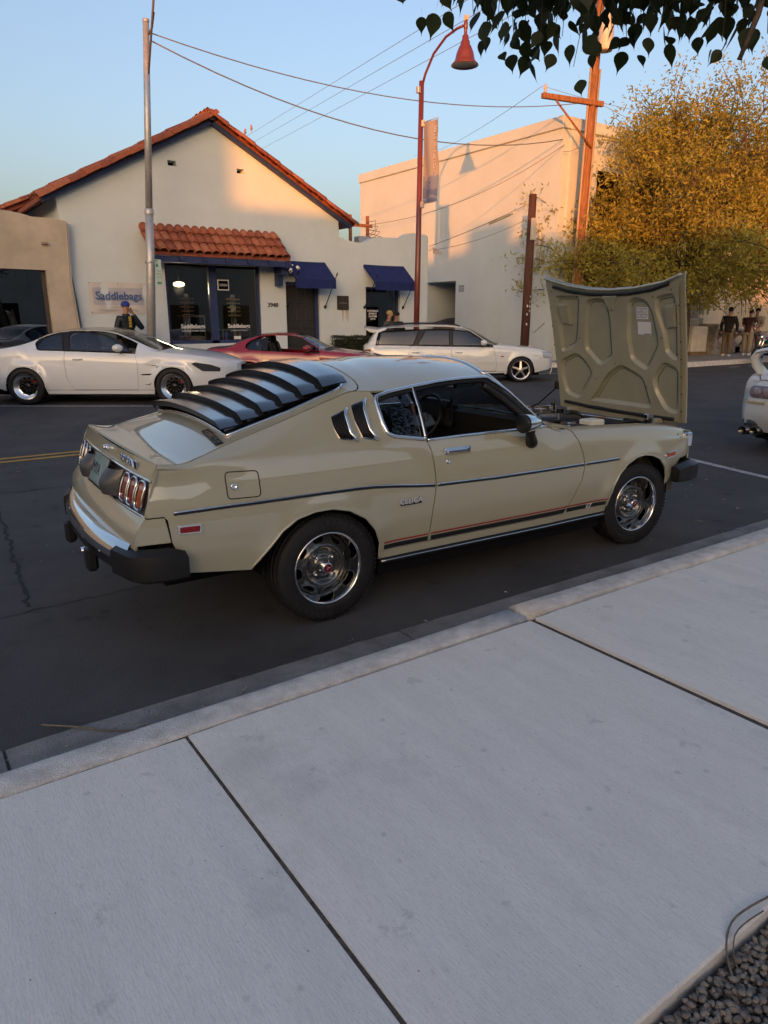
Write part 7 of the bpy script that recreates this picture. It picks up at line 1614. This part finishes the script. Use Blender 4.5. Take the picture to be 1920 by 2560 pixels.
P, N = FS.at(np.array([(.60, .615), (.40, .615)])); lettering('Continental', .062, frame_mat((P[0] + P[1]) / 2 + N[0] * .004 + np.array([0, .06, 0]), P[1] - P[0], (0, 0, 1)), M_gold, c_, 'gold_lettering', ext=.001, shear=.1, bold=.001)
P, N = FS.at(np.array([(.10, .38), (-.10, .38)])); Mp = frame_mat(P[0] * .5 + P[1] * .5 + N[0] * .012, P[1] - P[0], (0, 0, 1))
P, N = FS.at(np.array([(.34, .345), (.10, .345)])); Mp = frame_mat((P[0] + P[1]) / 2 + N[0] * .006, P[1] - P[0], (0, 0, 1))
MB().bbox(-.10, .10, -.045, .045, 0, .004, .001, Mp).build('blue_badge', mat('badge_blue', (.02, .03, .30), .4), c_); MB().bbox(-.08, .08, -.028, .028, .004, .006, .001, Mp).build('badge_face', M_white, c_)
P, N = FS.at(np.array([(.60, .335)]))
MB().bbox(-1.14, -1.02, .52, .68, .26, .40, .04).build('exhaust_cutout', mat('dark_steel', (.10, .10, .105), .25, .9), c_)
for dx, dy, L in ((-.16, .60, .30), (-.06, .50, .24)): MB().lathe([(.035, 0), (.052, .02), (.055, L), (.047, L), (.044, .05), (0, .05)], 20, AX((-1, .12, .02), (-.92, dy, .27))).build('exhaust_tip', mat('dark_steel', (.10, .10, .105), .25, .9), c_)
MB().tube([(.2, .5, .24), (-.6, .55, .25), (-.95, .55, .27)], .06, 12).build('exhaust_pipe', M_dark, c_)
wing = MB(); pr = [(0, .0), (.06, .022), (.16, .018), (.27, 0), (.16, -.012)]
pth = [(-.86, .66, .92, .30), (-.95, .70, 1.02, .28), (-1.00, .705, 1.12, .24), (-.99, .66, 1.185, .25), (-.97, .56, 1.21, .26), (-.96, 0, 1.225, .27), (-.97, -.56, 1.21, .26), (-.99, -.66, 1.185, .25), (-1.0, -.705, 1.12, .24), (-.95, -.70, 1.02, .28), (-.86, -.66, .92, .30)]
n = len(pr); vs = []
for i, (x, y, z, ch) in enumerate(pth):
    a = np.array(pth[max(0, i - 1)][1:3]); b = np.array(pth[min(len(pth) - 1, i + 1)][1:3]); d = b - a; d /= np.linalg.norm(d); nr = np.array([d[1], -d[0]]); nr = nr if (nr[1] > .3 or (nr[0] * np.sign(y) > 0)) else -nr
    for o, h in pr: vs.append((x + o * ch / .27 - .10, y + nr[0] * h * 1.6, z + nr[1] * h * 1.6))
fs = [(i * n + j, (i + 1) * n + j, (i + 1) * n + (j + 1) % n, i * n + (j + 1) % n) for i in range(len(pth) - 1) for j in range(n)]
fixn(wing.add(vs, fs, True).build('rear_wing', WS, c_))
MB().box(-.70, -.69, .28, .46, .98, 1.11).build('window_sticker', M_dark, c_)
# ================================================================== people
def skin_mesh(name, nodes, edges, m, sub=2, root=0):
    me = bpy.data.meshes.new(name); me.from_pydata([n[0] for n in nodes], edges, []); o = bpy.data.objects.new(name, me); COL.objects.link(o)
    sk = o.modifiers.new('skin', 'SKIN'); sk.use_smooth_shade = True
    if sub: ss = o.modifiers.new('sub', 'SUBSURF'); ss.levels = sub; ss.render_levels = sub
    lay = me.skin_vertices[0].data
    for i, n in enumerate(nodes): r = n[1]; lay[i].radius = (r, r) if not hasattr(r, '__len__') else r; lay[i].use_root = (i == root)
    dg = bpy.context.evaluated_depsgraph_get(); dg.update()
    out = bpy.data.meshes.new_from_object(o.evaluated_get(dg), depsgraph=dg); COL.objects.unlink(o); bpy.data.objects.remove(o)
    out.materials.clear(); out.materials.append(m); out.name = name; return out
M_skin = mat('skin', (.42, .24, .17), .5, 0, .4, var=.1, vscale=20); M_hair = mat('dark_hair', (.015, .011, .009), .6); M_shoe = mat('white_shoe', (.62, .60, .58), .6)
def person(loc, rz, label, h=1.76, top=None, topm=None, trm=None, sleeve=1.0, arms=None, cap=None, hair=True, lean=0.0, stride=.0, collar=None, wide=1.0):
    p = empty('person', loc, rz, label, 'person', 'people on the far pavement'); s = h / 1.76
    arms = arms or {-1: [(.03, .27, 1.13), (.10, .26, .90)], 1: [(.03, .27, 1.13), (.10, .26, .90)]}
    V = lambda x, y, z: (x * s + lean * max(0, z - .9), y * s, z * s)
    nd = [(V(0, 0, .95), .13), (V(0, 0, 1.12), .125), (V(0, 0, 1.32), .145), (V(-.005, 0, 1.45), .075), (V(.005, 0, 1.53), .055), (V(.025, 0, 1.60), .078), (V(.018, 0, 1.68), .088), (V(.01, 0, 1.735), .06)]; ed = [(i, i + 1) for i in range(7)]
    def limb(start, pts):
        k = start
        for q, r in pts: nd.append((V(*q), r)); ed.append((k, len(nd) - 1)); k = len(nd) - 1
        return k
    hands = {}
    for sd in (-1, 1):
        e, w = arms[sd]; S_ = (0, sd * .185, 1.40); E_ = (e[0], sd * e[1], e[2]); W_ = (w[0], sd * w[1], w[2])
        k = limb(2, [(S_, .062), (E_, .043), (W_, .030)]); d = (Vector(W_) - Vector(E_)).normalized(); hb = Vector(W_) + d * .055; nd.append((V(*hb), (.036, .018))); ed.append((k, len(nd) - 1)); kk = len(nd) - 1; hands[sd] = hb
        sx = d.cross(Vector((0, 1, 0)) if abs(d.y) < .8 else Vector((1, 0, 0))).normalized()
        for f, (off, L) in enumerate(((-.027, .062), (-.009, .075), (.009, .070), (.026, .055))):
            a = hb + d * .035 + sx * off; b = a + d * L * .6 + Vector((0, -sd * .012, 0)); c = b + d * L * .4 + Vector((0, -sd * .02, 0))
            i0 = len(nd); nd.extend([(V(*a), .0095), (V(*b), .0085), (V(*c), .007)]); ed.extend([(kk, i0), (i0, i0 + 1), (i0 + 1, i0 + 2)])
        a = hb - sx * .035; b = a + d * .035 - sx * .018; i0 = len(nd); nd.extend([(V(*a), .011), (V(*b), .009)]); ed.extend([(kk, i0), (i0, i0 + 1)])
    for sd in (-1, 1): limb(0, [((0, sd * .095, .88), .095), ((.01 + stride * sd * .5, sd * .105, .50), .062), ((-.01 + stride * sd, sd * .11, .10), .042), ((.10 + stride * sd, sd * .115, .045), .038)])
    link('body', skin_mesh('body', nd, ed, M_skin, 1), p)
    g = .022
    tn = [(V(0, 0, .80), .155 * wide), (V(0, 0, 1.02), .148 * wide), (V(0, 0, 1.18), .152 * wide), (V(0, 0, 1.34), .160 * wide), (V(-.005, 0, 1.44), .105)]; te = [(0, 1), (1, 2), (2, 3), (3, 4)]
    for sd in (-1, 1):
        e, w = arms[sd]; S_ = Vector((0, sd * .19, 1.40)); E_ = Vector((e[0], sd * e[1], e[2])); W_ = Vector((w[0], sd * w[1], w[2])); i0 = len(tn)
        tn.append((V(*S_), .085)); te.append((3, i0))
        if sleeve >= 1: tn.extend([(V(*E_), .066), (V(*W_), .048)]); te.extend([(i0, i0 + 1), (i0 + 1, i0 + 2)])
        else: q = S_.lerp(E_, .85); tn.append((V(*q), .078)); te.append((i0, i0 + 1))
    link('shirt', skin_mesh('shirt', tn, te, topm, 2), p)
    ln = [(V(0, 0, 1.0), .150 * wide)]; le = []
    for sd in (-1, 1):
        i0 = len(ln); ln.extend([(V(0, sd * .10, .86), .118), (V(.01 + stride * sd * .5, sd * .115, .50), .092), (V(-.005 + stride * sd, sd * .12, .09), .085)]); le.extend([(0, i0), (i0, i0 + 1), (i0 + 1, i0 + 2)])
    link('trousers', skin_mesh('trousers', ln, le, trm, 2), p)
    for sd in (-1, 1):
        x0 = -.09 + stride * sd; MB().bbox((x0) * s, (x0 + .29) * s, (sd * .115 - .05) * s, (sd * .115 + .05) * s, 0, .085, .03).build('shoe', M_shoe, p)
    hc = Vector(V(.018, 0, 1.665))
    MB().ball((hc.x + .088 * s, 0, hc.z - .012), .017, 8, 6, (1, .8, 1.4)).build('nose', M_skin, p)
    for sd in (-1, 1): MB().ball((hc.x + .074 * s, sd * .033, hc.z + .015), .010, 8, 6).build('eye', M_dark, p); MB().ball((hc.x - .005, sd * .086 * s, hc.z), .022, 8, 6, (.7, .4, 1.3)).build('ear', M_skin, p)
    MB().tube([(hc.x + .080 * s, -.022, hc.z - .052), (hc.x + .085 * s, 0, hc.z - .053), (hc.x + .080 * s, .022, hc.z - .052)], .005, 6).build('mouth', mat('lips', (.28, .10, .09), .5), p)
    if hair: MB().ball((hc.x - .018, 0, hc.z + .035), .103 * s, 14, 10, (1, .93, .88)).build('hair', M_hair, p)
    if cap:
        cp = MB().lathe([(.098, .015), (.100, .05), (.085, .095), (.045, .122), (0, .128)], 18, Matrix.Translation((hc.x - .002, 0, hc.z))).build('cap', cap, p)
        MB().grid(lambda u, v: (hc.x + .085 + .075 * u * (1 - .5 * (2 * v - 1) ** 2), -.08 + .16 * v, hc.z + .028 - .015 * u - .02 * (2 * v - 1) ** 2), 4, 8).build('cap_peak', cap, cp)
    return p, hands, V
M_puff = mat('navy_puffer', (.012, .018, .024), .45, 0, .4); M_blk = mat('black_knit', (.010, .010, .011), .85); M_mar = mat('maroon_cotton', (.045, .020, .020), .85); M_brn = mat('brown_canvas', (.14, .105, .08), .85); M_kha = mat('khaki_canvas', (.27, .23, .18), .85); M_gry = mat('grey_canvas', (.06, .055, .06), .85); M_bei = mat('beige_knit', (.25, .215, .175), .85)
M_cap = mat('blue_cap', (.012, .035, .25), .7); M_tanc = mat('tan_cap', (.36, .26, .10), .7)
p, hd, V_ = person((4.98, 17.72, .15), R(-75), 'person in blue cap and dark puffer jacket drinking beside the banner', 1.78, topm=M_puff, trm=M_gry, cap=M_cap, arms={1: [(.20, .29, 1.16), (.16, .09, 1.50)], -1: [(.03, .29, 1.14), (.10, .26, .92)]}, wide=1.12)
for z in (1.0, 1.07, 1.14, 1.21, 1.28, 1.35): MB().tube([(.165 * math.cos(t) * 1.1, .178 * math.sin(t) * 1.1, z) for t in np.linspace(0, 2 * PI, 24, endpoint=False)], .008, 5, False, True, True).build('quilt_seam', M_puff, p)
MB().lathe([(.05, 0), (.085, .03), (.09, .09), (.075, .10)], 16, Matrix.Translation((.0, 0, 1.42))).build('collar', M_puff, p); MB().bbox(.14, .185, -.03, .03, 1.20, 1.46, .01).build('undershirt', mat('mustard_shirt', (.42, .28, .04), .8), p)
MB().lathe([(.030, 0), (.040, .10), (.038, .11), (.0, .11)], 14, Matrix.Translation((.165, .05, 1.545)) @ Matrix.Rotation(R(-35), 4, 'Y')).build('paper_cup', mat('cup_brown', (.10, .06, .05), .6), p)
person((12.60, 17.80, .15), R(-60), 'person in tan cap with head bowed behind the wagon roof', 1.60, topm=M_gry, trm=M_gry, cap=M_tanc, lean=.06)
person((12.98, 17.90, .15), R(-110), 'person in black cap beside the tan capped one', 1.58, topm=M_blk, trm=M_gry, cap=M_blk)
person((26.62, 15.25, .15), R(20), 'person in black jumper and wide brown trousers seen from behind', 1.80, topm=M_blk, trm=M_brn, stride=.10, wide=1.15)
person((27.95, 15.20, .15), R(10), 'person in maroon t-shirt and khaki trousers looking down', 1.74, topm=M_mar, trm=M_kha, sleeve=.5, lean=.05, arms={-1: [(.06, .25, 1.13), (.20, .15, 1.05)], 1: [(.06, .25, 1.13), (.22, .12, 1.05)]}, stride=.06)
person((28.75, 15.35, .15), R(190), 'person in beige top, dark cap and dark trousers facing the others', 1.78, topm=M_bei, trm=M_gry, cap=M_blk, arms={-1: [(.06, .25, 1.13), (.22, .10, 1.10)], 1: [(.06, .25, 1.13), (.22, .10, 1.08)]})
# ================================================================== motorcycle at the far kerb
mc = empty('motorcycle', (26.1, 13.35, 0), R(175), 'motorcycle with teal tank parked at far kerb behind the sports coupe', 'motorcycle')
for x in (.68, -.68):
    w = MB().tube([(.27 * math.cos(t) + x, 0, .31 + .27 * math.sin(t)) for t in np.linspace(0, 2 * PI, 28, endpoint=False)], .05, 8, False, True, True).build('wheel', M_rubber, mc)
    b = MB()
    for k in range(10): b.tube([(x, 0, .31), (x + .23 * math.cos(k * PI / 5), 0, .31 + .23 * math.sin(k * PI / 5))], .006, 4)
    b.build('rim', M_chrome, w)
MB().bbox(-.28, .22, -.15, .15, .28, .62, .05).build('engine', M_black, mc); MB().ball((.18, 0, .82), .22, 14, 9, (1.3, .62, .62)).build('fuel_tank', mat('teal_paint', (.01, .06, .075), .3, coat=1), mc)
MB().bbox(-.62, -.06, -.13, .13, .72, .82, .04).build('seat', M_black, mc); MB().tube([(.68, .06, .31), (.50, .06, .80), (.42, .05, 1.0)], .025, 8).tube([(.68, -.06, .31), (.50, -.06, .80), (.42, -.05, 1.0)], .025, 8).build('fork', M_chrome, mc)
MB().tube([(.36, .38, 1.02), (.42, .15, 1.04), (.42, -.15, 1.04), (.36, -.38, 1.02)], .015, 8).build('handlebar', M_chrome, mc)
for y in (-.34, .34): MB().tube([(.38, y, 1.03), (.40, y * 1.15, 1.22), (.38, y * 1.25, 1.36)], .008, 6).build('mirror_stalk', M_chrome, mc); MB().ball((.37, y * 1.3, 1.39), .07, 12, 8, (.35, 1.2, .75)).build('mirror', M_chrome, mc)
MB().lathe([(0, .08), (.07, .06), (.085, 0), (.04, -.10)], 16, AX((1, 0, 0), (.56, 0, .92))).build('headlamp', M_chrome, mc); MB().tube([(.1, -.16, .34), (-.5, -.18, .30), (-.85, -.18, .36)], .04, 10).build('exhaust', M_chrome, mc)
for y in (-.18, .18): MB().ball((-.72, y, .72), .035, 8, 6).build('turn_signal', M_amber, mc); MB().ball((.50, y, .90), .035, 8, 6).build('turn_signal', M_amber, mc)
MB().grid(lambda u, v: (-.68 + .36 * math.cos(PI * (.1 + .75 * u)), -.07 + .14 * v, .31 + .36 * math.sin(PI * (.1 + .75 * u))), 12, 3).build('rear_fender', M_black, mc)
# ================================================================== leafy branch overhead
TIPS = [(1.84, 2.3, 2.65), (1.81, 2.16, 2.61), (2.05, 2.34, 2.67), (1.93, 2.14, 2.59), (1.91, 2.05, 2.54), (2.16, 2.29, 2.58), (2.53, 2.61, 2.75), (2.5, 2.5, 2.66), (2.5, 2.46, 2.65), (2.14, 2.07, 2.52), (2.39, 2.24, 2.63), (2.23, 2.05, 2.54), (2.21, 1.97, 2.42), (2.16, 1.88, 2.5), (2.26, 1.91, 2.55), (2.82, 2.31, 2.74), (2.8, 2.21, 2.66), (2.79, 2.16, 2.71), (2.81, 2.12, 2.72), (2.38, 1.75, 2.5), (2.49, 1.79, 2.52), (2.74, 1.95, 2.65), (2.84, 1.97, 2.7), (2.97, 2.0, 2.71), (3.03, 1.98, 2.67), (2.42, 1.53, 2.42), (2.84, 1.77, 2.62), (2.93, 1.77, 2.61), (2.8, 1.66, 2.6), (2.56, 1.46, 2.45)]
ot = empty('overhanging_tree', (5.2, -1.1, 0), 0, 'dark leafy branch with heart shaped leaves hanging into the top right', 'tree')
oO = Vector((5.2, -1.1, 0))
M_oleaf = leaf_mat('dark_heart_leaf', (.030, .042, .018), (.05, .06, .012), .5)
MB().tube([(0, 0, 0), (-.05, .05, 1.2), (-.25, .25, 2.4), (-.5, .55, 3.3)], [.17, .13, .11, .09], 12).build('trunk', MATS['bark'], ot)
limbs = [[(4.7, -.55, 3.2), (4.0, .3, 3.55), (3.2, 1.1, 3.55), (2.5, 1.8, 3.35), (1.9, 2.5, 3.15)], [(4.7, -.55, 3.2), (4.1, .7, 3.5), (3.7, 1.4, 3.3), (3.3, 1.9, 3.1)], [(4.7, -.55, 3.3), (4.5, .6, 4.2), (4.2, 1.6, 4.6)], [(4.7, -.55, 3.3), (3.6, -.4, 4.2), (2.6, .1, 4.5)]]
for l in limbs: MB().tube([tuple(Vector(q) - oO) for q in l], [.06, .045, .03, .02, .012][:len(l)], 8).build('limb', MATS['bark'], ot)
MB().tube([tuple(Vector(q) - oO) for q in ((2.50, 1.42, 2.80), (2.49, 1.46, 2.52), (2.48, 1.50, 2.40))], [.012, .010, .007], 6).build('twig', MATS['bark'], ot)
def heart(seed):
    q = random.Random(seed); pr = [(0, .02), (.03, .16), (.14, .33), (.30, .40), (.48, .35), (.66, .21), (.80, .09), (.92, .03), (1.12, 0)]
    f = q.uniform(.10, .30); cu = q.uniform(-.12, .12); L = .074 * q.uniform(.65, 1.25); vs = []; n = len(pr)
    for x, w in pr: vs += [(x * L, -w * L * .95, f * w * L + cu * x * x * L), (x * L, 0, cu * x * x * L), (x * L, w * L * .95, f * w * L + cu * x * x * L)]
    fs = [(3 * i + j, 3 * i + 3 + j, 3 * i + 4 + j, 3 * i + 1 + j) for i in range(n - 1) for j in (0, 1)]
    vs.append((-.45 * L, 0, .1 * L)); vs.append((-.45 * L, .012 * L, .1 * L)); fs.append((len(vs) - 2, 1, len(vs) - 1))
    return vs, fs
HL = [MB().add(*heart(k), True).mesh('leaf', M_oleaf) for k in range(6)]
def leaf_matrix(rr, pos):
    d = Vector((rr.gauss(0, .45), rr.gauss(0, .45), -1)).normalized(); y = d.cross(Vector((rr.gauss(0, 1), rr.gauss(0, 1), .2))).normalized(); z = d.cross(y); M = Matrix((d, y, z)).transposed().to_4x4(); M.translation = Vector(pos); return M
rr = random.Random(11); big = MB()
for k, t in enumerate(TIPS):
    t = Vector(t); up = t + Vector((rr.uniform(-.06, .06), rr.uniform(-.06, .06), rr.uniform(.42, .60)))
    MB().tube([tuple(t - oO + Vector((0, 0, .03))), tuple(t.lerp(up, .5) - oO + Vector((rr.gauss(0, .02), rr.gauss(0, .02), 0))), tuple(up - oO)], [.0015, .002, .003], 4).build('twig', MATS['bark'], ot)
    for j in range(10):
        f = (j / 9) ** .8; q = t.lerp(up, f * .62) + Vector((rr.gauss(0, .02 + .055 * f), rr.gauss(0, .02 + .055 * f), rr.gauss(0, .012)))
        o = link('leaf', HL[rr.randrange(6)], ot); o.matrix_local = leaf_matrix(rr, q - oO)
    for j in range(75):
        q = t.lerp(up, rr.uniform(.45, 1.3)) + Vector((rr.gauss(0, .15), rr.gauss(0, .15), rr.gauss(0, .06))); v, f = heart(rr.randrange(6)); big.add(v, f, True, leaf_matrix(rr, q - oO))
for j in range(5200):
    l = limbs[rr.randrange(4)]; i = rr.randrange(len(l) - 1); q = Vector(l[i]).lerp(Vector(l[i + 1]), rr.random()) + Vector((rr.gauss(0, .42), rr.gauss(0, .42), rr.gauss(.15, .28)))
    if q.z < 3.02 + max(0, (3.0 - q.y)) * .12: continue
    v, f = heart(rr.randrange(6)); big.add(v, f, True, leaf_matrix(rr, q - oO))
cr = big.build('crown', M_oleaf, ot); cr['kind'] = 'stuff'
